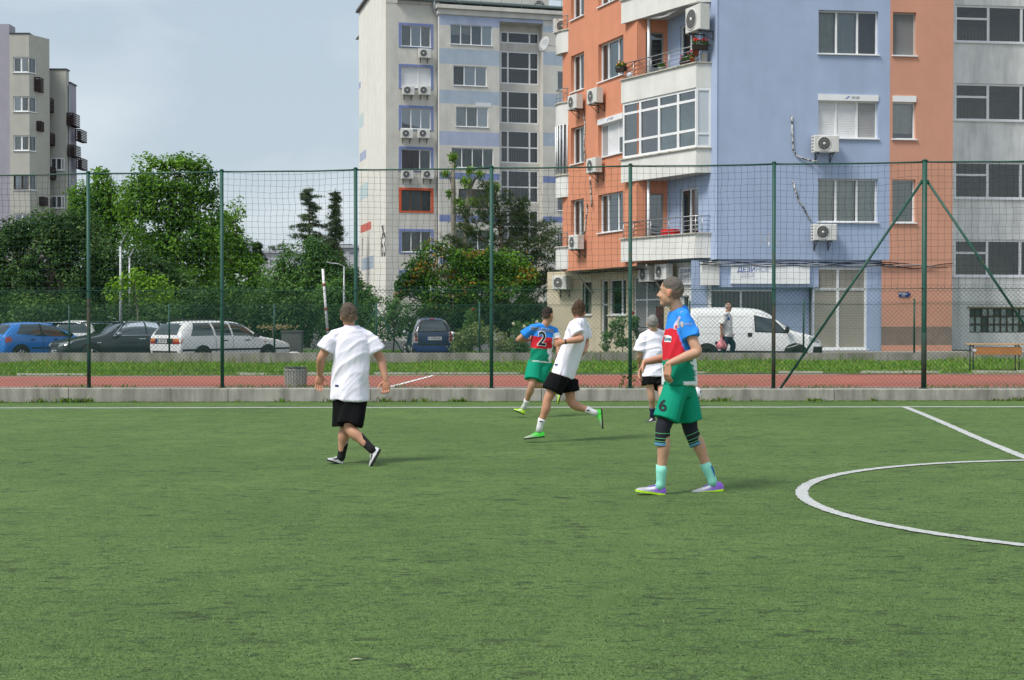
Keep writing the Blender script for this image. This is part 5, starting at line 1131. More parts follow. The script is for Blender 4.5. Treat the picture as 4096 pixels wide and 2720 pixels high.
# pine: bundles of needles on spreading boughs
def needles(P, D, L, w, cols, k=9):
    n = len(P); P = np.repeat(P, k, axis=0); D = np.repeat(D, k, axis=0); d = D * .75 + unit(n * k) * .75; d /= np.linalg.norm(d, axis=1)[:, None]; l = L * rng.uniform(.6, 1.2, n * k)[:, None]
    t = np.cross(d, unit(n * k)); t /= np.linalg.norm(t, axis=1)[:, None] + 1e-9; V = np.stack([P - t * w, P + t * w, P + d * l], axis=1).reshape(-1, 3); F = np.arange(n * k * 3).reshape(-1, 3); return V, F, np.repeat(np.repeat(cols, k, axis=0), 3, axis=0)
def pine():
    Y = 63; base = at(2030, HOR, Y); base.z = .05; root = empty('pine_tree', base, 'dark grey green pine between block 63 and the orange wall', 'tree'); top = at(1990, 800, Y)
    MB().tube([base, base.lerp(top, .5) + Vector((.1, 0, 0)), top], [.16, .12, .05], M_bark, 8).build('trunk', root)
    tips = [(1945, 745), (1900, 800), (1985, 740), (2030, 790), (2080, 820), (1850, 840), (1920, 860), (2120, 800), (2010, 860), (1830, 900), (1880, 930), (1960, 930), (2060, 900), (2130, 880), (2110, 960), (1800, 960), (1790, 1020), (2190, 880), (2200, 950), (2245, 930), (2230, 990), (2170, 1010), (2255, 1020), (2210, 1060), (2150, 1090), (1860, 1010), (1940, 1010), (2030, 980), (2080, 1040), (2000, 1080), (2170, 1150), (2230, 1110), (2130, 1200), (2200, 1200), (2080, 1180), (2150, 1240), (2050, 1130), (1920, 1080), (1850, 1080), (1640, 1075), (1780, 1090), (2210, 1230), (2100, 1100), (2090, 870), (1960, 800)]
    rr = random.Random(4); lb = MB(); PP = []; DD = []
    for (u, v) in tips:
        for rep in range(2):
            e = at(u + rr.uniform(-22, 22), v + rr.uniform(-22, 22), Y + rr.uniform(-1.7, 1.7)); st = base.lerp(top, min(.97, max(.12, (e.z - base.z - .9) / (top.z - base.z)))); mid = st.lerp(e, .55) + Vector((0, 0, -.18)); pts = [st, mid, e]
            if rep == 0: lb.tube(pts, [.045, .028, .010], M_bark, 5)
            d = (e - mid).normalized(); L = (e - mid).length
            for k in range(int(34 + 40 * min(L, 2))):
                t = rr.random() ** .7; side = Vector((rr.gauss(0, 1), rr.gauss(0, 1), rr.gauss(0, .8))) * .20 * (1.15 - t * .6); PP.append(mid.lerp(e, t) + side); DD.append((d * .7 + side * 2.4 + Vector((0, 0, .5))).normalized())
    lb.build('limbs', root); P = np.array([tuple(p) for p in PP]); D = np.array([tuple(p) for p in DD]); c = palette(P, [(.032, .058, .024), (.055, .088, .036), (.085, .125, .052), (.13, .17, .075)], 3, 1.5)
    V, F, C = needles(P, D, .19, .0095, c, 10); raw('crown', V, F, M_leaf, root, colors=C)
pine()
def conifer(label, u, vt, vb, hw, Y, seed, droop, col, tiers=15, weep=.3):
    base = at(u, HOR, Y); base.z = 0; top = at(u, vt, Y); root = empty('conifer_tree', base, label, 'tree'); s = Y / FPX; rr = random.Random(seed)
    MB().tube([base, top], [.22, .02], M_bark, 8).build('trunk', root); zb = at(u, vb, Y).z; PP = []; DD = []; lb = MB()
    for i in range(tiers):
        t = (i + .3) / tiers; z = lerp(top.z - .25, zb, t); L0 = hw * s * (.12 + .95 * t ** .85) * rr.uniform(.55, 1.15)
        for k in range(6):
            a = rr.uniform(0, 6.28); L = L0 * rr.uniform(.25, 1.3); z = lerp(top.z - .25, zb, min(1, max(0, t + rr.uniform(-.6, .6) / tiers))); d = Vector((math.cos(a), math.sin(a), 0)); st = Vector((base.x, base.y, z)); e = st + d * L + Vector((0, 0, L * .10 - droop * L)); lb.tube([st, st.lerp(e, .6) + Vector((0, 0, .1 * L)), e], [.04, .025, .008], M_bark, 4)
            for q in range(int(16 + 30 * L / 2)):
                w = rr.random() ** .6; p = st.lerp(e, w) + Vector((0, 0, .3 * L * w * (1 - w))) + Vector((rr.gauss(0, .12), rr.gauss(0, .12), -abs(rr.gauss(0, weep * .5)) * L * .5)); PP.append(p); DD.append((d * .8 + Vector((0, 0, -weep))).normalized())
    lb.build('limbs', root); P = np.array([tuple(p) for p in PP]); D = np.array([tuple(p) for p in DD]); c = palette(P, col, seed, 1.2); V, F, C = needles(P, D, .26, .016, c, 8); raw('crown', V, F, M_leaf, root, colors=C)
conifer('cedar with level layered boughs left of the narrow spruce', 1237, 745, 1010, 130, 104, 2, .12, [(.065, .105, .065), (.10, .15, .085), (.15, .20, .115)], 12, .22)
conifer('narrow weeping spruce beside the pale block 63', 1343, 752, 1060, 62, 100, 6, .5, [(.045, .08, .045), (.07, .11, .06), (.10, .145, .075)], 17, .6)
conifer('small pointed dark conifer in the gap between tree groups', 1031, 962, 1060, 34, 120, 9, .0, [(.03, .05, .03), (.05, .075, .045)], 14, .1)
# pollarded tree
def pollard():
    Y = 78; base = at(1830, HOR, Y); base.z = .1; root = empty('pollarded_tree', base, 'lopped tree with bare trunks and leafy tufts in front of block 63', 'tree'); mb = MB(); A = lambda u, v, d=0: at(u, v, Y + d)
    mb.tube([base, A(1818, 960), A(1812, 850), A(1813, 760), A(1810, 650)], [.2, .17, .15, .14, .11], M_barkp, 9); mb.tube([base, A(1868, 860, .4), A(1876, 770, .4), A(1884, 715, .4)], [.17, .15, .13, .09], M_barkp, 8)
    for p in ([A(1812, 745), A(1802, 715), A(1783, 700)], [A(1813, 800), A(1805, 782), A(1792, 780)], [A(1878, 760, .4), A(1900, 715, .4), A(1918, 705, .4)], [A(1813, 790), A(1822, 770)], [A(1870, 830, .4), A(1850, 810, .4)]): mb.tube(p, [.09, .07, .05][:len(p)], M_barkp, 7)
    mb.build('trunk', root); PP = []
    for u, v, r, n in ((1811, 630, 17, 150), (1783, 695, 17, 130), (1816, 668, 8, 30), (1880, 685, 17, 130), (1918, 697, 17, 110), (1863, 728, 22, 180), (1798, 775, 13, 80), (1840, 812, 20, 110), (1985, 750, 17, 90), (1824, 805, 14, 60), (1895, 812, 18, 90)):
        c = np.array(at(u, v, Y)); PP.append(c + rng.normal(size=(n, 3)) * r * Y / FPX * .55)
    P = np.concatenate(PP); V, F, C = leaf_mesh(P, unit(len(P)) + np.array([0, 0, .6]), .17, palette(P, [(.11, .20, .03), (.15, .27, .04), (.20, .33, .06)], 2), .55); raw('crown', V, F, M_leaf, root, colors=C)
pollard()
# shrubs by the small blue car
tree('photinia_shrub', 'big round shrub with orange young leaves in front of the pine', 57,
     [(1750, 1010, 70, 60), (1690, 1090, 80, 70), (1830, 1060, 100, 70), (1940, 1050, 90, 70), (2050, 1060, 90, 60), (2110, 1110, 60, 60), (1640, 1130, 50, 60), (1740, 1160, 100, 80), (1880, 1150, 120, 80), (2030, 1160, 110, 80), (1720, 1230, 90, 50), (1860, 1240, 120, 50), (2000, 1240, 100, 50), (1600, 1160, 25, 40)], 21000, .125,
     [(.04, .11, .016), (.07, .17, .02), (.11, .25, .03), (.18, .33, .045)], (1880, 1100), cat='shrub', seed=51, gap=.3, freq=2.0, tip=(.40, .235, .04), tips=.36, tr=.12)
tree('rose_bush', 'loose green rose bush left of the small blue car', 54,
     [(1560, 1215, 45, 35), (1510, 1200, 30, 20), (1600, 1250, 60, 50), (1540, 1280, 60, 45), (1480, 1220, 25, 22), (1490, 1330, 35, 35), (1620, 1310, 50, 40), (1560, 1340, 60, 30)], 3300, .10, G_mid, (1570, 1260), cat='shrub', seed=55, gap=.35, freq=2.6, tr=.04)
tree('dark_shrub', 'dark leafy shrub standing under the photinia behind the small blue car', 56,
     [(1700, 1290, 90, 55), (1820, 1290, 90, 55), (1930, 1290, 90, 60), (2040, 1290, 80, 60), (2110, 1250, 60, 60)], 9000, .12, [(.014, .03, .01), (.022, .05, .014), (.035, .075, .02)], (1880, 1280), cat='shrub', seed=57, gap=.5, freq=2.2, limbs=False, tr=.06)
tree('variegated_bush', 'rounded cream and green variegated bush right of the small blue car', 49.3,
     [(1860, 1360, 60, 45), (1920, 1340, 60, 50), (1980, 1350, 55, 50), (1830, 1390, 40, 25), (2020, 1385, 40, 30)], 4300, .075, [(.06, .13, .03), (.11, .19, .05), (.22, .28, .11), (.36, .38, .20)], (1920, 1380), cat='shrub', seed=60, gap=.5, freq=3.5, limbs=False, tr=.03)
def rosebush(label, Y, blobs, n, seed, flowers_, col=(.62, .58, .38)):
    r = tree('rose_bush', label, Y, blobs, n, .085, G_mid, (blobs[0][0], blobs[0][1]), cat='shrub', seed=seed, gap=.35, freq=3.0, tr=.02); m = mat('rose_%d' % (col[1] * 99), col, .7)
    for u, v in flowers_:
        p = at(u, v, Y - .45); mb = MB()
        for k in range(5): a = R(72 * k); mb.ball(p + Vector((math.cos(a) * .028, -.01, math.sin(a) * .028)), .034, m, 6, 4)
        mb.ball(p, .035, m, 6, 4); mb.build('blossom', r)
rosebush('rose bush with pale yellow blooms behind the running number two player', 50, [(2090, 1330, 50, 45), (2140, 1310, 50, 40), (2060, 1380, 50, 35), (2170, 1360, 50, 45), (2110, 1390, 70, 30), (2210, 1380, 40, 30)], 3600, 63, [(2054, 1295), (2098, 1306), (2148, 1288), (2110, 1340), (2190, 1330)])
rosebush('leggy rose bush with one pale bloom left of the thick green post', 46.5, [(2485, 1290, 30, 30), (2470, 1330, 35, 30), (2430, 1345, 25, 28), (2490, 1370, 35, 25), (2420, 1385, 22, 20), (2450, 1300, 18, 22)], 1300, 66, [(2404, 1344)])
rosebush('slim rose bush with a dark red bloom beside the green post and shop door', 46.2, [(2537, 1290, 20, 30), (2545, 1340, 22, 28), (2530, 1375, 20, 25)], 600, 67, [(2532, 1252)], (.22, .01, .02))
rosebush('small dark plant with one red bloom behind the small blue car', 55, [(1885, 1262, 26, 30), (1900, 1300, 28, 26), (1870, 1300, 20, 22)], 600, 68, [(1891, 1238)], (.6, .01, .02))
# stems low down along the fence
fp = fs(plane_s(2505, .16), -.03); tree('climbing_weed', 'thin rose shoot growing through the fence beside the green post', 25.55, [(2505, 1500, 28, 24), (2530, 1470, 18, 20), (2490, 1530, 20, 14), (2540, 1520, 14, 16)], 90, .05, G_mid, (2510, 1480), cat='plant', seed=70, gap=9, tr=.006, limbs=False, kind='leaves')
# lawn between the street and block 63
lw = MB(); lz = .115; lw.poly([(-16, 53.6, lz - .04), (-1.0, 52.4, lz + .005), (1.4, 53.5, lz + .01), (3, 60, lz + .01), (-20, 72, lz - .07)], mat('lawn_soil', (.07, .12, .03), .95, .3, 3)); struct(lw.build('lawn'))
pts = [(x, y, .10, 1) for x, y in zip(rng.uniform(-7, -1.5, 5000), rng.uniform(53.4, 58, 5000))]; blades('lawn_grass', pts, .08, .22, .03, M_blade, .5, [(.13, .27, .03), (.10, .22, .025), (.17, .32, .04)], label='bright green lawn beside the small blue car', cat='grass', kind='stuff')
pts = [(x, y, .2, 1) for x, y in zip(rng.uniform(.6, 4.6, 3200), rng.uniform(45.5, 47.5, 3200))]
lw = MB(); lw.box((.3, 44.6, 0), (4.9, 47.6, .21), mat('bed_soil', (.06, .07, .03), .95)); struct(lw.build('planting_bed')); blades('bed_grass', pts, .10, .34, .03, M_blade, .6, [(.08, .16, .03), (.12, .22, .03), (.2, .24, .1)], label='grass in the planting bed below the shop windows', cat='grass', kind='stuff')
# ================================================================== vehicles
M_tyre = mat('tyre', (.018, .018, .018), .85); M_rim = mat('rim', (.42, .43, .44), .35, metal=.7, spec=.5); M_plast = mat('black_plastic', (.022, .022, .024), .6)
M_cglass = glass_mat('car_glass', (.16, .19, .19), .10); M_chrome = mat('chrome', (.6, .6, .6), .15, metal=1); M_seat = mat('car_interior', (.03, .03, .032), .9)
M_redl = mat('tail_lamp_red', (.30, .008, .01), .2, spec=.6); M_ambl = mat('amber_lamp', (.55, .14, .01), .25, spec=.6); M_head = mat('headlamp', (.35, .37, .38), .12, spec=.8, metal=.3); M_plate = mat('number_plate', (.70, .71, .72), .5); M_eu = mat('plate_blue', (.015, .05, .35), .5); M_ink = mat('plate_ink', (.02, .02, .02), .6)
def paint(name, col, metal=0): return mat(name, col, .28, .03, 2, spec=.5, coat=.7, metal=metal)
class Car:
    def __init__(s, name, label, loc, head, st, bodym, under=None, sub=2):
        s.root = empty(name, loc, label, name.split('_')[-1] if name != 'small_hatchback' else 'car'); s.M = Matrix.Translation(loc) @ Matrix.Rotation(head, 4, 'Z'); K = 8; V = []
        for (x, w, zb, zm, zl, zt, wt) in st:
            pr = [(0, zb), (w * .84, zb), (w * .97, zb + .12), (w, zm), (w * .955, zl), (lerp(w * .955, wt, .62), lerp(zl, zt - .03, .62)), (wt * .93, zt - .015), (0, zt)]
            V += [(x, -y, z) for y, z in pr] + [(x, y, z) for y, z in pr[-2:0:-1]]
        n = 14; F = [(i * n + j, i * n + (j + 1) % n, (i + 1) * n + (j + 1) % n, (i + 1) * n + j) for i in range(len(st) - 1) for j in range(n)]
        F += [tuple(range(n)), tuple((len(st) - 1) * n + j for j in range(n - 1, -1, -1))]
        me = bpy.data.meshes.new('body'); me.from_pydata(V, [], F); me.materials.append(bodym); bm = bmesh.new(); bm.from_mesh(me); bmesh.ops.recalc_face_normals(bm, faces=bm.faces); bm.to_mesh(me); bm.free()
        o = bpy.data.objects.new('body', me); COL.objects.link(o); md = o.modifiers.new('s', 'SUBSURF'); md.levels = sub; md.render_levels = sub
        dg = bpy.context.evaluated_depsgraph_get(); me2 = bpy.data.meshes.new_from_object(o.evaluated_get(dg)); o.modifiers.clear(); o.data = me2
        for p in me2.polygons: p.use_smooth = True
        s.bvh = BVHTree.FromPolygons([v.co.copy() for v in me2.vertices], [tuple(p.vertices) for p in me2.polygons]); me2.transform(s.M); o.parent = s.root; o.matrix_parent_inverse = world_of(s.root).inverted(); s.body = o; s.L = st[-1][0]
    def hit(s, a, b, side):
        if side in ('R', 'L'): sg = -1 if side == 'R' else 1; o, d = Vector((a, sg * 3, b)), Vector((0, -sg, 0))
        elif side == 'B': o, d = Vector((-3, a, b)), Vector((1, 0, 0))
        elif side == 'F': o, d = Vector((s.L + 3, a, b)), Vector((-1, 0, 0))
        else: o, d = Vector((a, b, 5)), Vector((0, 0, -1))
        h = s.bvh.ray_cast(o, d); return (h[0], h[1]) if h[0] is not None else (o + d * 2.2, -d)
    def patch(s, name, cs, side, m, off=.006, nu=8, nv=6, parent=None, thick=0):
        """bilinear patch of four corners laid on to the body"""
        mb = MB(); V = []
        for j in range(nv + 1):
            for i in range(nu + 1):
                u, v = i / nu, j / nv; a = (cs[0][0] * (1 - u) + cs[1][0] * u) * (1 - v) + (cs[3][0] * (1 - u) + cs[2][0] * u) * v; b = (cs[0][1] * (1 - u) + cs[1][1] * u) * (1 - v) + (cs[3][1] * (1 - u) + cs[2][1] * u) * v
                p, nn = s.hit(a, b, side); V.append(s.M @ (p + nn * off))
        mb.add(V, [(j * (nu + 1) + i, j * (nu + 1) + i + 1, (j + 1) * (nu + 1) + i + 1, (j + 1) * (nu + 1) + i) for j in range(nv) for i in range(nu)], m, True); return mb.build(name, parent or s.root)
    def disc(s, name, c, r, side, m, off=.008, n=20, r0=0, parent=None, zmin=None):
        mb = MB(); V = []; q = 6; r0 = r0 or .001
        for k in range(q + 1):
            rr = lerp(r0, r, k / q)
            for i in range(n):
                t = 2 * math.pi * i / n; z = c[1] + rr * math.sin(t); z = max(z, zmin) if zmin is not None else z; p, nn = s.hit(c[0] + rr * math.cos(t), z, side); V.append(s.M @ (p + nn * off))
        mb.add(V, [(k * n + i, k * n + (i + 1) % n, (k + 1) * n + (i + 1) % n, (k + 1) * n + i) for k in range(q) for i in range(n)], m, True); return mb.build(name, parent or s.root)
    def box(s, name, c, h, m, parent=None):
        mb = MB(); R3 = s.M.to_3x3(); mb.obox(s.M @ Vector(c), R3 @ Vector((h[0], 0, 0)), R3 @ Vector((0, h[1], 0)), R3 @ Vector((0, 0, h[2])), m); return mb.build(name, parent or s.root)
    def wheels(s, xs, r, w, rimm=None, spokes=5, width=.19, arch=1.22):
        R3 = s.M.to_3x3()
        for x in xs:
            for sg, side in ((-1, 'R'), (1, 'L')):
                s.disc('wheel_arch', (x, r + .02), r * arch, side, M_plast, .004, zmin=.06); ax = R3 @ Vector((0, sg, 0)); c = s.M @ Vector((x, sg * (w - width + .012), r))
                t = MB().lathe([(r * .62, .0), (r * .9, -.005), (r, .03), (r, width - .03), (r * .93, width), (r * .66, width + .004), (r * .62, width - .02)], c, M_tyre, 28, ax, cap=False).build('wheel', s.root)
                rb = MB(); rb.lathe([(r * .63, width - .02), (r * .6, width - .005), (r * .55, width - .03), (r * .2, width - .03), (.001, width - .02)], c, M_plast if spokes else (rimm or M_rim), 24, ax, cap=False); rb.build('rim', t)
                if spokes:
                    sp = MB(); e = R3 @ Vector((1, 0, 0)); u = Vector((0, 0, 1))
                    for q in range(spokes): a = 2 * math.pi * q / spokes + .3; d = e * math.cos(a) + u * math.sin(a); sp.bar(c + ax * (width - .012) + d * r * .1, c + ax * (width - .014) + d * r * .6, r * .09, rimm or M_rim, 5)
                    sp.lathe([(r * .6, width - .016), (r * .64, width - .004), (r * .58, width - .002)], c, rimm or M_rim, 24, ax, cap=False); sp.build('spokes', t)
    def plate(s, txt, c, side, w=.52, h=.11):
        s.patch('number_plate', [(c[0] - w / 2, c[1] - h / 2), (c[0] + w / 2, c[1] - h / 2), (c[0] + w / 2, c[1] + h / 2), (c[0] - w / 2, c[1] + h / 2)], side, M_plate, .02, 2, 2)
        e = s.M.to_3x3() @ Vector((0, -1 if side == 'B' else 1, 0)); p, nn = s.hit(c[0], c[1], side); 
        sg = 1 if side == 'B' else -1; s.patch('plate_band', [(c[0] + sg * w / 2, c[1] - h / 2), (c[0] + sg * (w / 2 - .05), c[1] - h / 2), (c[0] + sg * (w / 2 - .05), c[1] + h / 2), (c[0] + sg * w / 2, c[1] + h / 2)], side, M_eu, .023, 2, 2)
        text_obj('plate_lettering', txt, h * .95, M_ink, s.M @ (p + nn * .027) + e * .02, e, (0, 0, 1), s.root, .002, sx=.85)

def zst(p): return st_z(sw(p)[0])
# ---- white estate car
loc = Vector((-10.87, 42.94, 0)); loc.z = zst(loc); PW = paint('white_car_paint', (.80, .805, .80))
st = [(0, .76, .42, .62, .84, .90, .70), (.05, .82, .32, .60, .93, 1.02, .72), (.16, .845, .26, .60, .95, 1.22, .66), (.34, .85, .24, .60, .955, 1.40, .60), (.60, .852, .22, .58, .955, 1.445, .60), (1.4, .852, .21, .58, .95, 1.46, .605), (2.2, .852, .21, .58, .945, 1.45, .60), (2.62, .852, .21, .58, .94, 1.40, .59), (2.95, .852, .21, .58, .935, 1.18, .66), (3.2, .85, .21, .58, .90, .96, .72), (3.6, .845, .21, .56, .86, .915, .70), (4.2, .82, .22, .54, .77, .82, .66), (4.48, .78, .26, .52, .68, .71, .64), (4.57, .70, .34, .5, .58, .62, .6)]
c = Car('estate_car', 'white estate car with tail lights towards us and dark side windows', loc, R(50), st, PW)
for side in 'RL':
    c.patch('side_window', [(.42, .965), (1.33, .975), (1.28, 1.375), (.66, 1.365)], side, M_cglass); c.patch('side_window', [(1.40, .975), (2.02, .97), (1.98, 1.385), (1.36, 1.378)], side, M_cglass)
    c.patch('side_window', [(2.09, .97), (2.95, .955), (2.58, 1.33), (2.05, 1.385)], side, M_cglass); c.patch('rub_strip', [(.1, .50), (4.45, .50), (4.45, .56), (.1, .56)], side, M_plast, .01, 20, 1)
    for x in (1.85, 2.72): c.patch('door_handle', [(x - .2, .80), (x, .80), (x, .835), (x - .2, .835)], side, M_plast, .015, 3, 1)
    c.patch('side_marker', [(3.32, .74), (3.42, .74), (3.42, .78), (3.32, .78)], side, M_ambl, .008, 2, 1)
    for x in (2.06, 1.37): c.patch('door_gap', [(x, .35), (x + .014, .35), (x + .014, .95), (x, .95)], side, M_plast, .003, 1, 8)
    c.box('door_mirror', (2.92, (-1 if side == 'R' else 1) * .93, .98), (.05, .09, .065), M_plast)
c.patch('rear_window', [(.60, 1.0), (-.60, 1.0), (-.50, 1.36), (.50, 1.36)], 'B', M_cglass); c.patch('tail_panel', [(.80, .72), (-.80, .72), (-.80, .885), (.80, .885)], 'B', M_plast, .006, 10, 3)
for sg in (-1, 1):
    c.patch('tail_lamp', [(sg * .80, .725), (sg * .46, .725), (sg * .46, .80), (sg * .80, .80)], 'B', M_redl, .014, 4, 2); c.patch('tail_lamp_amber', [(sg * .80, .80), (sg * .46, .80), (sg * .46, .88), (sg * .80, .88)], 'B', M_ambl, .014, 4, 2)
    mb = MB().tube([c.M @ Vector((.5, sg * .56, 1.42)), c.M @ Vector((.55, sg * .56, 1.475)), c.M @ Vector((2.3, sg * .56, 1.48)), c.M @ Vector((2.45, sg * .56, 1.42))], .016, M_plast, 6).build('roof_rail', c.root)
c.plate('A 5212 KB', (.10, .80), 'B'); c.patch('bumper_strip', [(.8, .44), (-.8, .44), (-.8, .50), (.8, .50)], 'B', M_plast, .012, 8, 1); c.box('wiper', (.10, -.1, 1.02), (.01, .2, .008), M_plast)
c.patch('windscreen', [(-.68, .98), (.68, .98), (.56, 1.37), (-.56, 1.37)], 'F', M_cglass); c.wheels((.86, 3.48), .30, .845, spokes=0, rimm=mat('grey_hubcap', (.22, .22, .23), .5))
# ---- black saloon
loc = Vector((-14.9, 44.7, 0)); loc.z = zst(loc); hd = R(180 + 37); back = Vector((math.cos(hd), math.sin(hd), 0)); loc = loc - back * 4.8; loc.z = zst(loc)
PB = paint('black_car_paint', (.012, .016, .024))
st = [(0, .74, .44, .66, .86, .92, .66), (.08, .84, .34, .64, .95, 1.03, .72), (.4, .89, .26, .62, .98, 1.08, .74), (.75, .905, .22, .6, .97, 1.16, .66), (1.15, .91, .21, .6, .96, 1.38, .58), (1.7, .915, .2, .6, .95, 1.46, .58), (2.3, .915, .2, .6, .945, 1.465, .59), (2.7, .915, .2, .6, .94, 1.40, .60), (3.15, .91, .2, .6, .93, 1.14, .70), (3.42, .905, .2, .6, .91, .99, .76), (3.9, .90, .2, .58, .87, .93, .74), (4.4, .86, .22, .56, .79, .84, .70), (4.68, .80, .26, .54, .70, .74, .66), (4.8, .66, .36, .5, .62, .66, .58)]
c = Car('saloon_car', 'black saloon car with its bonnet towards the left, half behind the white estate', loc, hd, st, PB)
for side in 'RL':
    c.patch('side_window', [(1.12, .99), (1.95, .975), (1.93, 1.39), (1.38, 1.36)], side, M_cglass); c.patch('side_window', [(2.02, .975), (3.02, .96), (2.62, 1.34), (1.99, 1.395)], side, M_cglass)
    c.patch('window_trim', [(.98, .965), (3.12, .945), (3.12, .96), (.98, .98)], side, M_chrome, .010, 14, 1); c.patch('window_trim', [(1.3, 1.395), (2.55, 1.40), (2.6, 1.415), (1.3, 1.41)], side, M_chrome, .010, 12, 1)
    c.patch('window_trim', [(3.10, .95), (3.13, .95), (2.62, 1.40), (2.59, 1.40)], side, M_chrome, .010, 1, 10)
    for x in (2.0,): c.patch('door_gap', [(x, .3), (x + .012, .3), (x + .012, .95), (x, .95)], side, M_seat, .003, 1, 8)
    c.patch('side_repeater', [(3.55, .72), (3.68, .72), (3.68, .745), (3.55, .745)], side, M_chrome, .008, 2, 1); c.patch('door_handle', [(2.05, .83), (2.28, .83), (2.28, .86), (2.05, .86)], side, M_chrome, .014, 3, 1)
    mm = MB(); mm.ball(c.M @ Vector((2.98, (-1 if side == 'R' else 1) * 1.0, 1.01)), .12, mat('silver_mirror', (.35, .37, .40), .3, metal=.5), 10, 7, (.7, 1, .62)); mm.build('door_mirror', c.root)
c.patch('windscreen', [(-.72, 1.02), (.72, 1.02), (.56, 1.40), (-.56, 1.40)], 'F', glass_mat('pale_screen', (.35, .42, .42), .22), .006, 10, 6)
for sg in (-1, 1):
    c.patch('headlamp', [(sg * .80, .66), (sg * .42, .60), (sg * .40, .70), (sg * .78, .77)], 'F', M_head, .010, 5, 3); c.disc('lamp_ring', (sg * .62, .685), .06, 'F', M_chrome, .016, 14, .045); c.patch('kidney_grille', [(sg * .04, .56), (sg * .30, .57), (sg * .30, .69), (sg * .04, .70)], 'F', M_plast, .012, 4, 3)
c.plate('A 1187 MM', (0, .44), 'F'); c.patch('lower_grille', [(-.55, .28), (.55, .28), (.6, .37), (-.6, .37)], 'F', M_plast, .008, 6, 2); c.wheels((.98, 3.86), .325, .905, spokes=5)
# ---- blue hatchback
loc = Vector((-17.75, 46.9, 0)); loc.z = zst(loc)
PBl = paint('blue_car_paint', (.012, .19, .62))
st = [(0, .70, .40, .6, .80, .86, .62), (.05, .77, .3, .58, .90, .97, .66), (.18, .81, .24, .58, .93, 1.12, .62), (.42, .825, .22, .58, .935, 1.36, .56), (.75, .83, .2, .58, .93, 1.42, .56), (1.4, .83, .2, .58, .91, 1.435, .565), (1.9, .83, .2, .58, .90, 1.41, .56), (2.25, .83, .2, .57, .89, 1.30, .58), (2.65, .828, .2, .56, .88, 1.06, .66), (2.95, .825, .2, .55, .86, .93, .68), (3.3, .81, .2, .54, .80, .85, .64), (3.6, .77, .22, .52, .71, .75, .6), (3.78, .70, .28, .5, .62, .65, .56), (3.83, .6, .36, .48, .56, .58, .5)]
c = Car('hatchback_car', 'bright blue hatchback parked at the left edge behind the fence', loc, R(51), st, PBl)
for side in 'RL':
    c.patch('side_window', [(.50, 1.02), (1.40, .935), (1.42, 1.345), (.76, 1.34)], side, M_cglass); c.patch('side_window', [(1.52, .93), (2.62, .90), (2.10, 1.27), (1.50, 1.345)], side, M_cglass); c.patch('door_pillar', [(1.40, .92), (1.52, .92), (1.50, 1.35), (1.42, 1.35)], side, M_plast, .008, 1, 5)
    c.patch('rub_strip', [(1.0, .50), (2.85, .50), (2.85, .545), (1.0, .545)], side, M_plast, .01, 12, 1)
    for x in (1.15, 2.05): c.patch('door_handle', [(x - .18, .79), (x, .79), (x, .835), (x - .18, .835)], side, mat('dark_blue_handle', (.004, .04, .18), .4), .014, 3, 1)
    for x in (1.46, 2.6): c.patch('door_gap', [(x, .3), (x + .012, .3), (x + .012, .9), (x, .9)], side, M_plast, .003, 1, 8)
    c.patch('tail_lamp', [(.06, .72), (.30, .76), (.26, .92), (.08, .90)], side, mat('pink_red_lamp', (.45, .06, .05), .2, spec=.6), .010, 4, 3)
    mm = MB(); mm.ball(c.M @ Vector((2.48, (-1 if side == 'R' else 1) * .92, .97)), .11, M_plast, 10, 7, (.7, 1, .65)); mm.build('door_mirror', c.root)
c.patch('rear_window', [(.58, 1.0), (-.58, 1.0), (-.46, 1.33), (.46, 1.33)], 'B', M_cglass); c.patch('windscreen', [(-.66, .96), (.66, .96), (.52, 1.38), (-.52, 1.38)], 'F', M_cglass); c.wheels((.62, 3.06), .295, .825, spokes=8, rimm=mat('alloy', (.5, .51, .52), .35, metal=.6))
# ---- white car behind
loc = Vector((-16.35, 51.2, 0)); loc.z = zst(loc)
st = [(0, .72, .4, .6, .82, .90, .64), (.06, .80, .3, .58, .92, 1.05, .66), (.25, .84, .22, .58, .95, 1.34, .58), (.6, .85, .2, .58, .95, 1.46, .58), (1.5, .85, .2, .58, .94, 1.50, .59), (2.1, .85, .2, .58, .93, 1.45, .59), (2.7, .85, .2, .57, .92, 1.12, .68), (3.1, .84, .2, .56, .88, .97, .7), (3.7, .80, .22, .54, .76, .80, .64), (3.95, .66, .34, .5, .6, .63, .56)]
c = Car('small_hatchback', 'white hatchback parked tail towards us, mostly hidden behind the blue car', loc, R(101), st, PW)
c.patch('rear_window', [(.62, 1.0), (-.62, 1.0), (-.52, 1.36), (.52, 1.36)], 'B', M_cglass)
for sg in (-1, 1): c.patch('tail_lamp', [(sg * .80, .72), (sg * .66, .72), (sg * .64, 1.0), (sg * .76, 1.0)], 'B', M_redl, .01, 2, 4)
for side in 'RL': c.patch('side_window', [(.5, .98), (1.35, .97), (1.33, 1.38), (.72, 1.36)], side, M_cglass); c.patch('side_window', [(1.42, .97), (2.55, .95), (2.1, 1.34), (1.4, 1.385)], side, M_cglass)
c.wheels((.65, 3.2), .3, .845, spokes=6)
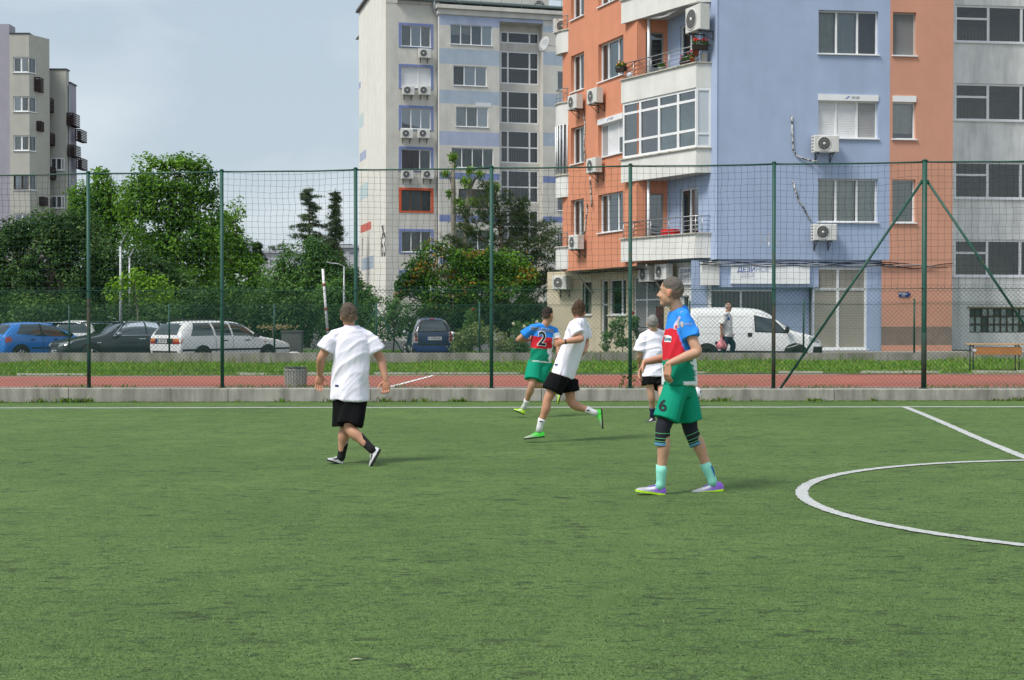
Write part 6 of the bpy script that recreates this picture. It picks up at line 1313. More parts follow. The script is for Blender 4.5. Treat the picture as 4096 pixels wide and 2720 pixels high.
# ---- tiny two seater seen from behind
rc = Vector(((1734 - CX) / FPX * 50.3, 50.3, 0)); hd = R(90 + 12); loc = rc.copy(); loc.z = zst(loc)
PN = paint('navy_car_paint', (.010, .022, .085)); M_silver = mat('silver_shell', (.42, .44, .45), .35, .03, 3, metal=.5, spec=.5)
st = [(0, .66, .34, .56, .78, .92, .60), (.03, .735, .26, .55, .84, 1.02, .63), (.12, .757, .2, .55, .88, 1.24, .58), (.3, .76, .18, .55, .90, 1.49, .53), (.6, .76, .18, .55, .91, 1.54, .51), (1.0, .755, .18, .55, .90, 1.545, .51), (1.35, .75, .18, .54, .89, 1.49, .51), (1.75, .74, .18, .53, .88, 1.14, .62), (1.98, .73, .18, .52, .85, .97, .64), (2.3, .70, .2, .5, .76, .83, .6), (2.46, .62, .27, .48, .66, .70, .54), (2.5, .52, .36, .46, .56, .6, .46)]
c = Car('microcar', 'tiny navy two seat car with silver pillars seen from behind', loc, hd, st, PN); c.root['category'] = 'car'
c.patch('rear_window', [(.59, 1.0), (-.59, 1.0), (-.43, 1.42), (.43, 1.42)], 'B', M_plast, .006, 10, 7); c.patch('rear_glass', [(.50, 1.03), (-.50, 1.03), (-.38, 1.37), (.38, 1.37)], 'B', glass_mat('rear_glass', (.30, .36, .36), .13), .010, 8, 6)
for sg, side in ((-1, 'R'), (1, 'L')):
    c.patch('silver_pillar', [(.02, .52), (.34, .50), (.42, .90), (.08, .92)], side, M_silver, .006, 5, 6); c.patch('silver_pillar', [(.08, .92), (.42, .90), (.56, 1.44), (.30, 1.42)], side, M_silver, .007, 5, 8); c.patch('side_window', [(.5, .95), (1.62, .93), (1.25, 1.36), (.66, 1.42)], side, M_cglass)
    c.patch('silver_corner', [(sg * .72, .60), (sg * .57, .60), (sg * .57, 1.0), (sg * .70, 1.0)], 'B', M_silver, .008, 4, 6)
    for z in (.70, .82, .93): c.disc('tail_lamp', (sg * .635, z), .052, 'B', M_redl, .014, 14); 
    c.patch('rear_wing', [(.05, .20), (.75, .20), (.70, .50), (.03, .50)], side, paint('blue_bumper', (.02, .045, .20)), .010, 8, 5); c.patch('door_panel', [(.85, .25), (1.5, .25), (1.55, .5), (.8, .5)], side, M_silver, .006, 5, 4)
    mm = MB(); mm.ball(c.M @ Vector((1.55, sg * .86, .98)), .10, M_silver, 10, 7, (.7, 1, .7)); mm.build('door_mirror', c.root)
c.patch('rear_bumper', [(.72, .28), (-.72, .28), (-.72, .50), (.72, .50)], 'B', MATS['blue_bumper'], .022, 12, 5); c.patch('bumper_gap', [(.55, .50), (-.55, .50), (-.55, .57), (.55, .57)], 'B', M_plast, .008, 8, 2); c.patch('lower_valance', [(.58, .2), (-.58, .2), (-.58, .28), (.58, .28)], 'B', M_plast, .014, 8, 2)
c.patch('brake_lamp', [(.09, 1.455), (-.09, 1.455), (-.09, 1.485), (.09, 1.485)], 'B', M_redl, .016, 2, 1); c.plate('A 9374 HX', (-.02, .76), 'B', .56, .12); c.wheels((.38, 2.19), .275, .755, spokes=6, width=.17)
# ---- white panel van
hd = R(-3); ra = Vector(((2818 - CX) / FPX * 42.9, 42.9, 0)); loc = ra - Vector((math.cos(hd), math.sin(hd), 0)) * .56; loc.z = zst(loc); PV = paint('white_van_paint', (.84, .845, .84))
st = [(0, .72, .36, .66, 1.0, 1.72, .62), (.03, .80, .28, .66, 1.02, 1.77, .66), (.14, .84, .22, .66, 1.04, 1.80, .68), (.6, .858, .19, .66, 1.04, 1.815, .685), (1.4, .86, .18, .66, 1.04, 1.815, .685), (2.05, .86, .18, .66, 1.03, 1.79, .67), (2.42, .86, .18, .64, 1.02, 1.70, .64), (2.75, .86, .18, .62, 1.01, 1.44, .65), (3.08, .858, .18, .6, 1.0, 1.16, .72), (3.3, .855, .18, .6, .98, 1.06, .74), (3.65, .84, .19, .58, .93, 1.0, .72), (3.9, .80, .22, .56, .84, .90, .68), (4.05, .74, .28, .54, .72, .76, .62), (4.11, .62, .36, .5, .6, .63, .54)]
c = Car('panel_van', 'white panel van parked beside the blue shop front', loc, hd, st, PV)
for side in 'RL':
    sg = -1 if side == 'R' else 1
    c.patch('door_window', [(2.02, 1.04), (3.04, 1.0), (2.62, 1.42), (2.0, 1.56)], side, M_plast, .005, 10, 6); c.patch('door_glass', [(2.06, 1.07), (2.93, 1.035), (2.57, 1.40), (2.04, 1.53)], side, glass_mat('van_glass', (.34, .42, .38), .10), .010, 10, 6)
    c.patch('side_moulding', [(.86, .38), (3.08, .36), (3.08, .46), (.86, .48)], side, M_plast, .014, 14, 1); c.patch('door_handle', [(1.80, .90), (1.93, .90), (1.93, 1.02), (1.80, 1.02)], side, M_plast, .014, 2, 2); c.disc('fuel_cap', (.86, .70), .06, side, M_plast, .010, 14)
    for cs in ([(1.96, .4), (1.972, .4), (1.972, 1.62), (1.96, 1.62)], [(.28, 1.50), (1.82, 1.50), (1.82, 1.512), (.28, 1.512)], [(.28, .9), (.29, .9), (.29, 1.5), (.28, 1.5)], [(.3, .98), (1.94, .98), (1.94, .99), (.3, .99)]): c.patch('panel_seam', cs, side, mat('seam_grey', (.22, .22, .22), .8), .003, 4, 4)
    c.patch('front_bumper_side', [(3.72, .2), (4.06, .3), (4.05, .60), (3.80, .60)], side, M_plast, .012, 6, 4); c.patch('headlamp', [(3.66, .76), (4.0, .70), (3.93, .82), (3.66, .92)], side, M_head, .008, 5, 4)
    mm = MB(); mm.ball(c.M @ Vector((2.98, sg * .95, 1.12)), .12, M_plast, 10, 7, (.6, .9, .9)); mm.build('door_mirror', c.root); c.patch('wheel_lip', [(3.0, .55), (3.35, .66), (3.35, .68), (3.0, .57)], side, PV, .012, 4, 1)
c.patch('windscreen', [(-.74, 1.08), (.74, 1.08), (.62, 1.66), (-.62, 1.66)], 'F', M_cglass, .008, 8, 8); c.patch('front_bumper', [(-.72, .3), (.72, .3), (.72, .6), (-.72, .6)], 'F', M_plast, .016, 10, 5); c.wheels((.56, 3.25), .305, .85, spokes=0, rimm=mat('black_wheel', (.03, .03, .03), .6), arch=1.26)
# ---- street things: lamp posts, barrier pole, steel cabinet, litter beside it
M_lamp = mat('galvanised', (.40, .42, .44), .5, .1, 6, metal=.5)
def lamp_post(label, u, vt, Y, arm, r=.05):
    p = at(u, HOR, Y); p.z = zst(p); top = at(u, vt, Y); root = empty('street_lamp', p, label, 'street lamp'); MB().tube([p, p.lerp(top, .5), top], [r * 1.25, r, r * .75], M_lamp, 8).build('pole', root)
    e = top + Vector(arm); MB().tube([top, top.lerp(e, .4) + Vector((0, 0, .04)), e], r * .55, M_lamp, 6).build('arm', root); MB().obox(e, Vector(arm).normalized() * .16, (0, .07, 0), (0, 0, .03), M_lamp).build('lamp_head', root)
lamp_post('grey lamp post with tilted head beside the young lime green tree', 482, 985, 53, (.12, 0, .28), .055); lamp_post('second grey post just right of the lamp post by the young tree', 518, 1030, 57, (.1, 0, .2), .05); lamp_post('slim grey street lamp with a long arm in front of the mid green trees', 1376, 1065, 62, (-.62, 0, .16), .05)
p = at(1313, 1345, 47.5); p.z = zst(p) + .75; q = at(1291, 1076, 47.5); root = empty('barrier_pole', (p.x, p.y, zst(p)), 'raised white barrier pole with red marks near the walking player', 'barrier'); M_pole = mat('white_pole', (.72, .72, .72), .5, .05, 4)
MB().tube([p - (q - p) * .02, q], .045, M_pole, 8).build('boom', root)
for t in (.13, .42, .76): MB().tube([p.lerp(q, t), p.lerp(q, t + .04)], .047, mat('red_mark', (.34, .07, .06), .6), 8).build('red_band', root)
mb = MB(); mb.box((p.x - .14, p.y - .14, zst(p)), (p.x + .14, p.y + .14, p.z + .12), mat('barrier_post', (.30, .31, .31), .6)); mb.build('barrier_housing', root)
p = at(1165, 1400, 46.4); p.z = zst(p); root = empty('steel_cabinet', p, 'plain dark grey steel cabinet beyond the nose of the white estate', 'cabinet'); h = 1.55 - (1328 - HOR) * 46.4 / FPX; mb = MB(); mb.box((p.x - .33, p.y, p.z), (p.x + .33, p.y + .5, h), mat('cabinet_grey', (.10, .10, .10), .7, .1, 4)); mb.build('cabinet_body', root); mb = MB(); mb.box((p.x - .36, p.y - .03, h + .002), (p.x + .36, p.y + .53, h + .04), MATS['cabinet_grey']); mb.build('cabinet_top', root)
p = at(1176, 1415, 45.2); p.z = zst(p); root = empty('bollard', p, 'low pale concrete stump in front of the dark cabinet', 'bollard'); MB().lathe([(.2, 0), (.21, .32), (.19, .38), (.10, .41)], p, mat('pale_stump', (.55, .56, .56), .7), 14).build('stump', root)
p = at(1091, 1300, 52); mb = MB(); rr = random.Random(3)
root = empty('dry_shrub', (p.x, p.y, zst(p)), 'small heap of dry straw coloured leaves behind the estate car', 'shrub'); P = np.array(at(1095, 1308, 52)) + rng.normal(size=(170, 3)) * np.array([.38, .2, .05]); V, F, C = leaf_mesh(P, unit(170), .10, palette(P, [(.30, .24, .13), (.38, .31, .18)], 4), .5); raw('foliage', V, F, M_leaf, root, colors=C)
MB().tube([(p.x, p.y, zst(p)), (p.x, p.y, 1.25)], .03, M_bark, 6).build('stem', root)
# wire flower stand by the shop door
p = at(2580, 1400, 46); p.z = .2; root = empty('plant_stand', p, 'black wire plant stand by the shop door behind the old player', 'plant stand')
for i, z in enumerate((.62, .98, 1.25)): mb = MB(); mb.box((p.x - .28, p.y - .12, z), (p.x + .34, p.y + .12, z + .025), M_plast); mb.build('shelf', root)
for sx in (-.26, .32): MB().tube([(p.x + sx, p.y, .2), (p.x + sx, p.y, 1.27)], .012, M_plast, 6).build('leg', root)
# dark red patterned poster or cloth hanging beside the door
a0, a1 = FG.a(2630), FG.a(2656); mb = MB(); FG.box(mb, a0, a1, .75, 2.0, .03, .06, mat('maroon_cloth', (.10, .022, .025), .8, .3, 9, col2=(.03, .012, .014), v2scale=5)); mb.build('hanging_cloth', label='narrow dark maroon cloth hanging beside the shop door', cat='cloth')
# ================================================================== people
SKIN = mat('skin', (.4, .2, .13), .55, attr='col', spec=.35, var=.05, vscale=30, bump=.06, bscale=180)
CLOTH = mat('jersey', (.5, .5, .5), .85, attr='col', spec=.12, bump=.22, bscale=14, aniso=(1.2, 1.2, .5))
SHOE = mat('boot', (.5, .5, .5), .45, attr='col', spec=.4)
def loft(mb, rings, n=20):
    V = []
    for c, a, b in rings:
        for j in range(n): t = 2 * math.pi * j / n; V.append(c + a * math.cos(t) + b * math.sin(t))
    k = len(rings); F = [(i * n + j, i * n + (j + 1) % n, (i + 1) * n + (j + 1) % n, (i + 1) * n + j) for i in range(k - 1) for j in range(n)] + [tuple(range(n - 1, -1, -1)), tuple((k - 1) * n + j for j in range(n))]
    mb.add(V, F, None if False else SKIN)
def limb(mb, pts, rad, n=14, sub=4, off=None):
    """round limb through points with radii, smooth between; both ends rounded"""
    P = []; Rr = []; k = len(pts)
    for i in range(k - 1):
        p0, p1, p2, p3 = pts[max(i - 1, 0)], pts[i], pts[i + 1], pts[min(i + 2, k - 1)]
        for s in range(sub):
            t = s / sub; P.append(.5 * ((2 * p1) + (p2 - p0) * t + (2 * p0 - 5 * p1 + 4 * p2 - p3) * t * t + (3 * p1 - p0 - 3 * p2 + p3) * t ** 3)); Rr.append(lerp(rad[i], rad[i + 1], t * t * (3 - 2 * t)))
    P.append(pts[-1]); Rr.append(rad[-1]); d0 = (P[0] - P[1]).normalized(); d1 = (P[-1] - P[-2]).normalized()
    P = [P[0] + d0 * Rr[0] * .8, P[0] + d0 * Rr[0] * .5] + P + [P[-1] + d1 * Rr[-1] * .5, P[-1] + d1 * Rr[-1] * .8]; Rr = [Rr[0] * .5, Rr[0] * .85] + Rr + [Rr[-1] * .85, Rr[-1] * .5]
    mb.tube(P, Rr, SKIN, n)
def ell(mb, c, f, l, u, rf, rl, ru, n=18, k=10):
    V = []
    for i in range(k + 1):
        p = math.pi * i / k; sp = max(math.sin(p), .02)
        for j in range(n): a = 2 * math.pi * j / n; V.append(c + f * (sp * math.cos(a) * rf) + l * (sp * math.sin(a) * rl) + u * (math.cos(p) * ru))
    mb.add(V, [(i * n + j, (i + 1) * n + j, (i + 1) * n + (j + 1) % n, i * n + (j + 1) % n) for i in range(k) for j in range(n)] + [tuple(range(n)), tuple(k * n + j for j in range(n - 1, -1, -1))], SKIN)
def fuse(mb, voxel, smooth=3, fac=.5):
    """one continuous skin around overlapping volumes"""
    me = bpy.data.meshes.new('f'); me.from_pydata(mb.v, [], mb.f); bm = bmesh.new(); bm.from_mesh(me); bmesh.ops.recalc_face_normals(bm, faces=bm.faces); bm.to_mesh(me); bm.free()
    o = bpy.data.objects.new('f', me); COL.objects.link(o); r = o.modifiers.new('r', 'REMESH'); r.mode = 'VOXEL'; r.voxel_size = voxel; r.adaptivity = 0
    if smooth: s = o.modifiers.new('s', 'SMOOTH'); s.iterations = smooth; s.factor = fac
    dg = bpy.context.evaluated_depsgraph_get(); m2 = bpy.data.meshes.new_from_object(o.evaluated_get(dg)); bpy.data.objects.remove(o)
    V = np.empty(len(m2.vertices) * 3, np.float32); m2.vertices.foreach_get('co', V); V = V.reshape(-1, 3).astype(np.float64)
    Nn = np.empty(len(m2.vertices) * 3, np.float32); m2.vertices.foreach_get('normal', Nn); Nn = Nn.reshape(-1, 3).astype(np.float64)
    F = [tuple(p.vertices) for p in m2.polygons]; F4 = np.array([f if len(f) == 4 else (f[0], f[1], f[2], f[2]) for f in F], dtype=np.int32); bpy.data.meshes.remove(m2); return V, Nn, F4
def put(name, V, F, m, parent, cols):
    return raw(name, V, F, m, parent, True, cols)
def segd(P, a, b):                                       # distance of points to a segment, and where along it
    a, b = np.array(a), np.array(b); d = b - a; t = ((P - a) @ d / (d @ d)); tc = t.clip(0, 1); return np.linalg.norm(P - (a + tc[:, None] * d), axis=1), t
def wrinkle(V, N, amp, f, seed, dirv=(1, 0, .5)):
    d = np.array(dirv, float); d /= np.linalg.norm(d); S = V - np.outer(V @ d, d) * .88; w = .75 - 1.25 * np.abs(noise3(S, f * .8, seed)) + .35 * noise3(V, 6, seed + 1) + .25 * (.6 - np.abs(noise3(S, f * 1.9, seed + 3))); return V + N * (amp * w)[:, None]
def hand(mb, wrist, d, pn, side, curl=.5, sc=1.0, spread=.1, fcurl=None):
    """palm and five fingers; d along the hand, pn out of the palm, side towards the thumb"""
    d = d.normalized(); pn = (pn - d * pn.dot(d)).normalized(); s = d.cross(pn).normalized()
    if s.dot(side) < 0: s = -s
    L = .095 * sc; rings = []
    for t, w, th in ((-.12, .024, .020), (.1, .030, .019), (.45, .040, .017), (.85, .042, .014), (1.04, .039, .010)): c = wrist + d * (L * t) + pn * (.004 * math.sin(t * 3)); rings.append((c, s * w * sc, pn * th * sc))
    loft(mb, rings, 12)
    for k, (ln, o) in enumerate(((.070, .030), (.080, .010), (.074, -.010), (.058, -.029))):
        cu = (fcurl[k] if fcurl else curl) ; base = wrist + d * (L * .95) + s * (o * sc); pts = [base - d * .012]; a = .12 + cu * .5; dd = d; p = base
        pts = [base - d * .015, base]
        for q, fr in enumerate((.44, .31, .25)): a2 = a + cu * (.2 + .75 * q); dv = (d * math.cos(a2) + pn * math.sin(a2) + s * (spread * (1.5 - k) * .4)).normalized(); p = p + dv * (ln * fr * sc); pts.append(p)
        limb(mb, pts, [.0095 * sc, .0095 * sc, .0088 * sc, .0082 * sc, .0070 * sc], 8, 2)
    b = wrist + d * (L * .18) + s * (.026 * sc); t1 = b + (d * .55 + s * .62 + pn * .35).normalized() * (.042 * sc); t2 = t1 + (d * .85 + s * .25 + pn * (.25 + curl * .4)).normalized() * (.032 * sc); t3 = t2 + (d * .9 + pn * (.3 + curl * .5) - s * .1).normalized() * (.024 * sc); limb(mb, [b, t1, t2, t3], [.014 * sc, .012 * sc, .0105 * sc, .008 * sc], 8, 2)
def person(label, Y, J, f_head, up_head=(0, 0, 1), skin=(.42, .215, .135), hair=(.10, .07, .05), hair_t=.008, hair_fn=None, hair_len=0, shirt=None, shorts=None, socks=None, shoes=None, k=1.0, belly=0.0, hands=None, hem=-.06, sleeve=.62, sleeve_r=.078, shirt_col=None, short_hem=.72, short_r=.115, sock_top=.62, voxel=.0075, head_s=1.0, wr=.007, trousers=None, group='players on the pitch', wdir=(1, 0, .6), seed=1, shirt_k=1.0, hair_fade=None, beard=0):
    A = {n: at(p[0], p[1], Y + (p[2] if len(p) > 2 else 0)) for n, p in J.items()}
    base = (A['heelL'] + A['heelR']) / 2; base = Vector((base.x, base.y, 0)); base.z = field_z(base.x, base.y) if base.y < 25.5 else zst(base)
    root = empty('person', base, label, 'person', group); hc = (A['hipL'] + A['hipR']) / 2; sc = (A['shL'] + A['shR']) / 2; lh = (A['hipL'] - A['hipR']).normalized(); ls = (A['shL'] - A['shR']).normalized(); up = (sc - hc).normalized(); H = (sc - hc).length
    def fr(t):
        l = (lh * (1 - max(0, min(1, t))) + ls * max(0, min(1, t))).normalized(); l = (l - up * l.dot(up)).normalized(); return l, l.cross(up).normalized()
    def ring(t, w, d, fo=0.0, dv=None): l, f = fr(t); c = hc + (sc - hc) * t + f * fo; return (c, l * (w * k), f * (d * k))
    fwd = fr(.5)[1]; U = Vector(up_head).normalized(); Fh = Vector(f_head).normalized(); Fh = (Fh - U * Fh.dot(U)).normalized(); Lh = U.cross(Fh); Hc = A['head']; q = head_s
    hp = lambda a, b, c: Hc + Fh * (a * q) + Lh * (b * q) + U * (c * q)
    # ---- body
    mb = MB(); loft(mb, [ring(-.16, .10, .085), ring(-.08, .15, .11), ring(.08, .165, .115), ring(.3, .15, .105 + belly * .5), ring(.6, .165, .115), ring(.85, .17, .11), ring(1.0, .15, .085), ring(1.08, .10, .07)])
    nk = A['neck']; nb = sc + up * (.03 * k); limb(mb, [nb, nk.lerp(nb, .3), nk.lerp(Hc, .35), hp(-.015, 0, -.04)], [.075, .060, .056, .058], 16)
    limb(mb, [A['shL'], A['shR']], [.055, .055], 12)
    arms = {}
    for s in 'LR':
        S, E, W = A['sh' + s], A['el' + s], A['wr' + s]; arms[s] = (S, E, W); limb(mb, [S, S.lerp(E, .35), S.lerp(E, .75), E, E.lerp(W, .28), E.lerp(W, .7), W], [.056 * k, .053 * k, .044 * k, .041 * k, .044 * k, .034 * k, .0265 * k], 16)
        Hp, Kn, An = A['hip' + s], A['kn' + s], A['an' + s]; bk = -(Kn - Hp).cross(fr(0)[0]).normalized(); bk = bk if bk.dot((An - Kn).normalized()) > 0 or True else bk
        sh = (An - Kn).normalized(); latk = fr(0)[0]; back = sh.cross(latk).normalized(); 
        if back.dot(fwd) > 0 and abs(back.dot(fwd)) > .2: back = -back
        limb(mb, [Hp + up * .03, Hp.lerp(Kn, .35), Hp.lerp(Kn, .75), Kn, Kn.lerp(An, .28) + back * .014, Kn.lerp(An, .62) + back * .006, An], [.092 * k, .083 * k, .063 * k, .054 * k, .058 * k, .043 * k, .034 * k], 16)
        limb(mb, [An, An.lerp(A['heel' + s].lerp(A['toe' + s], .35), .38)], [.034 * k, .026], 10)
    # head and face
    ell(mb, hp(-.010, 0, .032), Fh, Lh, U, .097 * q, .077 * q, .100 * q); ell(mb, hp(.020, 0, -.030), Fh, Lh, U, .074 * q, .062 * q, .082 * q); ell(mb, hp(.052, 0, -.088), Fh, Lh, U, .036 * q, .040 * q, .028 * q)
    ell(mb, hp(.0, 0, -.055), Fh, Lh, U, .062 * q, .058 * q, .050 * q); limb(mb, [hp(.086, 0, .022), hp(.097, 0, -.002), hp(.108, 0, -.024)], [.008 * q, .010 * q, .0145 * q], 10); ell(mb, hp(.094, 0, -.028), Fh, Lh, U, .014 * q, .018 * q, .010 * q)
    ell(mb, hp(.080, 0, .034), Fh, Lh, U, .016 * q, .048 * q, .012 * q); ell(mb, hp(.084, 0, -.062), Fh, Lh, U, .012 * q, .024 * q, .012 * q)
    for sg in (-1, 1): ell(mb, hp(-.008, sg * .078, -.006), Fh, Lh, U, .019 * q, .010 * q, .033 * q, 10, 8); ell(mb, hp(.066, sg * .036, -.03), Fh, Lh, U, .022 * q, .02 * q, .022 * q, 10, 8)
    V, N, F = fuse(mb, voxel, 4); sk = np.array(skin); C = np.tile(sk, (len(V), 1))
    hl = np.stack([(V - np.array(Hc)) @ np.array(Fh), (V - np.array(Hc)) @ np.array(Lh), (V - np.array(Hc)) @ np.array(U)], axis=1) / q
    red = (np.abs(hl[:, 1]) > .074) & (np.abs(hl[:, 2]) < .05); C[red] = sk * np.array([1.1, .86, .82])
    lips = (hl[:, 0] > .086) & (np.abs(hl[:, 2] + .063) < .012) & (np.abs(hl[:, 1]) < .026); C[lips] = sk * np.array([.85, .55, .52])
    brow = (hl[:, 0] > .07) & (np.abs(hl[:, 2] - .037) < .007) & (np.abs(np.abs(hl[:, 1]) - .032) < .022); C[brow] = np.array(hair) * .7 + sk * .2
    if beard: b = (hl[:, 2] < -.045) & (hl[:, 2] > -.13) & (hl[:, 0] > -.01) & ~lips; C[b] = sk * (1 - beard) + np.array([.10, .09, .09]) * beard
    hb = MB()
    if hands:
        for s, h in hands.items(): hand(hb, A['wr' + s], *h)
    if hb.v:
        o = len(V); V = np.concatenate([V, np.array([tuple(v) for v in hb.v])]); F = np.concatenate([F, np.array([f if len(f) == 4 else (list(f) + [f[-1]] * 4)[:4] for f in hb.f if len(f) <= 4], dtype=np.int32) + o]); big = [f for f in hb.f if len(f) > 4]
        ex = [(f[0] + o, f[i] + o, f[i + 1] + o, f[i + 1] + o) for f in big for i in range(1, len(f) - 1)]; F = np.concatenate([F, np.array(ex, dtype=np.int32)]); C = np.concatenate([C, np.tile(sk * np.array([1.04, .95, .93]), (len(hb.v), 1))])
    def tri(F):                                          # quads with a doubled corner become clean triangles
        m = F[:, 2] == F[:, 3]; a = F[~m]; return np.concatenate([a[:, [0, 1, 2]], a[:, [0, 2, 3]], F[m][:, :3]])
    BV, BF, BC, BN0 = V, tri(F), C, len(N); BN = N
    eb = MB(); em = mat('eye_white', (.6, .58, .55), .2, spec=.6); ep = mat('eye_dark', (.02, .015, .01), .15, spec=.6)
    for sg in (-1, 1): eb.ball(hp(.0690, sg * .029, .013), .0105 * q, em, 10, 8); eb.ball(hp(.0765, sg * .0295, .013), .0050 * q, ep, 8, 6)
    eb.build('eyes', root)
    # ---- hair: a shell lifted off the scalp
    x, y, z = hl[:len(hl)].T if False else (hl[:, 0], hl[:, 1], hl[:, 2]); n0 = len(hl)
    line = np.where(x > .055, .088, np.where(x > .03, .045, np.where(x > -.03, .028, -.058))) + .006 * noise3(hl * 60, 1.0, seed)
    hm = (z > line) & (np.linalg.norm(hl, axis=1) < .17) & ~((np.abs(y) > .079) & (z < .035)) if hair_fn is None else hair_fn(x, y, z)
    Fh_ = F[(F < n0).all(axis=1)]; Fk = Fh_[hm[Fh_].all(axis=1)]; idx = np.unique(Fk); mp_ = -np.ones(n0, int); mp_[idx] = np.arange(len(idx)); P = V[idx]; NN = N[idx]; zz = z[idx]; edge = ((zz - line[idx]) / .05).clip(.15, 1)
    P = P + NN * (hair_t * q * edge * (1 + .35 * noise3(P * 55, 1.0, seed + 2)))[:, None]
    if hair_len: tp = ((zz - .09) / .04).clip(0, 1); P = P + np.outer(tp * hair_len * (1 + .5 * noise3(P * 40, 1, seed)), np.array(U * .8 + Fh * .3))
    hcC = np.array(hair) * rng.uniform(.75, 1.25, (len(P), 1))
    if hair_fade is not None: fd = ((.035 - zz) / .07).clip(0, 1)[:, None]; hcC = hcC * (1 - fd) + np.array(hair_fade) * fd
    put('hair', P, tri(mp_[Fk]), mat('hair', (.1, .1, .1), .75, attr='col', spec=.25, bump=.5, bscale=300), root, hcC)
    # ---- shirt
    st_ = shirt_k; mb = MB(); loft(mb, [ring(hem, .186 * st_, .132 * st_ + belly), ring(.12, .180 * st_, .130 * st_ + belly, belly * .3), ring(.35, .176 * st_, .127 * st_ + belly, belly * .4), ring(.6, .182 * st_, .130 * st_ + belly * .4), ring(.80, .190, .126), ring(.93, .182, .110), ring(1.03, .145, .090), ring(1.10, .100, .080), ring(1.16, .074, .072)])
    cuts = {}
    for s in 'LR': S, E, W = arms[s]; e = S.lerp(E, sleeve); d = (E - S).normalized(); cuts[s] = e; limb(mb, [S - up * .02, S.lerp(e, .5)], [.060 * k, sleeve_r * .92 * k], 16); mb.tube([S.lerp(e, .3), S.lerp(e, .7), e], [sleeve_r * .9 * k, sleeve_r * .98 * k, sleeve_r * 1.08 * k], SKIN, 16)
    limb(mb, [A['shL'] - up * .005, sc + up * .028, A['shR'] - up * .005], [.060 * k, .072 * k, .060 * k], 14); V, N, F = fuse(mb, .010, 3); V = wrinkle(V, N, wr * 1.1, 17, seed, wdir); c0 = np.array(hc); T = (V - c0) @ np.array(up) / H; l_, f_ = fr(.5); AL = (V - c0) @ np.array(l_) / k; AF = (V - c0) @ np.array(f_) / k
    dl, tl = segd(V, *[tuple(p) for p in arms['L'][:2]]); dr, tr_ = segd(V, *[tuple(p) for p in arms['R'][:2]]); sl = (dl < sleeve_r * k * 1.25) & (tl > .18) & (AL > .10); sr = (dr < sleeve_r * k * 1.25) & (tr_ > .18) & (AL < -.10)
    C = shirt_col(T, AL, AF, sl, sr, V) if shirt_col else np.tile(np.array(shirt), (len(V), 1)); so = put('shirt', V, tri(F), CLOTH, root, C)
    bvh = BVHTree.FromPolygons([Vector(v) for v in V], [tuple(f) for f in tri(F)])
    # ---- shorts or trousers
    mb = MB(); loft(mb, [ring(.20, .160, .118 + belly * .6), ring(.10, .166, .122 + belly * .6), ring(-.04, .172, .125), ring(-.13, .165, .118), ring(-.2, .12, .10)]); fr_ = 1.0 if trousers else short_hem
    for s in 'LR':
        Hp, Kn, An = A['hip' + s], A['kn' + s], A['an' + s]
        if trousers: limb(mb, [Hp, Hp.lerp(Kn, .5), Kn, Kn.lerp(An, .5), An], [.105 * k, .095 * k, .078 * k, .070 * k, .062 * k], 16)
        else: e = Hp.lerp(Kn, short_hem); mb.tube([Hp + (Hp - e).normalized() * .05, Hp, Hp.lerp(e, .5), e], [.10 * k, short_r * .95 * k, short_r * k, short_r * 1.04 * k], SKIN, 18)
    V, N, F = fuse(mb, .010, 3); V = wrinkle(V, N, wr * .9, 12, seed + 7, (.3, .2, 1)); tuck(V, 0, bvh, ((V - np.array(hc)) @ np.array(up) / H) > hem + .012, .012); col = np.array(trousers or shorts); C = np.tile(col, (len(V), 1)); sho = put('trousers' if trousers else 'shorts', V, tri(F), CLOTH, root, C); sbvh = BVHTree.FromPolygons([Vector(v) for v in V], [tuple(f) for f in tri(F)])
    Tb = (BV[:BN0] - np.array(hc)) @ np.array(up) / H; cov = (Tb > hem + .05) & (Tb < 1.04)
    for s in 'LR':
        S, E, W = arms[s]; d1, t1 = segd(BV[:BN0], tuple(S), tuple(E)); d2, t2 = segd(BV[:BN0], tuple(E), tuple(W)); onarm = (d1 < .08 * k) & (t1 > -.15); cov |= onarm & (t1 < sleeve - .06); cov &= ~((onarm & (t1 > sleeve - .06) & (d1 < .075 * k)) | ((d2 < .06 * k)))
    tuck(BV, 0, bvh, cov, .010); cs = np.zeros(BN0, bool)
    for s in 'LR': d1, t1 = segd(BV[:BN0], tuple(A['hip' + s]), tuple(A['kn' + s])); cs |= (d1 < .12 * k) & (t1 < fr_ - .07) & (Tb < .15)
    if not trousers: tuck(BV, 0, sbvh, cs, .008)
    put('body', BV, BF, SKIN, root, BC)
    # ---- socks and boots
    for s in 'LR':
        Kn, An, he, to = A['kn' + s], A['an' + s], A['heel' + s], A['toe' + s]
        if socks:
            top = Kn.lerp(An, sock_top); mb = MB(); mb.tube([top, top.lerp(An, .35), top.lerp(An, .75), An, An + (he.lerp(to, .3) - An) * .5], [lerp(.052, .04, sock_top) * k * 1.06, .046 * k, .040 * k, .040 * k, .042 * k], CLOTH, 16); o = mb.build('sock', root); o.data.materials.clear(); o.data.materials.append(mat('sock_%d_%d_%d' % tuple(int(c * 99) for c in socks[0]), socks[0], .9, .06, 20, bump=.2, bscale=120))
            if len(socks) > 1:
                bd = MB(); bd.tube([top - (An - top) * .01, top.lerp(An, .10)], [lerp(.052, .04, sock_top) * k * 1.09, lerp(.052, .04, sock_top) * k * 1.08], CLOTH, 16, cap=False); b = bd.build('sock_band', o); b.data.materials.clear(); b.data.materials.append(mat('sockband_%d' % (socks[1][0] * 99), socks[1], .9))
